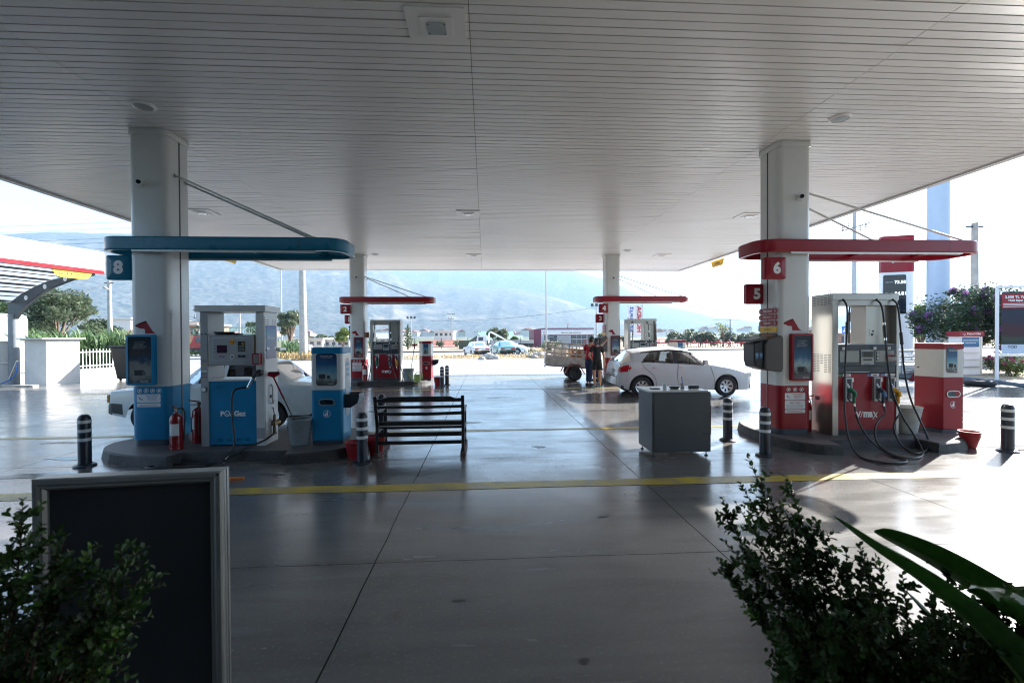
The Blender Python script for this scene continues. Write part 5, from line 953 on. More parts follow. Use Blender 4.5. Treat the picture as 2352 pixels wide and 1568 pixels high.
small('pen_pot', 'small brown pen pot with a blue pen', 'pen holder', 3.14, 7.1, [('pot', lambda: MB().lathe([(0, 0), (0.03, 0), (0.03, 0.075), (0.026, 0.075), (0.026, 0.005), (0, 0.005)], 'bucket_pale'), 0), ('pen', lambda: MB().cyl((0.01, 0, 0.01), (-0.012, 0.0, 0.19), 0.006, m='hose_blue', n=8).cyl((-0.012, 0, 0.19), (-0.0145, 0, 0.215), 0.004, m='letter_white', n=8), 0)])
small('card_reader', 'black hand held card reader lying on the counter', 'card reader', 3.30, 7.05, [('case', lambda: MB().box(-0.08, 0.08, -0.04, 0.04, 0.0, 0.05, 'black_plastic'), 0.018), ('button', lambda: MB().box(0.02, 0.05, -0.041, -0.0402, 0.015, 0.035, 'counter_grey'), 0)])
small('dark_tray', 'flat dark dish between the cup and pen pot', 'tray', 2.99, 7.06, [('dish', lambda: MB().lathe([(0, 0.004), (0.05, 0.004), (0.085, 0.03), (0.09, 0.03), (0.055, 0.0), (0, 0)], 'military_green', n=24), 0)])
small('note_pad', 'black note pad at the left end of the counter', 'note pad', 2.68, 7.07, [('cover', lambda: MB().box(-0.07, 0.07, -0.045, 0.045, 0.0, 0.012, 'black_plastic'), 0.003), ('pages', lambda: MB().box(-0.062, 0.062, -0.04, 0.04, 0.0122, 0.018, 'reflective_white'), 0.001)])

o = thing('plastic_profile', 'broken orange plastic strip lying on floor by the sign board', 'debris', (-3.27, 6.14, 0), 0.06)
b = MB(); b.box(-0.13, 0.10, -0.02, 0.02, 0.0, 0.035, 'orange_plastic'); b.build('strip', o, bevel=0.006); b = MB()
for k in range(4): b.cyl((-0.09 + k * 0.05, -0.0212, 0.02), (-0.09 + k * 0.05, -0.0202, 0.02), 0.005, m='letter_dark', n=8)
b.build('hole', o)
# ================================================================ VEHICLES
def wheel(o, x, y_, r, side, rim='rim_silver', wdt=0.2, spokes=9, name='wheel'):
    """side = +1: outer face towards +y"""
    w = thing(name, None, None, (x, y_, r)); w.parent = o; M_ = Matrix.Rotation(-side * PI / 2, 4, 'X')
    h = wdt / 2
    MB().lathe([(r * 0.62, h * 0.9), (r * 0.66, h), (r * 0.90, h), (r, h * 0.6), (r, -h * 0.6), (r * 0.9, -h), (r * 0.62, -h)], 'tyre', n=32, M=M_).build('tyre', w)
    b = MB(); b.lathe([(0, h * 0.45), (r * 0.16, h * 0.55), (r * 0.2, h * 0.4)], rim, n=20, M=M_); b.lathe([(r * 0.54, h * 0.75), (r * 0.63, h * 0.92), (r * 0.63, -h * 0.5), (r * 0.5, -h * 0.5)], rim, n=32, M=M_); b.lathe([(0, -h * 0.1), (r * 0.56, -h * 0.1)], 'rim_dark', n=24, M=M_)
    for k in range(spokes):
        a = 2 * PI * k / spokes; R_ = Matrix.Rotation(a, 4, 'Z')
        for d in ((-0.030, 0.030) if rim == 'rim_silver' else (0,)): b.add([(r * 0.12, d - 0.02, h * 0.5), (r * 0.58, d * 1.9 - 0.018, h * 0.72), (r * 0.58, d * 1.9 + 0.018, h * 0.72), (r * 0.12, d + 0.02, h * 0.5), (r * 0.12, d - 0.02, h * 0.2), (r * 0.58, d * 1.9 - 0.018, h * 0.3), (r * 0.58, d * 1.9 + 0.018, h * 0.3), (r * 0.12, d + 0.02, h * 0.2)], [(0, 1, 2, 3), (0, 4, 5, 1), (3, 2, 6, 7)], rim, False, M_ @ R_)
    b.build('rim', w); return w
def sm(x, P):
    xs = [p[0] for p in P]; ys = [p[1] for p in P]; return float(np.interp(x, xs, ys))
def car(name, label, loc, rot, p, group=None):
    """front towards +x; p holds the profiles measured from the front bumper backwards (u = 0 front)"""
    L, W_, wb0, wb1, wr_ = p['L'], p['W'], p['axles'][0], p['axles'][1], p['wheel']; o = thing(name, label, 'car', loc, rot, group)
    nu = p.get('n', 130); u_ = sorted(set([round(x, 4) for x in list(np.linspace(0, L, nu)) + list(np.linspace(0, 0.25, 9)) + list(np.linspace(L - 0.25, L, 9))]))
    NS, NG, NR = 12, 8, 6; rows = []; soft = p.get('soft', 0.5)
    for u in u_:
        zs, ze, zc, zb = sm(u, p['belt']), sm(u, p['edge']), sm(u, p['centre']), sm(u, p['sill'])
        for xw in (wb0, wb1):
            d = abs(u - xw); Ra = wr_ + 0.055
            if d < Ra: zb = max(zb, wr_ + math.sqrt(Ra * Ra - d * d))
        wy = W_ / 2 * sm(u, p['plan']); wr = W_ / 2 * p['roofw'] * min(1, sm(u, p['plan']) + 0.02); ze = max(ze, zs + 0.005); zc = max(zc, ze + 0.004); zb = min(zb, zs - 0.05)
        r_ = []
        for k in range(NS + 1):
            t = k / NS; z = zb + (zs - zb) * t; q = (z - 0.15) / max(0.2, zs - 0.15); y_ = wy * (1 - p['tuck'] * (1 - q) ** 2 - 0.055 * max(0, q - 0.55) ** 1.5 * 2); r_.append((y_, z))
        y0_ = r_[-1][0]
        for k in range(1, NG + 1):
            t = k / NG; z = zs + (ze - zs) * (t if ze - zs > 0.08 else t); y_ = y0_ + (wr - y0_) * (t ** (1.15 if ze - zs > 0.08 else 1)); r_.append((y_, z))
        for k in range(1, NR + 1):
            t = k / NR; r_.append((wr * (1 - t), ze + (zc - ze) * (1 - (1 - t) ** 2)))
        rows.append(r_)
    nr = NS + NG + NR; P_ = {}
    def put(key, m, quad):
        b_ = P_.setdefault(key, MB()); b_.add(quad, [(0, 1, 2, 3)], m, True)
    def X(u): return L / 2 - u
    for i in range(len(u_) - 1):
        um = (u_[i] + u_[i + 1]) / 2
        for j in range(nr):
            a, b_, c, d = rows[i][j], rows[i + 1][j], rows[i + 1][j + 1], rows[i][j + 1]; zm = (a[1] + b_[1] + c[1] + d[1]) / 4
            if j < NS: key, m = p['side'](um, zm, j)
            elif j < NS + NG: key, m = p['glassside'](um, (j - NS + 0.5) / NG)
            else: key, m = p['top'](um, (j - NS - NG + 0.5) / NR)
            for s_ in (1, -1):
                q = [(X(u_[i]), s_ * a[0], a[1]), (X(u_[i + 1]), s_ * b_[0], b_[1]), (X(u_[i + 1]), s_ * c[0], c[1]), (X(u_[i]), s_ * d[0], d[1])]
                kk = key + ('' if key in ('body', 'windscreen', 'rear_window') else ('.f' if um < L / 2 else '.b') if key == 'bumper' else ('.l' if s_ > 0 else '.r'))
                put(kk, m, q if s_ < 0 else q[::-1])
    for e, key_ in ((0, 'front'), (-1, 'rear')):
        r_ = rows[e]; x = X(u_[e])
        for j in range(nr - 1):
            key, m = p['side'](u_[e], (r_[j][1] + r_[j + 1][1]) / 2, j)
            q = [(x, r_[j][0], r_[j][1]), (x, r_[j + 1][0], r_[j + 1][1]), (x, -r_[j + 1][0], r_[j + 1][1]), (x, -r_[j][0], r_[j][1])]
            put(('bumper.f' if e == 0 else 'bumper.b') if key == 'bumper' else 'body', m if key in ('bumper', 'body') else p['paint'], q if e == 0 else q[::-1])
    for key, b_ in P_.items():
        ob = b_.build(key.split('.')[0], o); me = ob.data; bm_ = bmesh.new(); bm_.from_mesh(me); bmesh.ops.remove_doubles(bm_, verts=bm_.verts, dist=1e-4); bm_.to_mesh(me); bm_.free()
        for pl in me.polygons: pl.use_smooth = True
    # underside, cabin floor, seats, dash and wheel
    b = MB(); b.box(-L / 2 + 0.35, L / 2 - 0.35, -W_ / 2 + 0.26, W_ / 2 - 0.26, 0.18, 0.55, 'car_interior'); b.box(X(p['cabin'][1]), X(p['cabin'][0]), -W_ / 2 + 0.12, W_ / 2 - 0.12, 0.552, p['beltz'] - 0.22, 'car_interior'); b.build('underbody', o)
    for ux in p['seats']:
        for s_ in (-1, 1):
            b = MB(); b.box(X(ux) - 0.12, X(ux) + 0.0, s_ * 0.36 - 0.22, s_ * 0.36 + 0.22, 0.5, p['beltz'] + 0.12, 'car_interior'); b.box(X(ux) - 0.12, X(ux) - 0.02, s_ * 0.36 - 0.12, s_ * 0.36 + 0.12, p['beltz'] + 0.13, p['beltz'] + 0.30, 'car_interior'); b.build('seat', o, bevel=0.03)
    ux = p['seats'][0] - 0.55; b = MB(); b.tube([(X(ux) + 0.02 * math.sin(a), -0.36 * p.get('steer', -1) * 1 + 0.18 * math.cos(a), p['beltz'] - 0.02 + 0.18 * math.sin(a)) for a in np.linspace(0, 2 * PI, 14)], 0.014, 'car_interior', 6, 2); b.build('steering_wheel', o)
    for ux in (wb0, wb1):
        for s_ in (1, -1): wheel(o, X(ux), s_ * (W_ / 2 - 0.115), wr_, s_, p['rim'], 0.19, p.get('spokes', 9))
    for s_ in (1, -1):
        for ux in p['handles']:
            b = MB(); yy = W_ / 2 * 0.985; b.box(X(ux) - 0.08, X(ux) + 0.08, s_ * yy - 0.015, s_ * yy + 0.022, p['hz'] - 0.013, p['hz'] + 0.013, p.get('hm', 'chrome')); b.build('door_handle', o, bevel=0.008)
        ux = p['mirror']; b = MB(); b.box(X(ux) - 0.05, X(ux) + 0.05, s_ * (W_ / 2 + 0.10) - 0.08, s_ * (W_ / 2 + 0.10) + 0.08, p['mz'] - 0.06, p['mz'] + 0.07, p['paint'] if p.get('mp') else 'black_plastic'); b.cyl((X(ux) + 0.02, s_ * (W_ / 2 - 0.08), p['mz'] - 0.07), (X(ux), s_ * (W_ / 2 + 0.06), p['mz'] - 0.02), 0.02, m='black_plastic', n=8); b.build('wing_mirror', o, bevel=0.02)
        for uz, zq in p.get('seams', ()):
            b = MB(); pts = [(X(uu), s_ * (W_ / 2 * sm(uu, p['plan']) * (1 - p['tuck'] * (1 - (z - 0.15) / (p['beltz'] - 0.15)) ** 2) + 0.002), z) for uu, z in zq]; b.tube(pts, 0.005, 'letter_dark', 4, 4); b.build('door_seam', o)
    for s_ in (-1, 1):
        for nm_, m_, bx in p['lamps']:
            x0_, x1_, ya, yb, za, zb_ = bx; b = MB(); b.box(min(X(x0_), X(x1_)), max(X(x0_), X(x1_)), min(s_ * ya, s_ * yb), max(s_ * ya, s_ * yb), za, zb_, m_); b.build(nm_, o, bevel=0.012)
    xr = X(L) - 0.012; pz = p['plate']; b = MB(); b.box(xr - 0.01, xr, -0.26, 0.26, pz - 0.055, pz + 0.055, 'reflective_white'); b.text('20 DK 573', 'letter_dark', frame_m((xr - 0.01, 0, pz), (0, -1, 0), (0, 0, 1), (-1, 0, 0)), 0.46, 0.075, 0.03); b.build('number_plate', o)
    return o
def boxy(paint, bump='black_plastic', strip=True):
    def side(u, z, j):
        if (u < 0.30 or u > 3.98) and 0.36 < z < 0.56: return 'bumper', bump
        if strip and 0.0 < z < 0.30: return 'black_trim', 'black_plastic'
        return 'body', paint
    def gs(u, t):
        zed = sm(u, BOX['edge']) - sm(u, BOX['belt'])
        if zed < 0.10 or t > 0.86 or t < 0.08: return 'body', paint
        for a, c in ((1.42 - 0.30 * t + 0.12, 2.20), (2.28, 3.16 - 0.12 * t)):
            if a < u < c and (u > 1.30 + (0.55 * t)): return 'side_window', 'car_glass_dark'
        return 'body', paint
    def top(u, t):
        if 1.22 < u < 1.72 and t > 0.1: return 'windscreen', 'car_glass'
        if 3.04 < u < 3.48 and t > 0.12: return 'rear_window', 'car_glass_dark'
        return 'body', paint
    d = dict(BOX); d.update(side=side, glassside=gs, top=top, paint=paint); return d
BOX = dict(L=4.25, W=1.63, axles=(0.72, 3.14), wheel=0.285, roofw=0.70, tuck=0.06, n=110,
    belt=[(0, 0.60), (0.04, 0.80), (1.2, 0.88), (3.45, 0.90), (4.2, 0.86), (4.25, 0.66)], edge=[(0, 0.61), (0.05, 0.82), (1.2, 0.90), (1.75, 1.33), (1.9, 1.36), (3.0, 1.35), (3.5, 0.94), (4.2, 0.89), (4.25, 0.68)],
    centre=[(0, 0.62), (0.06, 0.84), (1.2, 0.93), (1.75, 1.37), (2.1, 1.41), (2.9, 1.40), (3.5, 0.97), (4.2, 0.91), (4.25, 0.69)], sill=[(0, 0.36), (0.3, 0.30), (0.5, 0.22), (3.9, 0.22), (4.1, 0.32), (4.25, 0.38)], plan=[(0, 0.90), (0.08, 0.96), (0.5, 1.0), (3.8, 1.0), (4.2, 0.96), (4.25, 0.92)],
    cabin=(1.3, 3.3), beltz=0.90, seats=(2.1, 2.95), rim='rim_silver', spokes=8, handles=(2.12, 3.0), hz=0.78, hm='black_plastic', mirror=1.42, mz=0.97, seams=((0, [(2.24, 0.26), (2.24, 0.9)]), (0, [(1.3, 0.3), (1.32, 0.86)]), (0, [(3.1, 0.62), (3.16, 0.9)])),
    lamps=(('tail_light', 'tail_red', (4.235, 4.27, 0.36, 0.74, 0.64, 0.78)), ('headlight', 'lamp_clear', (-0.012, 0.03, 0.42, 0.70, 0.60, 0.74)), ('turn_signal', 'lamp_amber', (-0.005, 0.05, 0.705, 0.76, 0.58, 0.74))), plate=0.70)
HAT = dict(L=4.245, W=1.76, axles=(0.90, 3.50), wheel=0.318, roofw=0.69, tuck=0.075, n=170,
    belt=[(0, 0.42), (0.05, 0.60), (0.20, 0.70), (0.7, 0.84), (1.2, 0.93), (2.2, 1.0), (3.3, 1.06), (3.95, 1.05), (4.15, 0.98), (4.21, 0.80), (4.245, 0.62)],
    edge=[(0, 0.43), (0.05, 0.62), (0.25, 0.78), (0.8, 0.93), (1.15, 0.99), (1.5, 1.16), (1.9, 1.34), (2.2, 1.41), (2.6, 1.435), (3.1, 1.41), (3.5, 1.365), (3.72, 1.32), (4.0, 1.14), (4.14, 1.02), (4.21, 0.82), (4.245, 0.63)],
    centre=[(0, 0.44), (0.06, 0.66), (0.3, 0.85), (0.8, 0.98), (1.05, 1.03), (1.5, 1.27), (1.9, 1.44), (2.3, 1.505), (2.7, 1.515), (3.2, 1.49), (3.6, 1.44), (3.78, 1.40), (4.02, 1.16), (4.15, 1.03), (4.21, 0.83), (4.245, 0.64)],
    sill=[(0, 0.24), (0.15, 0.20), (0.5, 0.20), (3.9, 0.22), (4.1, 0.30), (4.245, 0.36)], plan=[(0, 0.62), (0.06, 0.76), (0.2, 0.88), (0.45, 0.95), (0.9, 1.0), (3.5, 1.0), (3.9, 0.965), (4.12, 0.90), (4.2, 0.84), (4.245, 0.76)],
    cabin=(1.4, 3.7), beltz=1.0, seats=(2.15, 3.0), rim='rim_silver', spokes=7, handles=(2.30, 3.12), hz=0.90, mirror=1.62, mz=1.06, mp=1, seams=((0, [(2.36, 0.24), (2.42, 0.6), (2.40, 1.0)]), (0, [(1.28, 0.3), (1.30, 0.6), (1.42, 0.93)]), (0, [(3.05, 0.26), (3.12, 0.62), (3.42, 0.9), (3.52, 1.04)])),
    lamps=(('headlight', 'lamp_clear', (0.10, 0.46, 0.60, 0.80, 0.60, 0.72)), ('fog_light', 'aluminium', (4.12, 4.20, 0.60, 0.70, 0.40, 0.48)), ('reverse_lamp', 'lamp_clear', (4.02, 4.16, 0.60, 0.78, 0.92, 0.97))), plate=0.80)
def hat_side(u, z, j):
    if u > 3.78 and 0.78 < z < 0.955 - 0.0: 
        if u < 4.20 and z < 0.80 + (u - 3.70) * 0.9 and z > 0.93 - (u - 3.74) * 0.7: return 'tail_light', 'tail_red'
    if (u < 0.12 or u > 4.05) and z < 0.34: return 'bumper', 'black_plastic'
    return 'body', HP
def hat_gs(u, t):
    if (sm(u, HAT['edge']) - sm(u, HAT['belt']) < 0.09 and u < 3.8) or (t > 0.88 and u < 3.8): return ('black_trim', 'black_plastic') if 1.05 < u < 3.5 and t > 0.88 else ('body', HP)
    if 3.82 < u < 4.10 and t > 0.25: return 'rear_window', 'car_glass_dark'
    if t < 0.06: return 'black_trim', 'black_plastic'
    if 1.30 + 0.75 * t < u < 1.62 + 0.35 * t: return 'side_window', 'car_glass_dark'
    if 1.62 + 0.35 * t <= u < 1.70 + 0.35 * t: return 'black_trim', 'black_plastic'
    if 1.70 + 0.35 * t <= u < 2.38: return 'side_window', 'car_glass'
    if 2.38 <= u < 2.50: return 'black_trim', 'black_plastic'
    if 2.50 <= u < 3.20: return 'side_window', 'car_glass'
    if 3.20 <= u < 3.55 - 0.38 * t: return 'side_window', 'car_glass_dark'
    return 'body', HP
def hat_top(u, t):
    if 1.08 < u < 1.88 and t > 0.08: return 'windscreen', 'car_glass'
    if 3.80 < u < 4.10: return 'rear_window', 'car_glass_dark'
    return 'body', HP
HP = 'car_silver'; hp_ = dict(HAT); hp_.update(side=hat_side, glassside=hat_gs, top=hat_top, paint=HP)
hat = car('hatchback_car', 'silver white hatchback parked behind the grey counter', (6.13, 14.32, 0), math.radians(-1.5), hp_)
b = MB(); b.cyl((-1.52, 0.3, 1.40), (-1.55, 0.3, 1.46), 0.02, m='black_plastic'); b.build('antenna', hat); b = MB(); b.tube([(-2.02, 0.05, 1.12), (-2.06, 0.1, 1.10), (-2.0, 0.42, 1.17)], 0.012, 'black_plastic'); b.build('wiper', hat)
# modern saloon, used twice far away
SED = dict(HAT); SED.update(L=4.5, axles=(0.9, 3.5), n=90,
    belt=[(0, 0.42), (0.05, 0.60), (0.7, 0.82), (1.3, 0.90), (3.6, 0.98), (4.35, 0.95), (4.45, 0.80), (4.5, 0.6)], edge=[(0, 0.43), (0.05, 0.62), (0.8, 0.88), (1.25, 0.96), (1.95, 1.33), (2.4, 1.39), (3.0, 1.37), (3.4, 1.28), (3.9, 1.02), (4.35, 0.98), (4.45, 0.82), (4.5, 0.62)],
    centre=[(0, 0.44), (0.06, 0.66), (0.8, 0.93), (1.15, 0.99), (1.95, 1.40), (2.4, 1.46), (3.0, 1.44), (3.4, 1.35), (3.95, 1.05), (4.35, 1.01), (4.45, 0.83), (4.5, 0.63)], sill=[(0, 0.24), (0.5, 0.20), (4.1, 0.22), (4.5, 0.34)], plan=[(0, 0.65), (0.08, 0.8), (0.4, 0.95), (0.9, 1.0), (3.7, 1.0), (4.3, 0.93), (4.45, 0.86), (4.5, 0.78)], seams=(), lamps=(('tail_light', 'tail_red', (4.36, 4.47, 0.5, 0.74, 0.78, 0.92)), ('headlight', 'lamp_clear', (0.10, 0.4, 0.60, 0.79, 0.58, 0.70))))
def sed_side(u, z, j): return ('body', 'car_white')
def sed_gs(u, t):
    if sm(u, SED['edge']) - sm(u, SED['belt']) < 0.10 or t > 0.86 or t < 0.08: return 'body', 'car_white'
    return ('side_window', 'car_glass_dark') if (1.62 + 0.35 * t < u < 2.42 or 2.50 < u < 3.50 - 0.3 * t) else ('body', 'car_white')
def sed_top(u, t): return ('windscreen', 'car_glass_dark') if 1.2 < u < 1.93 and t > 0.08 else (('rear_window', 'car_glass_dark') if 3.42 < u < 3.92 and t > 0.1 else ('body', 'car_white'))
SED.update(side=sed_side, glassside=sed_gs, top=sed_top, paint='car_white')
car('saloon_car', 'pale old saloon car parked behind the blue gas pump', (-5.42, 10.3, 0), PI + math.radians(1), dict(boxy('car_pale'), L=4.25))
pc = gp(1114, 819); car('saloon_car', 'old white saloon with tail lights, parked on the dirt median', (pc.x - 0.9, 45.5, 0), PI / 2 + math.radians(18), boxy('car_white'), 'cars parked on the median')
pc = gp(1162, 819); car('saloon_car', 'old turquoise saloon parked right of the old white one', (pc.x - 0.2, 46.3, 0), PI / 2 + math.radians(13), boxy('car_green'), 'cars parked on the median')
car('saloon_car', 'rounded white saloon behind the turquoise saloon', (2.6, 50.5, 0), -math.radians(25), SED, 'cars parked on the median')
car('saloon_car', 'white saloon behind the thick pale pole at left', (-24.3, 59.0, 0), math.radians(183), SED)

# ---- lattice rig truck, crane truck
def lattice(b, p0, p1, w, h, m, n=12, r=0.035):
    p0, p1 = Vector(p0), Vector(p1); d = p1 - p0; s_ = Vector((-d.y, d.x, 0)).normalized() * w; u_ = Vector((0, 0, h))
    cs = [Vector((0, 0, 0)), s_, s_ + u_, u_]
    for c in cs: b.cyl(p0 + c, p1 + c, r, m=m, n=5)
    for k in range(n):
        a, e = p0 + d * k / n, p0 + d * (k + 1) / n
        for i in range(4):
            b.cyl(a + cs[i], e + cs[(i + 1) % 4], r * 0.6, m=m, n=4); b.cyl(a + cs[i], a + cs[(i + 1) % 4], r * 0.6, m=m, n=4)
tk = thing('rig_truck', 'red truck carrying a green lattice mast, behind the gas pump', 'truck', (-25.0, 45.0, 0)); TT = T(25.0, -45.0, 0)
b = MB(TT); b.prism([(-29.0, 0.95), (-28.9, 1.35), (-27.5, 1.45), (-27.2, 2.15), (-25.9, 2.2), (-25.8, 0.95), (-28.0, 0.95), (-28.1, 1.1), (-28.6, 1.1), (-28.7, 0.95)], -46, -44.2, 'truck_red', frame_m((0, 0, 0), (1, 0, 0), (0, 0, 1), (0, -1, 0))); b.build('cab', tk, bevel=0.03)
b = MB(TT); b.box(-29.15, -19.5, 44.4, 45.8, 0.7, 0.94, 'steel_dark'); b.build('chassis', tk); b = MB(TT); lattice(b, (-28.6, 44.6, 2.25), (-21.0, 44.6, 2.25), 0.8, 0.65, 'roof_green', 13); b.box(-28.6, -26.6, 44.5, 45.6, 2.9, 2.98, 'military_green'); b.build('mast', tk)
b = MB(TT); b.box(-25.6, -20.0, 44.3, 45.9, 0.95, 1.5, 'military_green'); b.build('deck', tk); b = MB(TT); b.box(-27.1, -26.2, 44.19, 44.199, 1.5, 2.05, 'window_dark'); b.build('cab_window', tk)
for x in (-28.35, -23.0, -21.6): wheel(tk, x + 25.0, -0.75, 0.45, -1, 'rim_dark', 0.25, 6)
ck = thing('crane_truck', 'white flatbed truck with a folded white crane behind cars', 'truck', (2.0, 76, 0)); TT = T(-2.0, -76, 0)
b = MB(TT); b.prism([(-1.9, 0.5), (-1.95, 0.95), (-1.5, 1.15), (-1.35, 2.05), (0.2, 2.12), (0.2, 0.5)], -77.2, -75, 'car_white', frame_m((0, 0, 0), (1, 0, 0), (0, 0, 1), (0, -1, 0))); b.build('cab', ck, bevel=0.03)
b = MB(TT); b.box(-1.15, -0.35, 74.985, 74.999, 1.25, 1.85, 'window_dark'); b.build('cab_window', ck); b = MB(TT); b.box(1.0, 8.0, 75, 77.2, 0.75, 1.3, 'panel_grey'); b.build('side_board', ck, bevel=0.02); b = MB(TT); b.box(-1.7, 8.0, 75.3, 76.9, 0.5, 0.74, 'steel_dark'); b.build('chassis', ck)
b = MB(TT); b.cyl((0.6, 76, 0.75), (0.55, 76, 2.4), 0.16, 0.12, m='car_white'); b.cyl((0.55, 76, 2.4), (0.9, 76, 2.75), 0.14, m='car_white'); b.cyl((0.9, 76, 2.7), (3.4, 75.8, 1.35), 0.14, 0.1, m='car_white'); b.cyl((1.4, 76, 2.55), (2.9, 75.9, 1.75), 0.06, m='chrome'); b.build('crane_arm', ck)
for x in (-1.0, 5.6, 6.7): wheel(ck, x - 2.0, -0.9, 0.42, -1, 'rim_dark', 0.25, 6)

# ---- box trailers
def trailer(name, label, loc, rot, tilt, Lx, Wy, zb, hb, hr, wheel_r, wood, rails=7, group=None, plate=False):
    o = thing(name, label, 'trailer', loc, rot, group); R_ = Matrix.Rotation(tilt, 4, 'Y')
    b = MB(R_); b.box(-Lx / 2, Lx / 2, -Wy / 2, Wy / 2, zb, zb + 0.05, wood); b.build('floor', o)
    for s_ in (-1, 1):
        b = MB(R_)
        for k in range(3): b.box(-Lx / 2, Lx / 2, s_ * Wy / 2 - 0.02, s_ * Wy / 2 + 0.01, zb + 0.052 + k * hb / 3, zb + 0.045 + (k + 1) * hb / 3, wood)
        b.build('side_board', o, bevel=0.004)
        b = MB(R_)
        for k in range(rails + 1): x = -Lx / 2 + Lx * k / rails; b.box(x - 0.025, x + 0.025, s_ * Wy / 2 + s_ * 0.012 - 0.01, s_ * Wy / 2 + s_ * 0.03 + 0.01, zb + (0 if k % 2 == 0 else hb), zb + hb + hr, wood)
        for z_ in (0.33, 0.66, 1.0): b.box(-Lx / 2 - 0.03, Lx / 2 + 0.03, s_ * Wy / 2 - 0.012, s_ * Wy / 2 + 0.012, zb + hb + hr * z_ - 0.07, zb + hb + hr * z_, wood)
        b.build('side_rail', o, bevel=0.004)
    for e in (-1, 1):
        b = MB(R_)
        for k in range(5): b.box(e * Lx / 2 - 0.015, e * Lx / 2 + 0.015, -Wy / 2 + 0.03, Wy / 2 - 0.03, zb + 0.05 + k * (hb + hr) / 5, zb + (k + 0.62) * (hb + hr) / 5, wood)
        b.build('end_gate', o, bevel=0.004)
    for s_ in (-1, 1):
        w = wheel(o, 0.15, s_ * (Wy / 2 + 0.16), wheel_r, s_, 'rim_dark', 0.17, 5)
        b = MB(); M_ = frame_m((0.15, 0, 0), (1, 0, 0), (0, 0, 1), (0, -1, 0)); r_ = wheel_r + 0.06
        b.prism([(-r_ - 0.08, wheel_r - 0.02), (-r_ * 0.55, wheel_r * 2 + 0.10), (r_ * 0.55, wheel_r * 2 + 0.10), (r_ + 0.08, wheel_r - 0.02), (r_ + 0.05, wheel_r - 0.02), (r_ * 0.5, wheel_r * 2 + 0.075), (-r_ * 0.5, wheel_r * 2 + 0.075), (-r_ - 0.05, wheel_r - 0.02)], -s_ * (Wy / 2 + 0.16) - 0.11, -s_ * (Wy / 2 + 0.16) + 0.11, 'dark_red', M_); b.build('mudguard', o)
    b = MB(); b.cyl((0.15, -Wy / 2 - 0.1, wheel_r), (0.15, Wy / 2 + 0.1, wheel_r), 0.035, m='steel_dark', n=8); b.build('axle', o)
    b = MB(R_); b.box(Lx / 2, Lx / 2 + 0.9, -0.035, 0.035, zb - 0.08, zb - 0.02, 'steel_dark'); b.box(-Lx / 2, Lx / 2, -0.3, -0.24, zb - 0.06, zb, 'steel_dark'); b.box(-Lx / 2, Lx / 2, 0.24, 0.3, zb - 0.06, zb, 'steel_dark'); b.build('drawbar', o)
    b = MB(R_); b.box(-Lx / 2 - 0.03, -Lx / 2 - 0.016, -Wy / 2 + 0.1, Wy / 2 - 0.1, zb - 0.12, zb - 0.05, 'steel_dark'); b.build('rear_bar', o)
    if plate: b = MB(R_); b.box(-Lx / 2 - 0.04, -Lx / 2 - 0.0185, -0.3, 0.3, zb + 0.05, zb + 0.5, 'reflective_white'); b.build('rear_plate', o)
    return o
tr = trailer('box_trailer', 'grey wooden slatted trailer beside the red shirted man', (3.62, 19.66, 0), math.radians(-4), math.radians(4.5), 2.15, 1.35, 0.58, 0.36, 0.62, 0.30, 'wood_grey', plate=True)
for k, (xx, lab, m_) in enumerate(((-0.45, 'grey wooden pallet standing in the slatted trailer', 'wood_grey'), (0.35, 'orange wooden crate stack inside the slatted trailer', 'wood_orange'), (0.75, 'grey crate at the front end of the slatted trailer', 'wood_grey'))):
    o = thing('wooden_pallet', lab, 'pallet', (3.62 + xx, 19.66 - 0.1 * k, 0.66), math.radians(-4), 'pallets in the trailer'); b = MB()
    for q in range(5): b.box(-0.28, 0.28, -0.42, -0.39, 0.02 + q * 0.13, 0.11 + q * 0.13, m_); b.box(-0.28, 0.28, 0.38, 0.41, 0.02 + q * 0.13, 0.11 + q * 0.13, m_)
    b.build('slat', o); b = MB()
    for xq in (-0.27, 0.0, 0.22): b.box(xq, xq + 0.07, -0.389, 0.379, 0.0, 0.66, m_)
    b.build('block', o)
tg = trailer('box_trailer', 'grey open trailer with white bags behind right red cabinet', (14.95, 15.3, 0), math.radians(178), 0, 2.6, 1.3, 0.52, 0.26, 0.55, 0.30, 'galvanised', 5)
o = thing('warning_triangle', 'red warning triangle on the back of the bag trailer', 'warning sign', (16.1, 14.58, 0.95)); M_ = Mfront(0, 0, 0)
b = MB(); b.prism([(-0.12, -0.1), (0.12, -0.1), (0, 0.12)], 0, 0.012, 'tail_red', M_); b.build('reflector', o); b = MB(); b.prism([(-0.18, -0.15), (0.18, -0.15), (0.18, 0.18), (-0.18, 0.18)], -0.01, -0.001, 'galvanised', M_); b.build('backplate', o)
for k in range(3):
    o = thing('sack', ('white sack lying low in the bag trailer', 'white sack in the middle of the bag trailer', 'white sack on top in the bag trailer')[k], 'sack', (14.3 + 0.55 * k, 15.25, 0.60 + 0.16 * (k % 2)), 0.2 * k, 'white sacks in the trailer'); b = MB()
    prof = [(0.0, -0.42), (0.10, -0.40), (0.16, -0.3), (0.19, 0), (0.16, 0.3), (0.09, 0.4), (0.0, 0.42)]; b.lathe(prof, 'reflective_white', n=16, M=Matrix.Scale(0.7, 4, Vector((0, 0, 1))) @ Matrix.Rotation(PI / 2, 4, 'Y')); b.build('bag', o); MB().box(-0.12, 0.14, -0.196, -0.188, -0.03, 0.05, 'letter_blue').build('print', o)

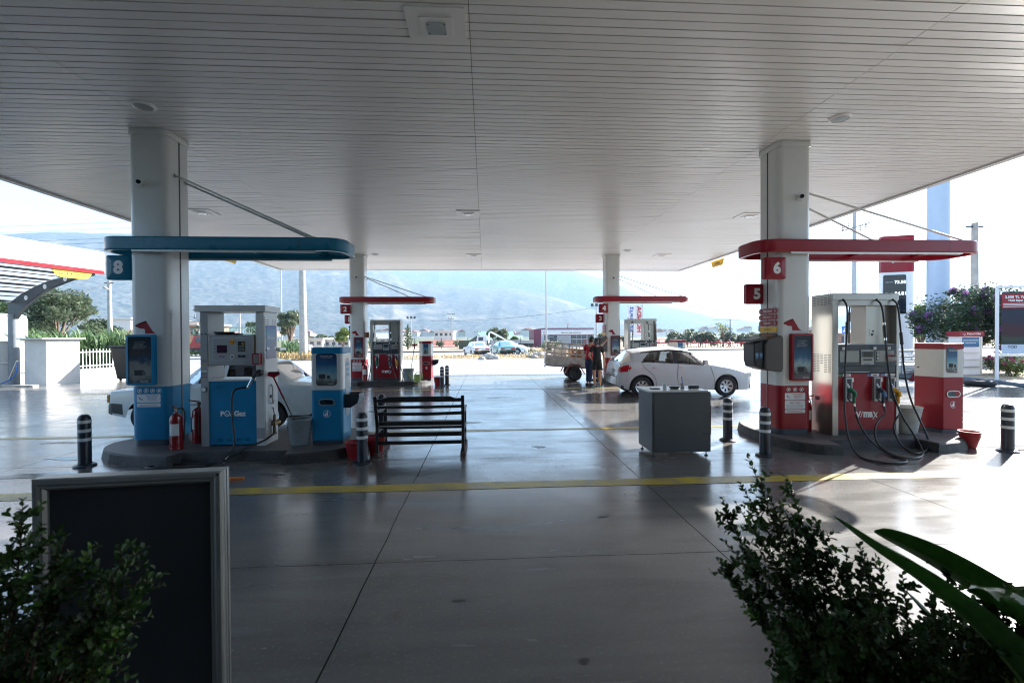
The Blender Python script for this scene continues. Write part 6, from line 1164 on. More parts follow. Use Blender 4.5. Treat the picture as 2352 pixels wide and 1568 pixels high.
# ================================================================ PEOPLE
def skin_mesh(name, parent, verts, edges, radii, m, sub=2, root=0):
    me = bpy.data.meshes.new(name); me.from_pydata(verts, edges, []); me.materials.append(MATS[m]); o = bpy.data.objects.new(name, me); COL.objects.link(o)
    if parent: o.parent = parent
    sk = o.modifiers.new('skin', 'SKIN'); sk.use_smooth_shade = True; sk.branch_smoothing = 0.5
    for i, r in enumerate(radii):
        s_ = me.skin_vertices[0].data[i]; s_.radius = (r, r) if not isinstance(r, tuple) else r; s_.use_root = (i == root)
    sb = o.modifiers.new('sub', 'SUBSURF'); sb.levels = sub; sb.render_levels = sub; return o
def chain(V, E, R_, start, pts):
    prev = start
    for p_, r in pts: V.append(p_); R_.append(r); E.append((prev, len(V) - 1)); prev = len(V) - 1
    return prev
def hand(V, E, R_, wrist, dirn, curl, side=1):
    d = Vector(dirn).normalized(); w = Vector(V[wrist]); c = Vector(curl).normalized(); s_ = d.cross(c).normalized()
    V.append(tuple(w + d * 0.05)); R_.append(0.022); E.append((wrist, len(V) - 1)); palm = len(V) - 1
    for k, ln in enumerate((0.075, 0.085, 0.08, 0.065)):
        o_ = s_ * (k - 1.5) * 0.021; a = w + d * 0.085 + o_; chain(V, E, R_, palm, [(tuple(a), 0.010), (tuple(a + d * ln * 0.5 + c * 0.008), 0.009), (tuple(a + d * ln * 0.85 + c * 0.03), 0.008)])
    a = w + d * 0.045 + s_ * side * 0.035; chain(V, E, R_, palm, [(tuple(a), 0.011), (tuple(a + d * 0.04 + s_ * side * 0.012 + c * 0.012), 0.0095)])
def head(o, c, r, face, hairm, bun=False, long_=False):
    """eyes, nose, mouth, ears and hair as small children of the figure"""
    f = Vector(face).normalized(); s_ = f.cross(Vector((0, 0, 1))).normalized(); c = Vector(c)
    b = MB(T(*c) @ frame_m((0, 0, 0), s_, f, (0, 0, 1))); vs = []; fs = []; n, m_ = 20, 14
    for i in range(m_ + 1):
        for j in range(n):
            a, e = 2 * PI * j / n, PI * i / m_ - PI / 2; x, y_, z = math.cos(e) * math.cos(a), math.cos(e) * math.sin(a), math.sin(e); k = 1.10
            if y_ > 0.25 and z < 0.45: k = 0.90
            vs.append((x * r * 0.83 * k, y_ * r * 1.0 * k - 0.005, z * r * 1.12 * k + 0.02 if z > -0.55 or not long_ else z * r * 1.5 * k))
    fs = [(i * n + j, i * n + (j + 1) % n, (i + 1) * n + (j + 1) % n, (i + 1) * n + j) for i in range(m_) for j in range(n)]; b.add(vs, fs, hairm, True)
    if bun: b.tube([(0, -r * 0.9, 0.03), (0, -r * 1.25, -0.02), (0, -r * 1.2, -0.12)], lambda t: 0.035 * (1 - 0.4 * t), hairm)
    b.build('hair', o)
    for k in (-1, 1):
        b = MB(T(*c) @ frame_m((0, 0, 0), s_, f, (0, 0, 1))); b.lathe([(0, -0.011), (0.009, -0.008), (0.012, 0), (0.009, 0.008), (0, 0.011)], 'letter_white', (k * 0.032, r * 0.93, 0.0), 10); b.lathe([(0, -0.006), (0.005, 0), (0, 0.006)], 'hair', (k * 0.032, r * 0.93 + 0.010, 0.0), 8); b.build('eye', o)
    b = MB(T(*c) @ frame_m((0, 0, 0), s_, f, (0, 0, 1))); b.box(-0.024, 0.024, r * 0.90, r * 0.94, -0.062, -0.052, 'dark_red'); b.build('mouth', o)
def figure(label, loc, rot, J, top, bottom, face, shorts=False, hairlong=False, bun=False, shoes='hair', sleeve=0.5):
    o = thing('person', label, 'person', loc, rot)
    V, E, R_ = [], [], []
    V.append(J['pelvis']); R_.append(0.12)
    ch = chain(V, E, R_, 0, [(J['waist'], 0.105), (J['chest'], 0.13), (J['neckb'], 0.07)]); chest = ch - 1
    hd_ = Vector(J['head']); nk = chain(V, E, R_, ch, [(J['neck'], 0.05), (tuple(hd_ - Vector((0, 0, 0.035))), 0.075), (tuple(hd_ + Vector((0, 0, 0.045))), 0.085), (tuple(hd_ + Vector((0, 0, 0.095))), 0.05)])
    fv = Vector(face).normalized(); chain(V, E, R_, nk - 2, [(tuple(hd_ + fv * 0.095 - Vector((0, 0, 0.02))), 0.018)])
    for s_ in 'lr':
        e_ = chain(V, E, R_, ch, [(J['sh' + s_], 0.062), (J['el' + s_], 0.042), (J['wr' + s_], 0.027)]); d = Vector(J['wr' + s_]) - Vector(J['el' + s_]); hand(V, E, R_, e_, d, J.get('curl' + s_, (0, 0.3, -0.2)), -1 if s_ == 'l' else 1)
        chain(V, E, R_, 0, [(J['hip' + s_], 0.095), (J['kn' + s_], 0.058), (tuple(Vector(J['kn' + s_]) * 0.6 + Vector(J['an' + s_]) * 0.4), 0.056), (J['an' + s_], 0.036), (tuple(Vector(J['an' + s_]) + Vector((0, 0.02, -0.05))), 0.035), (J['toe' + s_], 0.028)])
    skin_mesh('body', o, V, E, R_, 'skin')
    # shirt
    V, E, R_ = [], [], []; k = 1.0
    V.append(J['waist']); R_.append((0.15, 0.125)); c1 = chain(V, E, R_, 0, [(J['chest'], (0.165, 0.14)), (J['neckb'], (0.085, 0.08))]); lw_ = Vector(J['pelvis']) * 0.75 + Vector(J['waist']) * 0.25; chain(V, E, R_, 0, [(tuple(lw_), (0.16, 0.135))])
    for s_ in 'lr':
        a, e_ = Vector(J['sh' + s_]), Vector(J['el' + s_]); chain(V, E, R_, c1, [(tuple(a), 0.085), (tuple(a + (e_ - a) * sleeve * 0.6), 0.075), (tuple(a + (e_ - a) * sleeve), 0.07)])
    skin_mesh('shirt', o, V, E, R_, top)
    V, E, R_ = [], [], []; V.append(tuple(Vector(J['pelvis']) + Vector((0, 0, 0.10)))); R_.append((0.15, 0.13)); chain(V, E, R_, 0, [(J['pelvis'], (0.165, 0.145))])
    for s_ in 'lr':
        h_, kn, an = Vector(J['hip' + s_]), Vector(J['kn' + s_]), Vector(J['an' + s_])
        if shorts: chain(V, E, R_, 1, [(tuple(h_), 0.115), (tuple(h_ + (kn - h_) * 0.45), 0.10), (tuple(h_ + (kn - h_) * 0.62), 0.095)])
        else: chain(V, E, R_, 1, [(tuple(h_), 0.11), (tuple(kn), 0.075), (tuple(kn + (an - kn) * 0.9), 0.062)])
    skin_mesh('shorts' if shorts else 'trousers', o, V, E, R_, bottom)
    head(o, J['head'], 0.10, face, 'hair', bun, hairlong)
    for s_ in 'lr':
        a, t_ = Vector(J['an' + s_]), Vector(J['toe' + s_]); d = (Vector((t_.x - a.x, t_.y - a.y, 0))).normalized(); sd = Vector((-d.y, d.x, 0))
        b = MB(); c = a - d * 0.05; pl = [(c.x + d.x * u + sd.x * v, c.y + d.y * u + sd.y * v) for u, v in ((-0.02, -0.03), (0.1, -0.045), (0.2, -0.045), (0.24, -0.02), (0.24, 0.02), (0.2, 0.045), (0.1, 0.045), (-0.02, 0.03))]
        b.prism(pl, 0.002, 0.075 if shoes == 'hair' else 0.022, shoes); b.build('shoe' if shoes == 'hair' else 'slipper', o, bevel=0.01)
    return o
W1 = dict(pelvis=(0, 0, 0.90), waist=(0, 0.01, 1.05), chest=(0, 0.0, 1.27), neckb=(0, -0.01, 1.42), neck=(0, 0.0, 1.46), head=(-0.01, 0.02, 1.58), shl=(-0.17, 0, 1.37), ell=(-0.29, -0.03, 1.12), wrl=(-0.17, 0.0, 0.98), shr=(0.17, 0, 1.37), elr=(0.245, 0.0, 1.11), wrr=(0.27, 0.04, 0.87), curlr=(0, 0.3, 0), hipl=(-0.095, 0, 0.82), knl=(-0.10, 0.01, 0.46), anl=(-0.085, 0.0, 0.08), toel=(-0.11, 0.14, 0.03), hipr=(0.095, 0, 0.82), knr=(0.10, 0.02, 0.46), anr=(0.105, 0, 0.08), toer=(0.13, 0.13, 0.03))
figure('woman in black t-shirt and shorts standing by far pillar', (4.04, 16.30, 0), 0.0, W1, 'cloth_black', 'cloth_black', (0.35, 0.9, 0.1), shorts=True, bun=True, shoes='slipper', sleeve=0.62).scale = (1.04, 1.04, 1.04)
M1 = dict(pelvis=(0, 0, 0.92), waist=(0.0, 0.02, 1.08), chest=(0.03, 0.0, 1.32), neckb=(0.05, 0.0, 1.47), neck=(0.07, 0.01, 1.53), head=(0.10, 0.02, 1.64), shl=(-0.10, 0.12, 1.42), ell=(-0.12, 0.20, 1.15), wrl=(0.06, 0.28, 1.12), shr=(0.18, -0.05, 1.43), elr=(0.42, 0.0, 1.40), wrr=(0.62, 0.10, 1.58), curlr=(0.5, 0, 0.2), hipl=(-0.05, 0.06, 0.84), knl=(-0.02, 0.10, 0.47), anl=(-0.04, 0.12, 0.08), toel=(0.12, 0.16, 0.03), hipr=(0.06, -0.05, 0.84), knr=(0.05, -0.06, 0.47), anr=(0.0, -0.06, 0.08), toer=(0.16, -0.02, 0.03))
figure('man in red shirt and dark jeans reaching to the terminal', (3.90, 16.95, 0), 0.0, M1, 'cloth_red', 'cloth_denim', (0.8, 0.1, 0.25), sleeve=0.65).scale = (1.05, 1.05, 1.05)
M2 = dict(W1); figure('third person in white shirt mostly hidden behind the man', (4.62, 18.9, 0), PI, dict(M1, wrr=(0.25, 0.1, 1.0), elr=(0.25, 0.0, 1.15)), 'cloth_white', 'cloth_denim', (0.1, 0.9, 0.0), sleeve=0.6)
# ================================================================ PLANTS
def leaves(b, centre, rad, n, size, m, R, shell=0.55, aspect=1.8, gaps=0.0):
    cx, cy, cz = centre; rx_, ry, rz_ = rad; vs, fs = [], []
    for _ in range(n):
        while True:
            x, y_, z = R.gauss(0, 1), R.gauss(0, 1), R.gauss(0, 1); l_ = math.sqrt(x * x + y_ * y_ + z * z)
            if l_ > 0.01: break
        k = (shell + (1 - shell) * R.random()) * (1 + 0.12 * R.gauss(0, 1)); px, py, pz = cx + x / l_ * rx_ * k, cy + y_ / l_ * ry * k, cz + z / l_ * rz_ * k
        a = Vector((R.gauss(0, 1), R.gauss(0, 1), R.gauss(0, 1))).normalized(); t = a.orthogonal().normalized(); s_ = size * R.uniform(0.6, 1.3); w = t * s_ / aspect; a = a * s_
        p = Vector((px, py, pz)); i = len(vs); vs += [p - a * 0.5, p + w * 0.5, p + a * 0.5, p - w * 0.5]; fs.append((i, i + 1, i + 2, i + 3))
    b.add(vs, fs, m)
def tree(label, x, y_, h, r, m='leaf_olive', dens=1.0, size=0.22, trunk=0.10, base=0.3, name='tree', seed=None, z=0, group=None, clumps=9, flowers=None, fdens=0.3, cat='tree', thin=1.0):
    R = random.Random(seed if seed is not None else int(abs(x) * 31 + abs(y_) * 17)); o = thing(name, label, cat, (x, y_, z), 0, group)
    b = MB(); ends = []; hb = h * base
    b.tube([(0, 0, 0), (R.uniform(-.04, .04) * h, 0, hb * 0.6), (R.uniform(-.05, .05) * h, R.uniform(-.03, .03) * h, hb * 1.2)], lambda t: trunk * (1 - 0.35 * t), 'bark', 8, 3)
    for k in range(clumps):
        a = 2 * PI * k / clumps + R.uniform(-0.4, 0.4); q = R.uniform(0.25, 0.8) if k else 0.05; zz_ = hb + (h - hb) * R.uniform(0.25, 0.86) if k else h * 0.86
        ex = (q * r * math.cos(a), q * r * math.sin(a), zz_); ends.append(ex)
        b.tube([(0, 0, hb * 0.9), (ex[0] * 0.45, ex[1] * 0.45, hb + (zz_ - hb) * 0.45), ex], lambda t: trunk * 0.5 * (1 - 0.8 * t) + 0.004, 'bark', 5, 3)
    b.build('trunk', o); b = MB(); bf = MB()
    for ex in ends:
        cr = r * R.uniform(0.34, 0.55); cz = min((h - ex[2]) * 1.0 + cr * 0.3, cr * R.uniform(0.7, 1.0)) * thin; cz = max(cz, cr * 0.45)
        leaves(b, ex, (cr, cr, cz), int(260 * dens), size, m, R, 0.35)
        for q in range(3):
            a = R.uniform(0, 2 * PI); c2 = (ex[0] + cr * 0.8 * math.cos(a), ex[1] + cr * 0.8 * math.sin(a), ex[2] + R.uniform(-0.5, 0.7) * cz); leaves(b, c2, (cr * 0.4, cr * 0.4, cz * 0.35), int(60 * dens), size, m, R, 0.2)
            if flowers: leaves(bf, (c2[0], c2[1], c2[2] + 0.05), (cr * 0.18, cr * 0.18, cr * 0.22), int(120 * fdens), size * 0.55, flowers, R, 0.2, 1.1)
    b.build('crown', o)
    if flowers: bf.build('blossom', o)
    return o
def bush(label, x, y_, w, h, m='leaf_olive', n=900, size=0.12, name='shrub', z=0, cat='shrub', group=None, depth=None, flowers=None):
    R = random.Random(int(abs(x) * 53 + abs(y_) * 7)); o = thing(name, label, cat, (x, y_, z), 0, group); b = MB(); d_ = depth or w
    for k in range(7):
        a = R.uniform(0, 2 * PI); c = (R.uniform(-0.3, 0.3) * w, R.uniform(-0.3, 0.3) * d_, h * R.uniform(0.35, 0.7)); leaves(b, c, (w * 0.27, d_ * 0.27, h * 0.32), n // 7, size, m, R, 0.3)
    b.build('foliage', o); b = MB()
    for k in range(6): a = R.uniform(0, 2 * PI); b.tube([(0, 0, 0), (0.2 * w * math.cos(a), 0.2 * d_ * math.sin(a), h * 0.4), (0.35 * w * math.cos(a), 0.35 * d_ * math.sin(a), h * 0.75)], 0.015 * max(1, h / 2), 'bark', 5, 3)
    b.build('stem', o)
    if flowers:
        b = MB()
        for k in range(9): leaves(b, (R.uniform(-0.4, 0.4) * w, R.uniform(-0.4, 0.3) * d_, h * R.uniform(0.4, 0.85)), (w * 0.07, w * 0.07, w * 0.06), 60, size * 0.8, flowers, R, 0.2, 1.1)
        b.build('blossom', o)
    return o
def px_tree(label, x0, x1, ytop, Y, **k):
    c = at((x0 + x1) / 2, 780, Y); t = at((x0 + x1) / 2, ytop, Y); r = (x1 - x0) / 2 / F * Y * 1.02; return tree(label, c.x, Y, t.z + 0.05, r, **k)
def px_bush(label, x0, x1, ytop, Y, **k):
    c = at((x0 + x1) / 2, 780, Y); t = at((x0 + x1) / 2, ytop, Y); return bush(label, c.x, Y, (x1 - x0) / F * Y, t.z, **k)
# left side
px_tree('big eucalyptus rising behind the white service block', 78, 186, 663, 34, m='leaf_olive', size=0.20, dens=2.2, clumps=13, trunk=0.2)
px_tree('dark tree behind the car wash roof at the left edge', -60, 52, 690, 36, m='leaf_dark', size=0.2, dens=1.5, clumps=10, trunk=0.2)
px_tree('round green tree beside the street lamp pole', 196, 262, 730, 33, m='leaf_olive', size=0.16, dens=1.4, base=0.2)
px_tree('tree seen right of the gas pump', 640, 694, 716, 70, m='leaf_olive', size=0.38, dens=1.5, base=0.2, trunk=0.25)
px_tree('tree seen through the opening of the gas pump', 572, 604, 735, 68, m='leaf_olive', size=0.34, dens=1.0, base=0.2, trunk=0.2)
px_tree('low tree behind the red rig truck', 448, 476, 745, 62, m='leaf_olive', size=0.3, dens=0.9, base=0.2)
px_tree('bushy green tree left of the far left pillar', 772, 806, 752, 66, m='leaf_yellowgreen', size=0.28, dens=1.2, base=0.15)
for i, (a, c, t) in enumerate(((700, 728, 774), (724, 752, 770), (750, 776, 773))): px_tree(('grey green tree just right of the pale pole', 'middle grey green tree right of the pale pole', 'grey green tree left of the bushy tree')[i], a, c, t, 90, m='leaf_olive', size=0.4, dens=0.7, base=0.15, group='trees behind the white sheds')
def conifer(label, x, Y, ytop, w=0.9):
    c = at(x, 780, Y); h = at(x, ytop, Y).z; R = random.Random(int(x)); o = thing('conifer_tree', label, 'tree', (c.x, Y, 0)); MB().cyl((0, 0, 0), (0, 0, h * 0.9), 0.14, 0.03, m='bark', n=8).build('trunk', o); b = MB()
    for k in range(16):
        t = k / 16; rr = w * (1 - t) + 0.12; leaves(b, (0, 0, h * (0.12 + 0.86 * t)), (rr, rr, h * 0.05), int(60 * (1.2 - t)), 0.35, 'leaf_dark', R, 0.2, 3)
    b.build('crown', o)
conifer('dark conifer right of the far left fuel pump', 937, 72, 742, 1.4); conifer('dark conifer just right of the far left pillar', 856, 76, 752, 1.0)
for i, (a, c, t) in enumerate(((1120, 1150, 752), (1138, 1172, 754), (1172, 1190, 774))): px_tree(('tree behind the folded crane at left', 'bushy tree behind the folded crane at right', 'small yellowish tree right of the crane')[i], a, c, t, 92, m=('leaf_olive', 'leaf_olive', 'leaf_yellowgreen')[i], size=0.4, dens=1.1, base=0.15, trunk=0.2)
px_bush('round bush left of the maroon building', 1203, 1228, 780, 84, m='leaf_yellowgreen', n=900, size=0.3); px_bush('low bush by the grey shed roofs', 1000, 1020, 782, 80, m='leaf_olive', n=500, size=0.3)
px_bush('olive bush in front of the far red roofed house', 1040, 1062, 781, 82, m='leaf_olive', n=500, size=0.3)
px_bush('large oleander bush behind the wooden trailer', 1240, 1292, 778, 47, m='leaf_olive', n=2600, size=0.16)
px_tree('tree behind the woman by the far pillar', 1370, 1400, 765, 80, m='leaf_olive', size=0.3, dens=0.9, base=0.15)
px_tree('tree between far pillar and steel pump', 1424, 1442, 772, 80, m='leaf_olive', size=0.3, dens=0.7, base=0.15)
R = random.Random(5)
for k in range(17):
    x = 1545 + k * 31 + R.uniform(-5, 5); px_tree(('olive tree %s in the orchard row' % ('first', 'second', 'third', 'fourth', 'fifth', 'sixth', 'seventh', 'eighth', 'ninth', 'tenth', 'eleventh', 'twelfth', 'thirteenth', 'fourteenth', 'fifteenth', 'sixteenth', 'seventeenth')[k]) + ' from left', x - 22, x + 22, 768 - R.uniform(0, 6), 78, m='leaf_olive', size=0.36, dens=0.75, base=0.12, group='olive orchard row behind the road')
px_tree('solitary round tree above the olive row', 1572, 1600, 757, 130, m='leaf_dark', size=0.6, dens=0.9, base=0.2)
px_tree('half bare tree right of the wire pole', 1638, 1682, 742, 74, m='leaf_yellowgreen', size=0.25, dens=0.12, base=0.45, trunk=0.16)
# reeds behind the white fence, left
def reeds(name, label, x0, x1, y0, y1, h, n, m, seed, w=0.05):
    R = random.Random(seed); b = MB(); vs, fs = [], []
    for _ in range(n):
        x, y_ = R.uniform(x0, x1), R.uniform(y0, y1); hh = h * R.uniform(0.6, 1.15); a = R.uniform(0, 2 * PI); l_ = R.uniform(0.05, 0.4) * hh; px, py = math.cos(a + 1.57) * w, math.sin(a + 1.57) * w; i = len(vs); z0_ = R.uniform(0, 0.6) * h
        vs += [(x - px, y_ - py, z0_), (x + px, y_ + py, z0_), (x + l_ * math.cos(a) * 0.5 + px, y_ + l_ * math.sin(a) * 0.5 + py, z0_ + hh * 0.35), (x + l_ * math.cos(a) * 0.5 - px, y_ + l_ * math.sin(a) * 0.5 - py, z0_ + hh * 0.35), (x + l_ * math.cos(a) * 1.3, y_ + l_ * math.sin(a) * 1.3, z0_ + hh * 0.5)]
        fs += [(i, i + 1, i + 2, i + 3), (i + 3, i + 2, i + 4)]
    b.add(vs, fs, m); return b.build(name, label=label, cat='reeds' if label else None, kind='stuff')
reeds('reed_bed', 'tall green reeds behind the white picket fence', -36, -17.5, 24.5, 28, 2.3, 5200, 'leaf_reed', 1); reeds('reed_bed', 'lower green reeds behind the rig truck', -34, -20, 50, 53, 1.6, 1200, 'leaf_reed', 2, 0.08)
# dry grass and stones on the median
reeds('dry_grass', 'dry yellow grass tufts on the dirt median', -7, 12.5, 39.5, 42.0, 0.35, 1300, 'dry_grass', 3, 0.03); reeds('dry_grass', 'dry grass around the thick pale pole', -18, -13, 38.5, 41, 0.7, 900, 'dry_grass', 4, 0.03)
blob('median', 2.2, 42.5, 10.5, 3.8, 'dry_earth', 8, 0.01); blob('median', -16.5, 41.5, 5, 3.0, 'dry_earth', 18, 0.01)
def rock(label, x, y_, s_, seed, h=0.7, group='stones on the median'):
    bm_ = bmesh.new(); bmesh.ops.create_icosphere(bm_, subdivisions=3, radius=1); 
    for v in bm_.verts:
        k = 1 + 0.35 * noise.noise(v.co * 1.3 + Vector((seed, 0, 0))) + 0.12 * noise.noise(v.co * 4 + Vector((0, seed, 0))); v.co = Vector((v.co.x * s_ * k, v.co.y * s_ * k * 0.8, max(-0.1 * s_, v.co.z * s_ * h * k)))
    b = MB(); bm_.verts.index_update(); b.add([tuple(v.co) for v in bm_.verts], [tuple(v.index for v in f.verts) for f in bm_.faces], 'rock'); bm_.free(); return b.build('rock', loc=(x, y_, s_ * 0.2), label=label, cat='rock', group=group)
for i, (px, py, s_) in enumerate(((1124, 824, 0.55), (1138, 824, 0.42), (1108, 826, 0.3), (1240, 821, 0.62), (1215, 821, 0.25), (1228, 822, 0.3), (1282, 818, 0.3), (673, 822, 0.45), (655, 822, 0.35), (688, 823, 0.3), (706, 823, 0.25), (641, 823, 0.3))):
    p = gp(px, py); rock(('white stone right of the small signpost', 'pale stone beside the small signpost foot', 'flat stone left of the signpost', 'largest grey boulder on the median', 'small stone left of the boulder', 'stone touching the largest boulder', 'stone under the oleander bush', 'grey stone heap left of the pale pole', 'leftmost broken stone by the pale pole', 'stone at the foot of the pale pole', 'small stone right of the pale pole', 'stone just right of the gas pump')[i], p.x, p.y, s_, i * 3.3)
for i, (px, Y) in enumerate(((1212, 41), (1232, 40.5), (1300, 41.5))): p = at(px, 800, Y); bush(('thin grey shrub right of the turquoise saloon', 'dry brown shrub beside the boulder', 'dry shrub behind the trailer')[i], p.x, Y, 1.6, 1.0, 'dry_grass' if i else 'leaf_olive', 260, 0.12)

# ================================================================ POLES AND WIRES
def pole(label, px, ytop, Y, r0_, r1_, m='pole_metal', arms=None, name='utility_pole', cat='pole', lean=0.0):
    c = at(px, 780, Y); h = at(px, ytop, Y).z; o = thing(name, label, cat, (c.x, Y, 0)); b = MB(); b.cyl((0, 0, 0), (lean * h, 0, h), r0_, r1_, m=m, n=12); b.build('shaft', o); return o, h
o, h = pole('thick pale concrete pole rising past the canopy edge', 697, 480, 40, 0.34, 0.22, 'pole_concrete', lean=-0.006)
o, h = pole('slim street mast left of the thick pale pole', 647, 500, 75, 0.10, 0.07, name='street_lamp', cat='street lamp'); MB().cyl((0, 0, h), (1.2, 0, h + 0.3), 0.05, m='pole_metal', n=6).build('arm', o)
o, h = pole('slim tall mast in front of the maroon building', 1255, 480, 66, 0.13, 0.07, name='street_lamp', cat='street lamp'); MB().cyl((0, 0, h), (1.2, 0, h + 0.3), 0.05, m='pole_metal', n=6).build('arm', o)
def insul(b, x, z, s_=1.0, y_=0, hang=False):
    for k in range(3): b.lathe([(0.0, 0), (0.05 * s_, 0.0), (0.03 * s_, 0.05 * s_), (0, 0.06 * s_)], 'insulator', (x, y_, z + (-1 if hang else 1) * k * 0.09 * s_), 8)
o, h = pole('concrete lamp pole behind the fence at left', 253, 645, 29, 0.15, 0.09, 'pole_concrete', name='street_lamp', cat='street lamp', lean=-0.002)
b = MB(); b.cyl((0, 0, h - 0.55), (0.05, -0.35, h - 0.45), 0.03, m='pole_metal', n=8); b.build('arm', o); b = MB(); b.lathe([(0, -0.09), (0.09, -0.06), (0.12, 0.0), (0.05, 0.07), (0, 0.08)], 'pole_metal', (0.06, -0.4, h - 0.45), 12); b.build('lamp_head', o); b = MB(); b.box(-0.3, 0.25, -0.03, 0.03, h - 0.15, h - 0.1, 'steel_dark'); b.build('cross_arm', o)
for (px, yt, Y, lab) in ((459, 710, 58, 'transformer pole with insulators behind the rig truck'), (551, 703, 75, 'pole with insulators above the gas pump roof'), (82, 714, 60, 'white wire pole among the leaves at far left'), (1037, 720, 95, 'concrete wire pole left of the parked saloons'), (1097, 762, 110, 'small wire pole above the green sheds')):
    o, h = pole(lab, px, yt, Y, 0.16, 0.10, 'pole_concrete'); b = MB(); b.box(-0.8, 0.8, -0.05, 0.05, h - 0.15, h - 0.05, 'steel_dark'); b.box(-0.6, 0.6, -0.05, 0.05, h - 1.1, h - 1.0, 'steel_dark'); b.build('cross_arm', o); b = MB()
    for x in (-0.7, 0, 0.7): insul(b, x, h, 1.6)
    for x in (-0.55, 0.55): insul(b, x, h - 1.0, 1.5)
    b.build('insulator', o)
o = thing('transformer', 'grey transformer box on the pole behind the rig truck', 'transformer', (at(466, 780, 57.5).x, 57.5, 4.0)); MB().box(-0.55, 0.55, -0.4, 0.4, 0, 1.1, 'panel_grey').build('tank', o, bevel=0.04); MB().box(-1.4, 0.9, -0.5, 0.5, -0.14, -0.001, 'pole_concrete').build('platform', o)
for (px, yt, Y, lab) in ((945, 731, 92, 'floodlight pole right of the far left pump'), (1370, 703, 72, 'floodlight pole behind number 3 sign')):
    o, h = pole(lab, px, yt, Y, 0.16, 0.09, 'pole_metal', name='floodlight_pole'); b = MB(); b.box(-0.9, 0.9, -0.04, 0.04, h - 0.05, h + 0.03, 'steel_dark'); b.build('cross_arm', o)
    for x in (-0.7, 0, 0.7): MB().box(x - 0.2, x + 0.2, -0.25, 0.05, h + 0.04, h + 0.40, 'steel_dark').build('floodlight', o, bevel=0.03)
o, h = pole('thin T shaped wire pole over the olive row', 1677, 733, 74, 0.10, 0.07, 'steel_dark'); MB().box(-2.9, 2.9, -0.05, 0.05, h - 0.08, h, 'steel_dark').build('cross_arm', o)
o, h = pole('tall power pole with insulators behind the right canopy rim', 1962, 470, 36, 0.20, 0.13, 'pole_metal')
b = MB(); za = at(1962, 522, 36).z; b.cyl((-1.15, 0, za - 0.35), (1.15, -0.4, za + 0.35), 0.05, m='pole_concrete', n=6); b.build('cross_arm', o); b = MB()
for x in (-1.0, -0.5, 0.55, 1.0): insul(b, x, za + x * 0.3 + (0.05 if x < 0 else -0.12), 1.7, 0, x > 0)
b.build('insulator', o)
o, h = pole('thick concrete pole with T arm behind the flowering tree', 2238, 512, 26, 0.21, 0.16, 'pole_concrete'); MB().box(-0.55, 0.52, -0.05, 0.05, h - 0.28, h - 0.18, 'steel_dark').build('cross_arm', o)
def wire(label, p0, p1, sag, r=0.02, name='overhead_wire', group='overhead wires'):
    p0, p1 = Vector(p0), Vector(p1); b = MB(T(-p0.x, -p0.y, -p0.z)); b.tube([p0 + (p1 - p0) * t + Vector((0, 0, -sag * 4 * t * (1 - t))) for t in np.linspace(0, 1, 12)], r, 'wire', 5, 2); b.build(name, loc=p0, label=label, cat='wire', group=group)
for i, (ya, yb) in enumerate(((511, 503), (525, 517), (549, 538), (556, 549), (575, 561), (580, 566))):
    wire(('topmost overhead wire in the left sky', 'second overhead wire in the left sky', 'third overhead wire in the left sky', 'fourth overhead wire in the left sky', 'fifth overhead wire touching the wash roof', 'lowest overhead wire in the left sky')[i], at(-700, ya + 26, 60), at(620, yb - 10, 66), 0.4, 0.018)
wire('black cable sagging from lamp pole to the car wash', at(253, 648, 29), at(60, 668, 22), 0.35, 0.016); wire('cable running right from the concrete pole', at(2245, 528, 26), at(2700, 520, 26), 0.15, 0.016); wire('stay cable hanging left from the concrete pole', at(2240, 540, 26), at(2185, 660, 22), 0.1, 0.008)
wire('long thin wire crossing in front of the hillside', at(990, 737, 95), at(1370, 706, 72), 0.6, 0.02); wire('thin wire from floodlight pole towards the T pole', at(1430, 775, 74), at(1677, 735, 74), 0.5, 0.02)

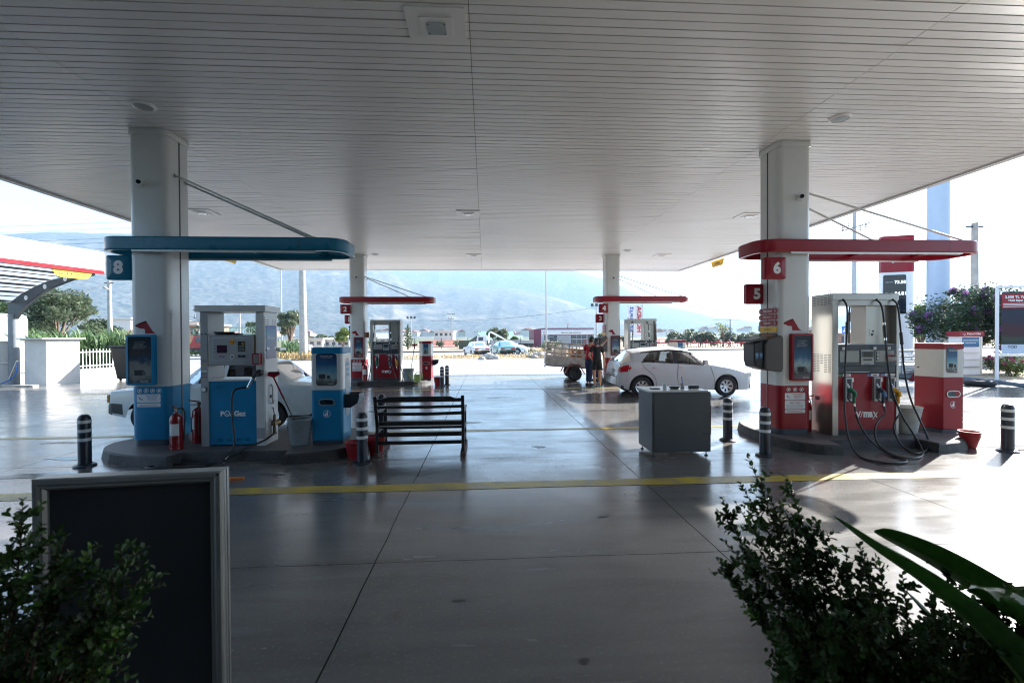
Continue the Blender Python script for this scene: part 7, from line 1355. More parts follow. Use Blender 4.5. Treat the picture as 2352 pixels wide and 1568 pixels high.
# ================================================================ BUILDINGS
def px_box(px0, px1, yt, yb, Y, D): a = at(px0, yb, Y); c = at(px1, yt, Y); return a.x, c.x, c.z
def house(label, px0, px1, yt, Y, D, wall='white_wall', roof='roof_tile', pitch=0.0, nwin=3, name='house', floors=1, wm='window_dark', over=0.3, cat='building', gable='x', z0=0.0, door=False):
    x0, x1 = at(px0, 780, Y).x, at(px1, 780, Y).x; zt = at((px0 + px1) / 2, yt, Y).z; he = zt - pitch; o = thing(name, label, cat, ((x0 + x1) / 2, Y + D / 2, 0)); w = (x1 - x0) / 2; d = D / 2
    MB().box(-w, w, -d, d, z0, he, wall).build('wall', o)
    b = MB()
    if pitch <= 0.01: b.box(-w - over, w + over, -d - over, d + over, he + 0.001, he + 0.22, roof)
    elif gable == 'x': b.prism([(-d - over, he - 0.1), (0, he + pitch), (d + over, he - 0.1), (d + over, he - 0.22), (0, he + pitch - 0.12), (-d - over, he - 0.22)], -w - over, w + over, roof, frame_m((0, 0, 0), (0, 1, 0), (0, 0, 1), (1, 0, 0))); 
    else: b.prism([(-w - over, he - 0.1), (0, he + pitch), (w + over, he - 0.1), (w + over, he - 0.25), (0, he + pitch - 0.15), (-w - over, he - 0.25)], -d - over, d + over, roof, frame_m((0, 0, 0), (1, 0, 0), (0, 0, 1), (0, -1, 0)))
    b.build('roof', o)
    if pitch > 0.01:
        b = MB()
        if gable == 'x': b.prism([(-d, he), (0, he + pitch - 0.14), (d, he)], -w, w, wall, frame_m((0, 0, 0), (0, 1, 0), (0, 0, 1), (1, 0, 0)))
        else: b.prism([(-w, he), (0, he + pitch - 0.16), (w, he)], -d, d, wall, frame_m((0, 0, 0), (1, 0, 0), (0, 0, 1), (0, -1, 0)))
        b.build('gable', o)
    for f_ in range(floors):
        fh = he / floors
        for k in range(nwin):
            c = -w + (k + 0.5) * 2 * w / nwin; ww = min(0.7, w / nwin * 0.55); z_ = fh * f_ + fh * 0.38
            b = MB(); b.box(c - ww, c + ww, -d - 0.03, -d - 0.003, z_, z_ + fh * 0.38, wm); wi = b.build('window', o); MB().box(c - ww - 0.08, c + ww + 0.08, -d - 0.05, -d - 0.0305, z_ - 0.08, z_ - 0.01, 'white_wall').build('sill', wi)
    return o
# agricultural machinery shop
sb = house('low white shop with maroon roof band and sign lettering', 1243, 1364, 756, 80, 9, 'shutter_grey', 'maroon_panel', 0, 0, 'shop_building', over=0.0); q0 = at(1243, 780, 80).x; q1 = at(1364, 780, 80).x; qc = (q0 + q1) / 2; qw = (q1 - q0) / 2; zt = at(1300, 756, 80).z
MB().box(-qw - 1.3, -qw - 0.01, -4.5, 4.5, 0, zt, 'maroon_panel').build('side_wall', sb)
b = MB(); b.box(-qw + 0.1, qw, -4.62, -4.51, zt - 0.95, zt - 0.28, 'reflective_white'); b.build('sign_board', sb); b = MB(); M_ = Mfront(0, -4.62, zt - 0.62); b.text('ŞENAYLAR TARIM MAKİNALARI', 'letter_dark', M_ @ T(0.6, 0, 0), 4.6, 0.3, 0.04); b.build('sign_lettering', sb); b = MB(); flat_ring(b, -qw + 0.5, 0, 0.14, 0.22, 'letter_red', M_); b.build('sign_emblem', sb); b = MB(); b.box(-qw + 2.4, qw, -4.63, -4.51, zt - 1.06, zt - 0.955, 'maroon_panel'); b.build('sign_trim', sb)
for k, (a, c, z0_, z1_) in enumerate(((0.06, 0.14, 0.9, 2.2), (0.15, 0.235, 1.9, 2.5), (0.15, 0.235, 0.9, 1.8), (0.24, 0.30, 0.9, 2.5), (0.56, 0.66, 1.5, 2.5), (0.67, 0.76, 1.5, 2.5), (0.77, 0.86, 1.5, 2.5), (0.56, 0.66, 0.4, 1.35), (0.67, 0.76, 0.4, 1.35), (0.77, 0.86, 0.4, 1.35), (0.88, 0.97, 0.4, 2.5))):
    b = MB(); b.box(-qw + a * 2 * qw, -qw + c * 2 * qw, -4.56, -4.505, z0_, z1_, 'window_dark'); b.build('window', sb)
b = MB(); b.box(-qw + 0.31 * 2 * qw, -qw + 0.54 * 2 * qw, -4.53, -4.505, 0, 2.55, 'panel_grey'); b.build('roller_shutter', sb)
b = MB(); b.tube([(0.8, 0, zt + 0.2), (0.9, 0, zt + 0.9)], 0.04, 'steel_dark', 5, 1); b.lathe([(0.0, 0), (0.25, 0.05), (0.35, 0.15)], 'reflective_white', (0.9, 0, zt + 0.9), 12); b.build('dish_antenna', sb)
house('long grey house with tiled roof behind far left pump', 852, 922, 764, 84, 8, 'grey_wall', 'roof_grey', 1.0, 4)
house('white two storey house left of the parked saloons', 997, 1041, 761, 105, 8, 'white_wall', 'white_wall', 0, 4, floors=2)
house('low farmhouse with pale red roof right of far pump', 975, 1058, 781, 88, 7, 'white_wall', 'roof_tile', 1.1, 3)
house('dark barn with green roof behind the crane truck', 1076, 1122, 768, 112, 9, 'counter_grey', 'roof_green', 1.6, 0, gable='y', name='barn')
house('wide green roofed hall behind the crane truck', 1098, 1180, 760, 135, 14, 'grey_wall', 'roof_green', 2.6, 0, name='barn')
house('white annex right of the green roofed hall', 1168, 1200, 770, 125, 8, 'white_wall', 'roof_green', 0.9, 2)
house('white warehouse at left behind the reeds', 176, 300, 733, 62, 20, 'white_wall', 'white_wall', 0, 2, name='warehouse')
house('red roofed low shed left of the blue footed pillar', 262, 304, 757, 52, 5, 'white_wall', 'roof_tile', 0.9, 1, name='shed')
house('long low white container shed right of the gas pump', 660, 740, 779, 82, 5, 'white_wall', 'white_wall', 0, 5, name='shed'); house('low white shed beside the long container shed', 745, 802, 781, 84, 5, 'white_wall', 'white_wall', 0, 4, name='shed')
house('pink and white building seen left of the gas pump', 434, 452, 746, 66, 8, 'wall_clay', 'white_wall', 0, 1, floors=2)
house('clay coloured building behind the right pump opening', 1928, 1992, 755, 60, 10, 'wall_clay', 'roof_grey', 0.5, 3)
house('white house under the olive row far right of hatchback', 1490, 1535, 776, 120, 8, 'white_wall', 'roof_tile', 1.0, 2)
house('dark green trailer shed left of the crane truck', 1054, 1089, 785, 72, 2.4, 'military_green', 'military_green', 0, 0, name='container', over=0.0)
# distant town houses at the foot of the hills
R = random.Random(11)
for k in range(70):
    px = R.choice([R.uniform(480, 790), R.uniform(1000, 1240), R.uniform(1480, 1900), R.uniform(1480, 1900), R.uniform(850, 1000)]); Y = R.uniform(420, 900); c = at(px, 780, Y); wv = R.uniform(3, 6.5); hv = R.uniform(3, 6.5)
    wc = R.choice(['white_wall', 'white_wall', 'grey_wall', 'wall_clay'])
    b = MB(); b.box(-wv, wv, -5, 5, 0, hv, wc); ob = thing('town_house', 'tiny far house of the town at the foot of the hills', 'building', (c.x, Y, -0.5 + Y * 0.012 * (1 if px > 1400 else 0.6)), R.uniform(-0.5, 0.5), 'far town houses'); b.build('wall', ob); b = MB(); b.prism([(-wv - 0.4, hv), (0, hv + 2), (wv + 0.4, hv)], -5.4, 5.4, 'roof_tile', frame_m((0, 0, 0), (1, 0, 0), (0, 0, 1), (0, -1, 0))); b.build('roof', ob)
# wire fence behind the road
fe = thing('wire_fence', 'long wire fence with dark posts behind the road', 'fence', (0, 73, 0)); b = MB()
for k in range(48): x = -70 + k * 4.2; b.cyl((x, 0, 0), (x, 0, 1.75), 0.06, m='steel_dark', n=5)
o = b.build('post_row', fe); o['kind'] = 'stuff'; b = MB()
for z_ in (0.3, 0.8, 1.3, 1.65): b.cyl((-70, 0, z_), (130, 0, z_), 0.012, m='wire', n=4)
b.build('wires', fe)
# red farm machines for sale
R = random.Random(3)
for k in range(15):
    px = 1500 + k * 30 if k > 5 else 1490 + k * 34; px = 1490 + k * 27; c = at(px, 790, 70); o = thing('plough', 'red plough frame number %s from left along the fence' % ('one', 'two', 'three', 'four', 'five', 'six', 'seven', 'eight', 'nine', 'ten', 'eleven', 'twelve', 'thirteen', 'fourteen', 'fifteen')[k], 'plough', (c.x, 70, 0), R.uniform(-0.4, 0.4), 'red ploughs for sale by the fence')
    b = MB(); b.cyl((-0.8, 0, 0.75), (0.8, 0.2, 0.75), 0.07, m='farm_red', n=6); b.cyl((-0.8, 0.7, 0.7), (0.8, 0.9, 0.7), 0.07, m='farm_red', n=6); b.cyl((0, 0, 0.75), (0, 0.4, 1.25), 0.05, m='farm_red', n=6); b.cyl((-0.4, 0.8, 0.7), (0, 0.4, 1.25), 0.05, m='farm_red', n=6); b.build('frame', o)
    for q in range(4): x = -0.7 + q * 0.46; MB().tube([(x, 0.1, 0.75), (x, 0.35, 0.55), (x, 0.25, 0.2), (x, -0.05, 0.02)], 0.045, 'farm_red' if q % 2 else 'steel_dark', 5, 3).build('tine', o)
o = thing('red_frame_stand', 'red tubular machine frame in front of the shop windows', 'machine', (at(1352, 790, 70).x, 70, 0)); b = MB()
for a_, c_ in (((-0.9, 0, 0), (-0.7, 0, 1.2)), ((0.9, 0, 0), (0.7, 0, 1.2)), ((-0.7, 0, 1.2), (0.7, 0, 1.2)), ((-0.8, 0, 0.6), (0.8, 0, 0.6))): b.cyl(a_, c_, 0.05, m='farm_red', n=6)
b.build('frame', o)
o = thing('advert_flag', 'tall white flag banner behind the far right pump', 'flag', (at(1464, 780, 72).x, 72, 0)); MB().cyl((0.85, 0, 0), (0.85, 0, 7.2), 0.05, m='pole_metal', n=6).build('mast', o)
b = MB(); n = 14; vs = [(x + 0.06 * math.sin(z * 2.0), 0.12 * math.sin(z * 1.7 + x * 2), z) for z in np.linspace(2.0, 6.9, n) for x in (-1.7, -0.85, 0.8)]; b.add(vs, [(i * 3 + j, i * 3 + j + 1, i * 3 + 4 + j, i * 3 + 3 + j) for i in range(n - 1) for j in range(2)], 'letter_white', True); b.build('cloth', o)
b = MB(); M_ = frame_m((0, -0.2, 4.6), (0, 0, 1), (1, 0, 0), (0, -1, 0)); b.text('HONDA', 'letter_red', M_ @ T(0, 0.25, 0), 4.2, 0.75, 0.03, fit=True); b.build('red_lettering', o); b = MB(); b.text('ENERJİ', 'letter_blue', M_ @ T(0, -1.0, 0), 4.0, 0.7, 0.02, fit=True); b.build('blue_lettering', o)
o = thing('signpost', 'small white signpost among stones by the parked saloons', 'sign', (at(1131, 800, 40).x, 40.2, 0)); MB().cyl((0, 0, 0), (0, 0, 1.7), 0.045, m='pole_metal', n=8).build('post', o); MB().box(-0.09, 0.12, -0.05, -0.03, 0.95, 1.55, 'panel_grey').build('plate', o, bevel=0.01)
o = thing('road_sign', 'small grey road sign right of the T pole', 'sign', (at(1746, 780, 70).x, 70, 0)); MB().cyl((0, 0, 0), (0, 0, 3.4), 0.04, m='pole_metal', n=6).build('post', o); MB().box(-0.3, 0.3, -0.03, 0.0, 2.5, 3.4, 'counter_grey').build('plate', o)

# ---- left: car wash bay, white block, fence, bin
mat('bin_black', (0.01, 0.012, 0.015), 0.6)
cw = thing('car_wash_bay', 'white fascia car wash bay with curved panel roof at left', 'canopy', (-15.07, 19.0, 0), math.radians(-16.7)); TW = T(15.9, -19.65, 0)
xa, xb = -20.45, -16.05; y0_, y1_ = 8.5, 19.4
arc = [(xa, 3.36), (xa + 0.65, 3.70), (xa + 1.35, 3.96), (xa + 2.1, 4.17), (xa + 3.2, 4.36), (xb + 0.05, 4.46)]
b = MB(TW); vs = [(x, y, z + 0.12) for y in (y0_, y1_) for x, z in arc]; n = len(arc); b.add(vs, [(i, i + 1, n + i + 1, n + i) for i in range(n - 1)], 'polycarbonate'); b.build('roof_panel', cw)
b = MB(TW)
for k in range(n): b.box(arc[k][0] - 0.03, arc[k][0] + 0.03, y0_, y1_, arc[k][1] + 0.03, arc[k][1] + 0.11, 'steel_dark')
for k in range(n - 1):
    m_ = ((arc[k][0] + arc[k + 1][0]) / 2, (arc[k][1] + arc[k + 1][1]) / 2 + 0.03); b.box(m_[0] - 0.012, m_[0] + 0.012, y0_, y1_, m_[1] + 0.04, m_[1] + 0.08, 'steel_dark')
b.build('purlin', cw)
for y in (y0_ + 0.1, 14.0, y1_ - 0.1):
    b = MB(TW); out = arc + [(xb + 0.05, 4.34), (xa + 3.2, 4.16), (xa + 2.1, 3.85), (xa + 1.35, 3.52), (xa + 0.65, 3.08), (xa + 0.3, 2.72), (xa - 0.1, 2.6), (xa - 0.1, 3.3)]
    pts = [(x, z) for x, z in out]; bm_ = bmesh.new(); f0 = [bm_.verts.new((x, y - 0.07, z)) for x, z in pts]; f1 = [bm_.verts.new((x, y + 0.07, z)) for x, z in pts]; bm_.faces.new(f0); bm_.faces.new(list(reversed(f1)))
    for i in range(len(pts)): bm_.faces.new((f0[i - 1], f0[i], f1[i], f1[i - 1]))
    bmesh.ops.triangulate(bm_, faces=bm_.faces[:]); bm_.verts.index_update(); b.add([tuple(v.co) for v in bm_.verts], [tuple(v.index for v in f.verts) for f in bm_.faces], 'steel_dark'); bm_.free()
    for x, z in ((xa + 0.95, 3.55), (xa + 2.0, 3.97), (xa + 3.1, 4.24)): b.cyl((x, y - 0.075, z), (x, y - 0.0705, z), 0.10, m='reflective_white', n=14)
    b.build('arched_rafter', cw); MB(TW).cyl((xa + 0.1, y, 0), (xa + 0.1, y, 2.9), 0.17, m='post_grey', n=18).build('post', cw)
b = MB(TW); b.prism(rrect(y0_ - 0.3, y1_ + 0.25, 4.42, 5.3, 0.05, 3), 0, 0.14, 'fascia_white', frame_m((xb, 0, 0), (0, 1, 0), (0, 0, 1), (1, 0, 0))); b.build('fascia', cw); b = MB(TW); b.box(xb + 0.141, xb + 0.15, y0_ - 0.3, y1_ + 0.24, 4.42, 4.56, 'red_paint'); b.build('red_stripe', cw)
for yy, s_, w_ in ((18.6, '««  4.40m  »»', 1.1), (15.2, 'Self Servis', 1.3)):
    M_ = Mright(xb + 0.06, yy, 4.42); b = MB(TW); b.prism([(-w_ / 2 - 0.12, 0), (w_ / 2 + 0.12, 0), (w_ / 2 - 0.05, -0.24), (w_ / 2 - 0.2, -0.28), (-w_ / 2 + 0.2, -0.28), (-w_ / 2 + 0.05, -0.24)][::-1], 0, 0.03, 'sign_yellow', M_); sg = b.build('sign_plate', cw); b = MB(TW); b.text(s_, 'letter_dark', M_ @ T(0, -0.13, 0.03), w_ * 0.85, 0.17); b.build('sign_lettering', sg)
o = thing('service_block', 'white block shed with flat lid beside the car wash post', 'shed', (-17.58, 19.29, 0), math.radians(-18)); MB().box(-1.25, 0, 0, 1.15, 0, 1.86, 'white_wall').build('wall', o); MB().box(-1.38, 0.12, -0.18, 1.3, 1.863, 1.91, 'counter_top').build('lid', o)
o = thing('water_tank', 'big round white tank with a yellow warning sign at left edge', 'tank', (-20.75, 20.6, 0)); MB().lathe([(1.25, 0), (1.25, 0.85), (1.28, 0.86), (1.28, 0.89), (1.25, 0.9), (1.25, 1.75), (1.29, 1.76), (1.29, 1.80), (0, 1.82)], 'white_wall', n=40).build('shell', o)
M_ = Mfront(0.45, -1.20, 1.28); b = MB(); b.box(-0.30, 0.30, -0.34, 0.32, 0.0, 0.02, 'sign_yellow', M_); ss = b.build('warning_sign', o); b = MB(); b.add([(-0.12, -0.02, 0.022), (0.12, -0.02, 0.022), (0.0, 0.2, 0.022), (-0.07, 0.01, 0.022), (0.07, 0.01, 0.022), (0, 0.15, 0.022)], [(0, 1, 4, 3), (1, 2, 5, 4), (2, 0, 3, 5)], 'letter_dark', False, M_); b.build('triangle', ss); b = MB(); b.text('DİKKAT', 'letter_dark', M_ @ T(0.0, -0.15, 0.02), 0.42, 0.10); b.build('lettering', ss)
o = thing('jet_wash_hose', 'blue hose looping down from a jet wash lance by the post', 'hose', (-19.1, 19.6, 0)); MB().tube([(0.12, 0, 0.95), (0.22, -0.1, 0.8), (0.2, -0.2, 0.4), (-0.1, -0.4, 0.12), (-0.8, -0.6, 0.03), (-2.2, -0.8, 0.03)], 0.022, 'hose_blue').build('hose', o); MB().cyl((0.12, 0, 0.98), (-0.2, 0, 0.2), 0.04, m='steel', n=8).build('lance', o)
b = MB(); b.box(-22, -17.6, 18.75, 19.0, 0.0, 0.08, 'rock'); b.build('gutter_edge', kind='structure')
o = thing('plastic_tank', 'grey green rounded plastic tank behind the wall at left edge', 'tank', (at(0, 780, 24).x, 24, 0)); b = MB(); b.prism(rrect(-1.2, 0.62, 0, 3.15, 0.35, 5), -0.8, 0.8, 'tank_grey', Mfront(0, 0, 0), smooth=False); b.build('shell', o, bevel=0.1, seg=3)
wf = thing('garden_wall', 'low white wall topped with white picket fence', 'wall', (-18.3, 21.2, 0), math.radians(78)); b = MB(); b.box(-0.1, 4.9, -0.08, 0.08, 0, 0.50, 'white_wall'); b.build('wall', wf); b = MB()
for k in range(33): x = 0.05 + k * 0.148; b.box(x - 0.010, x + 0.010, -0.010, 0.010, 0.501, 1.40, 'fascia_white')
b.box(-0.1, 4.9, -0.01, 0.01, 0.62, 0.66, 'fascia_white'); b.box(-0.1, 4.9, -0.01, 0.01, 1.25, 1.29, 'fascia_white'); b.build('picket_railing', wf)
c = at(303, 780, 21.5); o = thing('wheelie_bin', 'tall black plastic bin left of the blue footed pillar', 'bin', (c.x, 21.5, 0)); b = MB(); vs = [(-0.42, -0.35, 0.08), (0.42, -0.35, 0.08), (0.42, 0.35, 0.08), (-0.42, 0.35, 0.08), (-0.62, -0.45, 1.48), (0.62, -0.45, 1.48), (0.62, 0.45, 1.48), (-0.62, 0.45, 1.48)]; b.add(vs, [(0, 3, 2, 1), (4, 5, 6, 7), (0, 1, 5, 4), (1, 2, 6, 5), (2, 3, 7, 6), (3, 0, 4, 7)], 'bin_black'); b.build('body', o, bevel=0.06); MB().box(-0.72, 0.66, -0.48, 0.48, 1.4805, 1.56, 'bin_black').build('lid', o, bevel=0.03)
for x in (-0.3, 0.3): MB().cyl((x, -0.3, 0.06), (x + 0.04, -0.3, 0.06), 0.06, m='rubber', n=12).build('castor', o)

# ---- right: totem, sign mast, kiosk, banner, kerb island, tyre
o = thing('price_totem', 'tall white price totem with red top behind the right pump', 'price sign', (at(2058, 780, 24).x, 24, 0), math.radians(-20)); zt = at(2058, 543, 24).z
b = MB(); b.prism(rrect(-0.76, 0.76, -0.22, 0.22, 0.12, 4), 0, zt - 2.0, 'fascia_white'); b.build('body', o); b = MB(); b.prism(rrect(-0.77, 0.77, -0.23, 0.23, 0.12, 4), zt - 1.98, zt, 'red_paint'); b.build('red_top', o); b = MB(); b.add([(-0.30, -0.232, zt - 1.35), (0.77, -0.232, zt - 0.98), (0.77, -0.232, zt - 1.2), (-0.30, -0.232, zt - 1.5)], [(0, 1, 2, 3)], 'letter_white'); b.build('white_flash', o)
b = MB(); b.prism(rrect(-0.7, 0.35, zt - 4.3, zt - 2.15, 0.08, 4), 0.22, 0.25, 'screen_dark', Mfront(0, 0, 0)); pn = b.build('price_panel', o); b = MB()
mat('led_white', (0.8, 0.9, 1.0), 0.4); ld = MATS['led_white'].node_tree.nodes['Principled BSDF']; ld.inputs['Emission Color'].default_value = (0.75, 0.95, 1, 1); ld.inputs['Emission Strength'].default_value = 0.35
for k, (s_, a_) in enumerate((('73.50', 'Kurşunsuz Benzin'), ('84.81', 'Motorin'))): b.text(s_, 'led_white', Mfront(0.08, -0.252, zt - 2.55 - k * 0.62), 0.52, 0.36, 0.02); b.text(a_, 'letter_white', Mfront(-0.42, -0.252, zt - 2.55 - k * 0.62), 0.36, 0.2, 0.02)
b.build('lettering', pn)
o = thing('sign_mast', 'huge pale blue round steel mast rising right of the price totem', 'mast', (at(2154, 780, 22.5).x, 22.5, 0)); MB().lathe([(0.46, 0), (0.46, 14), (0.0, 14)], 'totem_blue', n=40, flat=False).build('shaft', o); MB().lathe([(0.7, 0.0), (0.7, 0.06), (0.46, 0.06)], 'totem_blue', n=30).build('base_flange', o)
px_tree('yellow green tree between the totem and the sign mast', 2086, 2146, 688, 24.5, m='leaf_yellowgreen', size=0.13, dens=1.6, base=0.25, clumps=10)
c = at(2240, 780, 20); tree('crape myrtle tree with purple blossom by right kerb', c.x, 20, at(2240, 662, 20).z, 1.95, 'leaf_dark', 2.6, 0.15, 0.08, 0.3, 'flowering_tree', 21, clumps=20, flowers='flower_purple', fdens=2.6)
c = at(2318, 780, 18.9); bush('tall trailing shrub with purple blossom beside the display stand', c.x, 18.9, 1.2, 2.5, 'leaf_yellowgreen', 3200, 0.10, depth=1.0, flowers='flower_purple')
bush('low shrub with pink blossom under the flowering tree', at(2325, 780, 17.3).x, 17.3, 1.0, 0.9, 'leaf_yellowgreen', 1500, 0.08, depth=1.2, flowers='flower_pink'); bush('pink flowering bush at foot of the flowering tree', at(2288, 780, 18.8).x, 18.8, 1.0, 1.1, 'leaf_dark', 1200, 0.09, depth=1.0, flowers='flower_pink')
b = MB(); pl = [(17.3, 22.4), (18.6, 18.9), (19.2, 17.4), (19.15, 15.8), (18.8, 14.9), (18.0, 13.2), (26, 12), (40, 12), (40, 22.4)]; b.prism(pl, 0.0, 0.13, 'kerb_blue'); b.build('kerb', kind='structure', bevel=0.03)
b = MB(); b.prism([(17.6, 22.2), (18.85, 19.0), (19.45, 17.45), (19.4, 15.8), (19.05, 14.9), (18.4, 13.4), (26, 12.2), (39.8, 12.2), (39.8, 22.2)], 0.10, 0.145, 'dry_earth'); b.build('planting_bed', kind='structure'); reeds('ground_cover', 'low green ground cover on the right kerb island', 19.6, 25, 14.6, 18.4, 0.16, 1800, 'leaf_yellowgreen', 9, 0.02)
o = thing('display_kiosk', 'white display stand with red header near flowering tree', 'kiosk', (at(2219, 780, 18.4).x, 18.4, 0.13), 0); kio = o; z1 = 1.72
b = MB(); b.box(-0.42, 0.28, -0.25, 0.25, 0, z1 - 0.2, 'fascia_white'); b.build('body', o, bevel=0.01); b = MB(); b.box(0.285, 0.36, -0.25, 0.25, 0, z1 - 0.22, 'aluminium'); b.build('side_fin', o); b = MB(); b.box(-0.47, 0.40, -0.28, 0.28, z1 - 0.198, z1, 'red_paint'); hdr = b.build('header', o); b = MB(); b.text('Petrol Ofisi', 'letter_white', Mfront(0.03, -0.282, z1 - 0.1), 0.48, 0.1, 0.03); b.add([(-0.38 + p[0] * 0.14, -0.284, z1 - 0.15 + p[1] * 0.09) for p in (DOG[0], DOG[9], DOG[13], DOG[14], DOG[19], DOG[18], DOG[17], DOG[16], DOG[15])], [tuple(range(9))], 'letter_white'); b.build('lettering', hdr)
b = MB(); b.box(-0.36, 0.24, -0.256, -0.2505, z1 - 0.62, z1 - 0.24, 'poster_lpg'); pp = b.build('poster', o); b = MB(); b.text('Adaptech teknolojili Maxima', 'letter_white', Mfront(-0.06, -0.257, z1 - 0.36), 0.54, 0.08); b.text('Pazarcıoğlu’nda', 'letter_white', Mfront(-0.06, -0.257, z1 - 0.46), 0.36, 0.07); b.build('lettering', pp)
for k in range(3): MB().box(-0.36, 0.24, -0.30, -0.2505, z1 - 0.85 - k * 0.28, z1 - 0.82 - k * 0.28, 'aluminium').build('shelf', o)
kio.scale = (1.28, 1.0, 1.08)
o = thing('banner_frame', 'large dark advertising banner in a white frame at right edge', 'banner', (20.88, 15.6, 0), math.radians(-14)); zt = 3.66; zb = at(2300, 862, 16.0).z
for x in (-1.75, 2.6): MB().box(x, x + 0.09, 0, 0.06, 0.14 if x < 0 else 0.0, zt, 'fascia_white').build('upright', o)
MB().box(-1.66, 2.6, 0, 0.06, zt - 0.08, zt, 'fascia_white').build('top_rail', o); MB().box(-1.66, 2.6, 0, 0.06, 1.02, 1.10, 'fascia_white').build('bottom_rail', o); MB().box(-0.55, -0.40, 0.061, 0.12, 0.0, 1.3, 'fascia_white').build('middle_post', o)
H_ = zt - 0.22; b = MB(); b.box(-1.58, 2.52, -0.01, 0.0, 1.47, H_ - 0.62, 'banner_stadium'); b.build('cloth', o); b = MB(); b.box(-1.58, 2.52, -0.012, 0.0, H_ - 0.619, H_ - 0.08, 'red_paint'); b.box(-1.58, 2.52, -0.012, 0.0, H_ - 0.079, H_, 'letter_dark'); b.build('red_band', o); b = MB(); b.box(-1.58, 2.52, -0.012, 0.0, 1.13, 1.469, 'totem_blue'); b.build('lower_band', o)
b = MB(); b.text('2.500 TL Yakıt Alımına', 'letter_white', Mfront(-0.90, -0.014, H_ - 0.20), 1.3, 0.10, 0.04); b.text('TOD Süper Lig Paketi', 'letter_white', Mfront(-0.95, -0.014, H_ - 0.34), 1.2, 0.10, 0.04); b.text('TOD', 'letter_dark', Mfront(-1.25, -0.014, 1.38), 0.3, 0.12, 0.03)
for k in range(3): b.box(-1.54, -0.3, -0.0145, -0.0125, H_ - 0.46 - k * 0.055, H_ - 0.44 - k * 0.055, 'letter_white')
b.build('lettering', o)
o = thing('boundary_wall', 'low pale wall with wire mesh behind the banner', 'wall', (26, 21.4, 0)); MB().box(-3.2, 14, -0.1, 0.1, 0.13, 0.75, 'grey_wall').build('wall', o); b = MB()
for k in range(60): x = -3.1 + k * 0.28; b.cyl((x, 0, 0.75), (x, 0, 1.5), 0.008, m='aluminium', n=4)
for z_ in (0.9, 1.2, 1.5): b.cyl((-3.2, 0, z_), (14, 0, z_), 0.01, m='aluminium', n=4)
b.build('mesh_panel', o)
o = thing('old_tyre', 'old black tyre lying flat on the floor by right kerb', 'tyre', (17.75, 15.35, 0.0)); MB().lathe([(0.24, 0.03), (0.30, 0.0), (0.38, 0.01), (0.43, 0.06), (0.44, 0.10), (0.43, 0.14), (0.38, 0.19), (0.30, 0.2), (0.24, 0.17), (0.22, 0.1), (0.24, 0.03)], 'tyre', n=36).build('rubber', o)
o = thing('crossing_sign', 'blue pedestrian crossing sign seen through the right pump', 'road sign', (at(1940, 780, 30).x, 30, 0)); zs = at(1940, 757, 30).z; MB().cyl((0, 0, 0), (0, 0, zs - 0.2), 0.03, m='pole_metal', n=8).build('post', o); MB().box(-0.22, 0.22, -0.035, -0.02, zs - 0.24, zs + 0.24, 'sign_blue').build('plate', o); b = MB(); b.add([(-0.16, -0.037, zs - 0.15), (0.16, -0.037, zs - 0.15), (0, -0.037, zs + 0.17)], [(0, 1, 2)], 'letter_white'); b.add([(-0.05, -0.039, zs - 0.13), (0.0, -0.039, zs - 0.02), (0.05, -0.039, zs - 0.13), (0.02, -0.039, zs + 0.05), (-0.02, -0.039, zs + 0.05)], [(0, 1, 2, 3, 4)], 'letter_dark'); b.build('pictogram', o)
o = thing('stop_sign', 'red octagonal sign just above the right pump shelf', 'road sign', (at(1964, 780, 27).x, 27, 0)); zs = at(1964, 789, 27).z - 0.1; MB().cyl((0, 0, 0), (0, 0, zs), 0.03, m='pole_metal', n=8).build('post', o); b = MB(); b.prism([(0.36 * math.cos(a), 0.36 * math.sin(a)) for a in np.arange(8) * PI / 4 + PI / 8], 0.031, 0.04, 'letter_white', Mfront(0, 0, zs)); b.prism([(0.32 * math.cos(a), 0.32 * math.sin(a)) for a in np.arange(8) * PI / 4 + PI / 8], 0.041, 0.044, 'red_paint', Mfront(0, 0, zs)); b.build('plate', o); MB().text('DUR', 'letter_white', Mfront(0, -0.045, zs), 0.42, 0.2, 0.04).build('lettering', o)
# ================================================================ SHOP FRONT: SIGN BOARD AND POTTED PLANTS
qa, qb = at(85, 1300, 1.80), at(517, 1300, 1.86); bw, bh = (Vector((qb.x - qa.x, qb.y - qa.y, 0))).length, at(83, 1097, 1.80).z
ab = thing('sign_board', 'blank dark sign board in a silver grey frame at front left', 'sign board', ((qa.x + qb.x) / 2, (qa.y + qb.y) / 2, 0), math.atan2(qb.y - qa.y, qb.x - qa.x))
def frame_bar(b, pts, m):
    """mitred aluminium snap frame: profile swept round the rectangle"""
    prof = [(0.0, -0.018), (0.0, 0.018), (0.006, 0.024), (0.020, 0.026), (0.030, 0.020), (0.036, 0.022), (0.046, 0.012), (0.046, -0.004)]
    n = len(prof); cs = [(-1, 0), (1, 0), (1, 1), (-1, 1)]; vs = []
    for sx, sz in cs:
        for d, y_ in prof: vs.append((sx * (bw / 2 - d), -y_, (bh - d) if sz else d + 0.0))
    for k in range(4):
        for i in range(n - 1): a, c = k * n + i, ((k + 1) % 4) * n + i; b.add([vs[a], vs[c], vs[c + 1], vs[a + 1]], [(0, 1, 2, 3)], m)
b = MB(); frame_bar(b, None, 'board_frame'); b.build('frame', ab)
b = MB(); b.box(-bw / 2 + 0.001, bw / 2 - 0.001, 0.0185, 0.045, 0.001, bh - 0.001, 'board_frame'); b.box(bw / 2 - 0.0005, bw / 2 + 0.002, 0.0, 0.006, 0.0, bh, 'chrome'); b.box(bw / 2 - 0.0005, bw / 2 + 0.002, 0.022, 0.028, 0.0, bh, 'chrome'); b.build('edge_channel', ab)
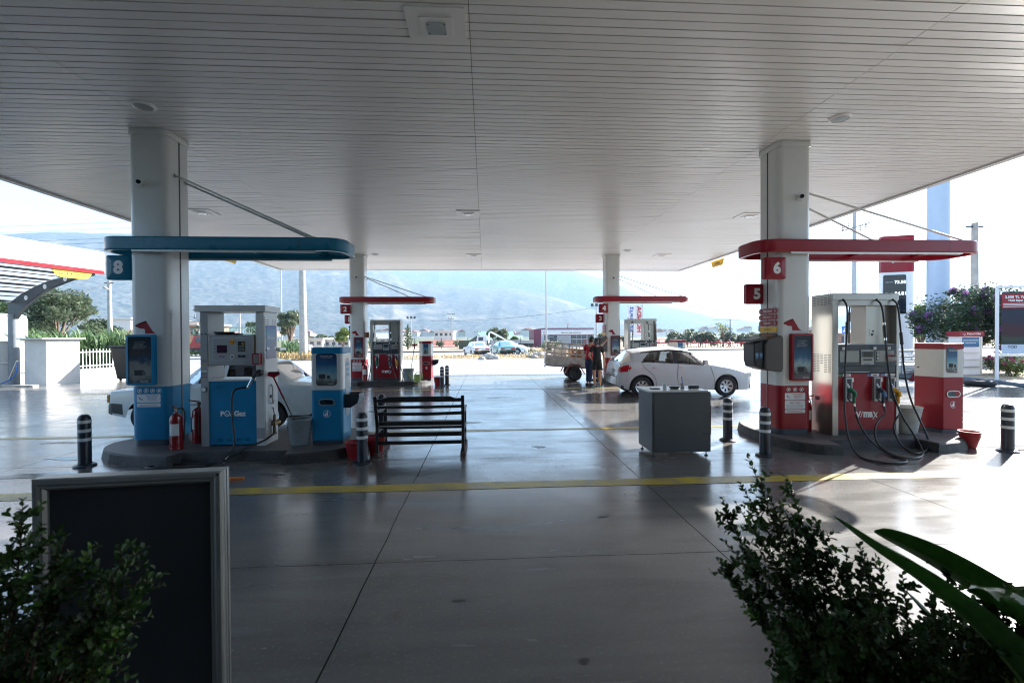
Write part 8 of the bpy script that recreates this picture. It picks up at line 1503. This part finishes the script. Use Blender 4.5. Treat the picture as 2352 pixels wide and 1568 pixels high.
b = MB(); b.box(-bw / 2 + 0.044, bw / 2 - 0.044, -0.002, 0.016, 0.044, bh - 0.044, 'board_dark'); b.build('panel', ab)
for sx in (-1, 1): b = MB(); b.cyl((sx * 0.14, 0.05, 0.6), (sx * 0.14, 0.25, 0.0), 0.011, m='aluminium', n=8); b.build('rear_leg', ab)
b = MB(); b.cyl((bw / 2 - 0.012, -0.024, bh - 0.012), (bw / 2 - 0.012, -0.027, bh - 0.012), 0.005, m='steel_dark', n=8); b.build('screw', ab)

def leafblade(vs, fs, p, d, nrm, L, w):
    """small oval leaf from p along d"""
    s_ = d.cross(nrm).normalized() * w / 2; i = len(vs); dn = nrm * (w * 0.18)
    vs += [p, p + d * L * 0.3 + s_ * 0.85 + dn, p + d * L * 0.65 + s_ + dn, p + d * L * 0.93 + s_ * 0.4 + dn * 0.3, p + d * L, p + d * L * 0.93 - s_ * 0.4 + dn * 0.3, p + d * L * 0.65 - s_ + dn, p + d * L * 0.3 - s_ * 0.85 + dn]
    fs += [(i, i + 1, i + 2, i + 3, i + 4), (i, i + 4, i + 5, i + 6, i + 7)]
def twig(vt, lv, lf, p0, p1, R, leaf=0.017, step=0.011, start=0.25, r=0.0013, bend=0.15):
    p0, p1 = Vector(p0), Vector(p1); d = p1 - p0; L = d.length; sag = Vector((R.gauss(0, 1), R.gauss(0, 1), R.uniform(-0.2, 1.0))) * L * bend; P = [p0 + d * t + sag * math.sin(PI * t) * 0.5 for t in (0, 0.25, 0.5, 0.75, 1.0)]
    vt.tube(P, lambda t: r * (1.3 - t), 'twig', 4, 2, cap=False); n = max(3, int(L * (1 - start) / step)); ax = d.normalized(); q = ax.orthogonal().normalized(); ph = R.uniform(0, 3)
    for k in range(n + 1):
        t = start + (1 - start) * k / n; i = min(3, int(t * 4)); f = t * 4 - i; p = P[i] * (1 - f) + P[i + 1] * f; ph += PI / 2 + R.uniform(-0.3, 0.3); side = Matrix.Rotation(ph, 3, ax) @ q
        for s_ in (1, -1):
            dd = (side * s_ + ax * R.uniform(0.4, 1.0) + Vector((0, 0, 0.15))).normalized(); nn = (ax - dd * ax.dot(dd)); nn = nn.normalized() if nn.length > 0.01 else ax.orthogonal().normalized()
            k_ = leaf * R.uniform(0.55, 1.3) * (1.0 if t < 0.9 else 0.75); leafblade(lv, lf, p, dd, (nn + Vector((R.gauss(0, .3), R.gauss(0, .3), R.gauss(0, .3)))).normalized(), k_, k_ * 0.66)
    return P
def boxwood(label, loc, branches, R, leaf, sub, side_len, fresh=0.06, pot=None, cat='potted shrub'):
    """branches: list of (base, tip) in world coordinates"""
    o = thing('boxwood_shrub', label, cat, loc); off = Vector(loc); vt = MB(T(-off.x, -off.y, -off.z)); lv, lf, fv, ff = [], [], [], []
    for b0, b1 in branches:
        b0, b1 = Vector(b0), Vector(b1); P = twig(vt, lv, lf, b0, b1, R, leaf, 0.012, 0.30, 0.0028, 0.10); Lb = (b1 - b0).length
        for k in range(int(sub * Lb / 0.4)):
            t = R.uniform(0.12, 0.93); i = min(3, int(t * 4)); f = t * 4 - i; p = P[i] * (1 - f) + P[i + 1] * f; d = ((b1 - b0).normalized() * R.uniform(0.3, 0.9) + Vector((R.gauss(0, 1), R.gauss(0, 1), R.gauss(0, 0.8))).normalized() * 0.9).normalized(); ln = side_len * R.uniform(0.5, 1.2) * (1.15 - 0.7 * t)
            fr = R.random() < fresh; twig(vt, fv if fr else lv, ff if fr else lf, p, p + d * ln, R, leaf * (0.9 if fr else 1), 0.012, 0.1, 0.0013)
    vt.build('stems', o); b = MB(T(-off.x, -off.y, -off.z)); b.add(lv, lf, 'leaf_box'); b.build('leaves', o); b = MB(T(-off.x, -off.y, -off.z)); b.add(fv, ff, 'leaf_fresh'); b.build('fresh_leaves', o)
    if pot: pot(o, off)
    return o
R = random.Random(42)
def hpot(r0_, r1_, z1, m='steel_dark'):
    def f(o, off): MB().lathe([(0, 0), (r0_, 0), (r1_, z1 - 0.05), (r1_ + 0.02, z1 - 0.05), (r1_ + 0.02, z1), (r1_ - 0.01, z1), (r1_ - 0.02, z1 - 0.06), (0, z1 - 0.06)], m, n=36).build('pot', o)
    return f
def lp(u, v, Y): return at(u, v, Y)
br = []; cL = Vector((-1.24, 1.14, 0.62))
for k in range(260):       # rounded mass
    a, e = R.uniform(0, 2 * PI), math.asin(R.uniform(-0.25, 0.97)); d = Vector((math.cos(e) * math.cos(a), math.cos(e) * math.sin(a), math.sin(e))); rr = R.uniform(0.24, 0.31); br.append((cL + Vector((d.x * 0.06, d.y * 0.06, 0.02)), cL + Vector((d.x * rr * 1.12, d.y * rr, 0.19 + d.z * rr * 1.15))))
for (u, v, Y) in ((52, 1150, 1.18), (330, 1258, 1.12), (340, 1330, 1.1), (150, 1232, 1.15), (225, 1255, 1.12), (20, 1265, 1.15), (310, 1420, 1.08), (90, 1245, 1.1), (270, 1330, 1.05)):
    t = lp(u, v, Y); br.append((Vector((cL.x + R.uniform(-.05, .05), cL.y + R.uniform(-.05, .05), 0.85)) * 0.5 + t * 0.5 - Vector((0, 0, 0.06)), t))
boxwood('dark clipped boxwood in pot at lower left before the sign board', (cL.x, cL.y, 0), br, R, 0.0185, 24, 0.10, 0.10, hpot(0.14, 0.19, 0.68))
br = []; base = Vector((1.32, 1.18, 0.62))
def z3(u, v): return (1640 + u / 2.8) / 1.0204, (1040 + v / 2.8) / 1.0204
tips = [(325, 95, 1.28), (570, 220, 1.26), (150, 360, 1.30), (270, 265, 1.27), (760, 505, 1.22), (240, 390, 1.3), (160, 640, 1.24), (125, 765, 1.22), (370, 660, 1.22), (280, 680, 1.2), (440, 1245, 1.15), (545, 1480, 1.12), (560, 1400, 1.12), (1050, 670, 1.2), (1080, 745, 1.18), (960, 690, 1.2), (820, 720, 1.2), (700, 720, 1.22), (530, 400, 1.25), (440, 300, 1.26), (610, 600, 1.22), (1610, 720, 1.25), (1180, 800, 1.2), (1330, 860, 1.15), (220, 900, 1.2), (200, 850, 1.22), (480, 1120, 1.16)]
for u, v, Y in tips:
    t = at(*z3(u, v), Y); b0 = Vector((t.x * 0.45 + base.x * 0.55 + R.uniform(-0.08, 0.05), base.y + R.uniform(-0.08, 0.1), 0.70)); b0 = b0 + (t - b0) * 0.12; br.append((b0, t))
for k in range(190):
    u = R.uniform(480, 2250); v = R.uniform(max(860, 1250 - u * 0.6) + (60 if u > 900 else 200), 1750); Y = R.uniform(0.98, 1.4); t = at(*z3(u, v), Y); b0 = Vector((max(0.95, min(2.0, t.x - 0.05 + R.uniform(-0.1, 0.1))), 1.18 + R.uniform(-0.1, 0.1), 0.68)); br.append((b0 + (t - b0) * R.uniform(0, 0.2), t))
def trough(o, off): b = MB(); b.box(-0.55, 0.85, -0.2, 0.2, 0, 0.66, 'steel_dark'); b.build('planter', o, bevel=0.02); MB().box(-0.53, 0.83, -0.18, 0.18, 0.661, 0.67, 'bark').build('soil', o)
boxwood('big loose boxwood shrub at lower right with tall leaning sprigs', (base.x, base.y, 0), br, R, 0.020, 13, 0.085, 0.06, trough)

# broad leaved plant
def leaf_material():
    m, n, l, b = nodes('leaf_broad'); tc = N(n, 'ShaderNodeTexCoord'); w = N(n, 'ShaderNodeTexNoise'); w.inputs['Scale'].default_value = 14; w.inputs['Detail'].default_value = 3
    mp = N(n, 'ShaderNodeMapping'); mp.inputs['Scale'].default_value = (4, 4, 1); l.new(tc.outputs['Object'], mp.inputs[0]); l.new(mp.outputs[0], w.inputs['Vector'])
    r = N(n, 'ShaderNodeValToRGB'); r.color_ramp.elements[0].color = (0.04, 0.125, 0.03, 1); r.color_ramp.elements[1].color = (0.15, 0.30, 0.06, 1); l.new(w.outputs[0], r.inputs[0]); l.new(r.outputs[0], b.inputs['Base Color']); b.inputs['Roughness'].default_value = 0.30
    tr = N(n, 'ShaderNodeBsdfTranslucent'); l.new(r.outputs[0], tr.inputs[0]); mx = N(n, 'ShaderNodeMixShader'); mx.inputs[0].default_value = 0.5; l.new(b.outputs[0], mx.inputs[1]); l.new(tr.outputs[0], mx.inputs[2]); l.new(mx.outputs[0], n['Material Output'].inputs[0])
leaf_material()
mat('leaf_rib', (0.16, 0.22, 0.06), 0.4, var=0.05)
bp_ = thing('broad_leaf_plant', 'plant with long pointed banana like leaves at lower right', 'potted plant', (2.05, 1.12, 0)); off = T(-2.05, -1.12, 0)
def blade(pts, W_, tilt, fold, nseg=26, round_tip=False, wave=0.0):
    P = spline([Vector(p) for p in pts], 8); L = len(P); NC = 8; vs = []
    for i, p in enumerate(P):
        t = i / (L - 1); tg = (P[min(i + 1, L - 1)] - P[max(i - 1, 0)]).normalized(); s0 = tg.cross(Vector((0, 0, 1))).normalized(); s_ = Matrix.Rotation(tilt(t) if callable(tilt) else tilt, 3, tg) @ s0; nrm = s_.cross(tg).normalized()
        w = W_ * (math.sin(PI * min(1, t * 1.0)) ** (0.55 if round_tip else 0.85) if not round_tip else (min(1, t * 2.2) ** 0.7) * math.sqrt(max(0, 1 - max(0, (t - 0.55) / 0.45) ** 2.2)))
        w = max(w, 0.002)
        for k in range(NC + 1):
            u = -1 + 2 * k / NC; vs.append(p + s_ * w * u * math.cos(fold * abs(u)) + nrm * (w * abs(u) * math.sin(fold) + wave * math.sin(t * 23 + u * 2) * abs(u) * w))
    b = MB(off); b.add(vs, [(i * (NC + 1) + k, i * (NC + 1) + k + 1, (i + 1) * (NC + 1) + k + 1, (i + 1) * (NC + 1) + k) for i in range(L - 1) for k in range(NC)], 'leaf_broad', True); o = b.build('leaf', bp_)
    so = o.modifiers.new('thick', 'SOLIDIFY'); so.thickness = 0.0012
    MB(off).tube(P[::3] + [P[-1]], lambda t: 0.006 * (1.1 - t), 'leaf_rib', 6, 1).build('midrib', o)
def zp(u, v, Y): return at(*z3(u, v), Y)
blade([(2.05, 1.12, 0.55), zp(2450, 1980, 0.98), zp(2110, 1540, 1.0), zp(1780, 1180, 1.04), zp(1450, 900, 1.1), zp(1150, 690, 1.17), zp(875, 470, 1.24)], 0.082, 0.35, 0.5)
blade([(2.07, 1.14, 0.6), zp(2700, 1600, 1.1), zp(2250, 1200, 1.16), zp(1850, 950, 1.2), zp(1500, 740, 1.24), zp(1150, 565, 1.28)], 0.062, 0.75, 0.35, round_tip=True)
blade([(2.08, 1.1, 0.6), zp(2900, 1900, 0.95), zp(2500, 1450, 0.98), zp(2150, 1200, 1.0), zp(1950, 1080, 1.04), zp(1760, 950, 1.08)], 0.12, 0.3, 0.35, round_tip=True, wave=0.10)
blade([(2.1, 1.1, 0.5), zp(3000, 1700, 1.0), zp(2600, 1350, 1.02), zp(2250, 1150, 1.05), zp(1950, 1020, 1.1)], 0.09, -0.3, 0.3, round_tip=True, wave=0.08)
blade([(2.05, 1.12, 0.55), zp(2300, 2000, 1.15), zp(1900, 1560, 1.2), zp(1600, 1250, 1.24), zp(1350, 960, 1.3)], 0.05, 0.2, 0.4)
MB().lathe([(0, 0), (0.17, 0), (0.21, 0.5), (0.23, 0.5), (0.23, 0.55), (0.2, 0.55), (0.19, 0.5), (0, 0.5)], 'terracotta', n=30).build('pot', bp_)
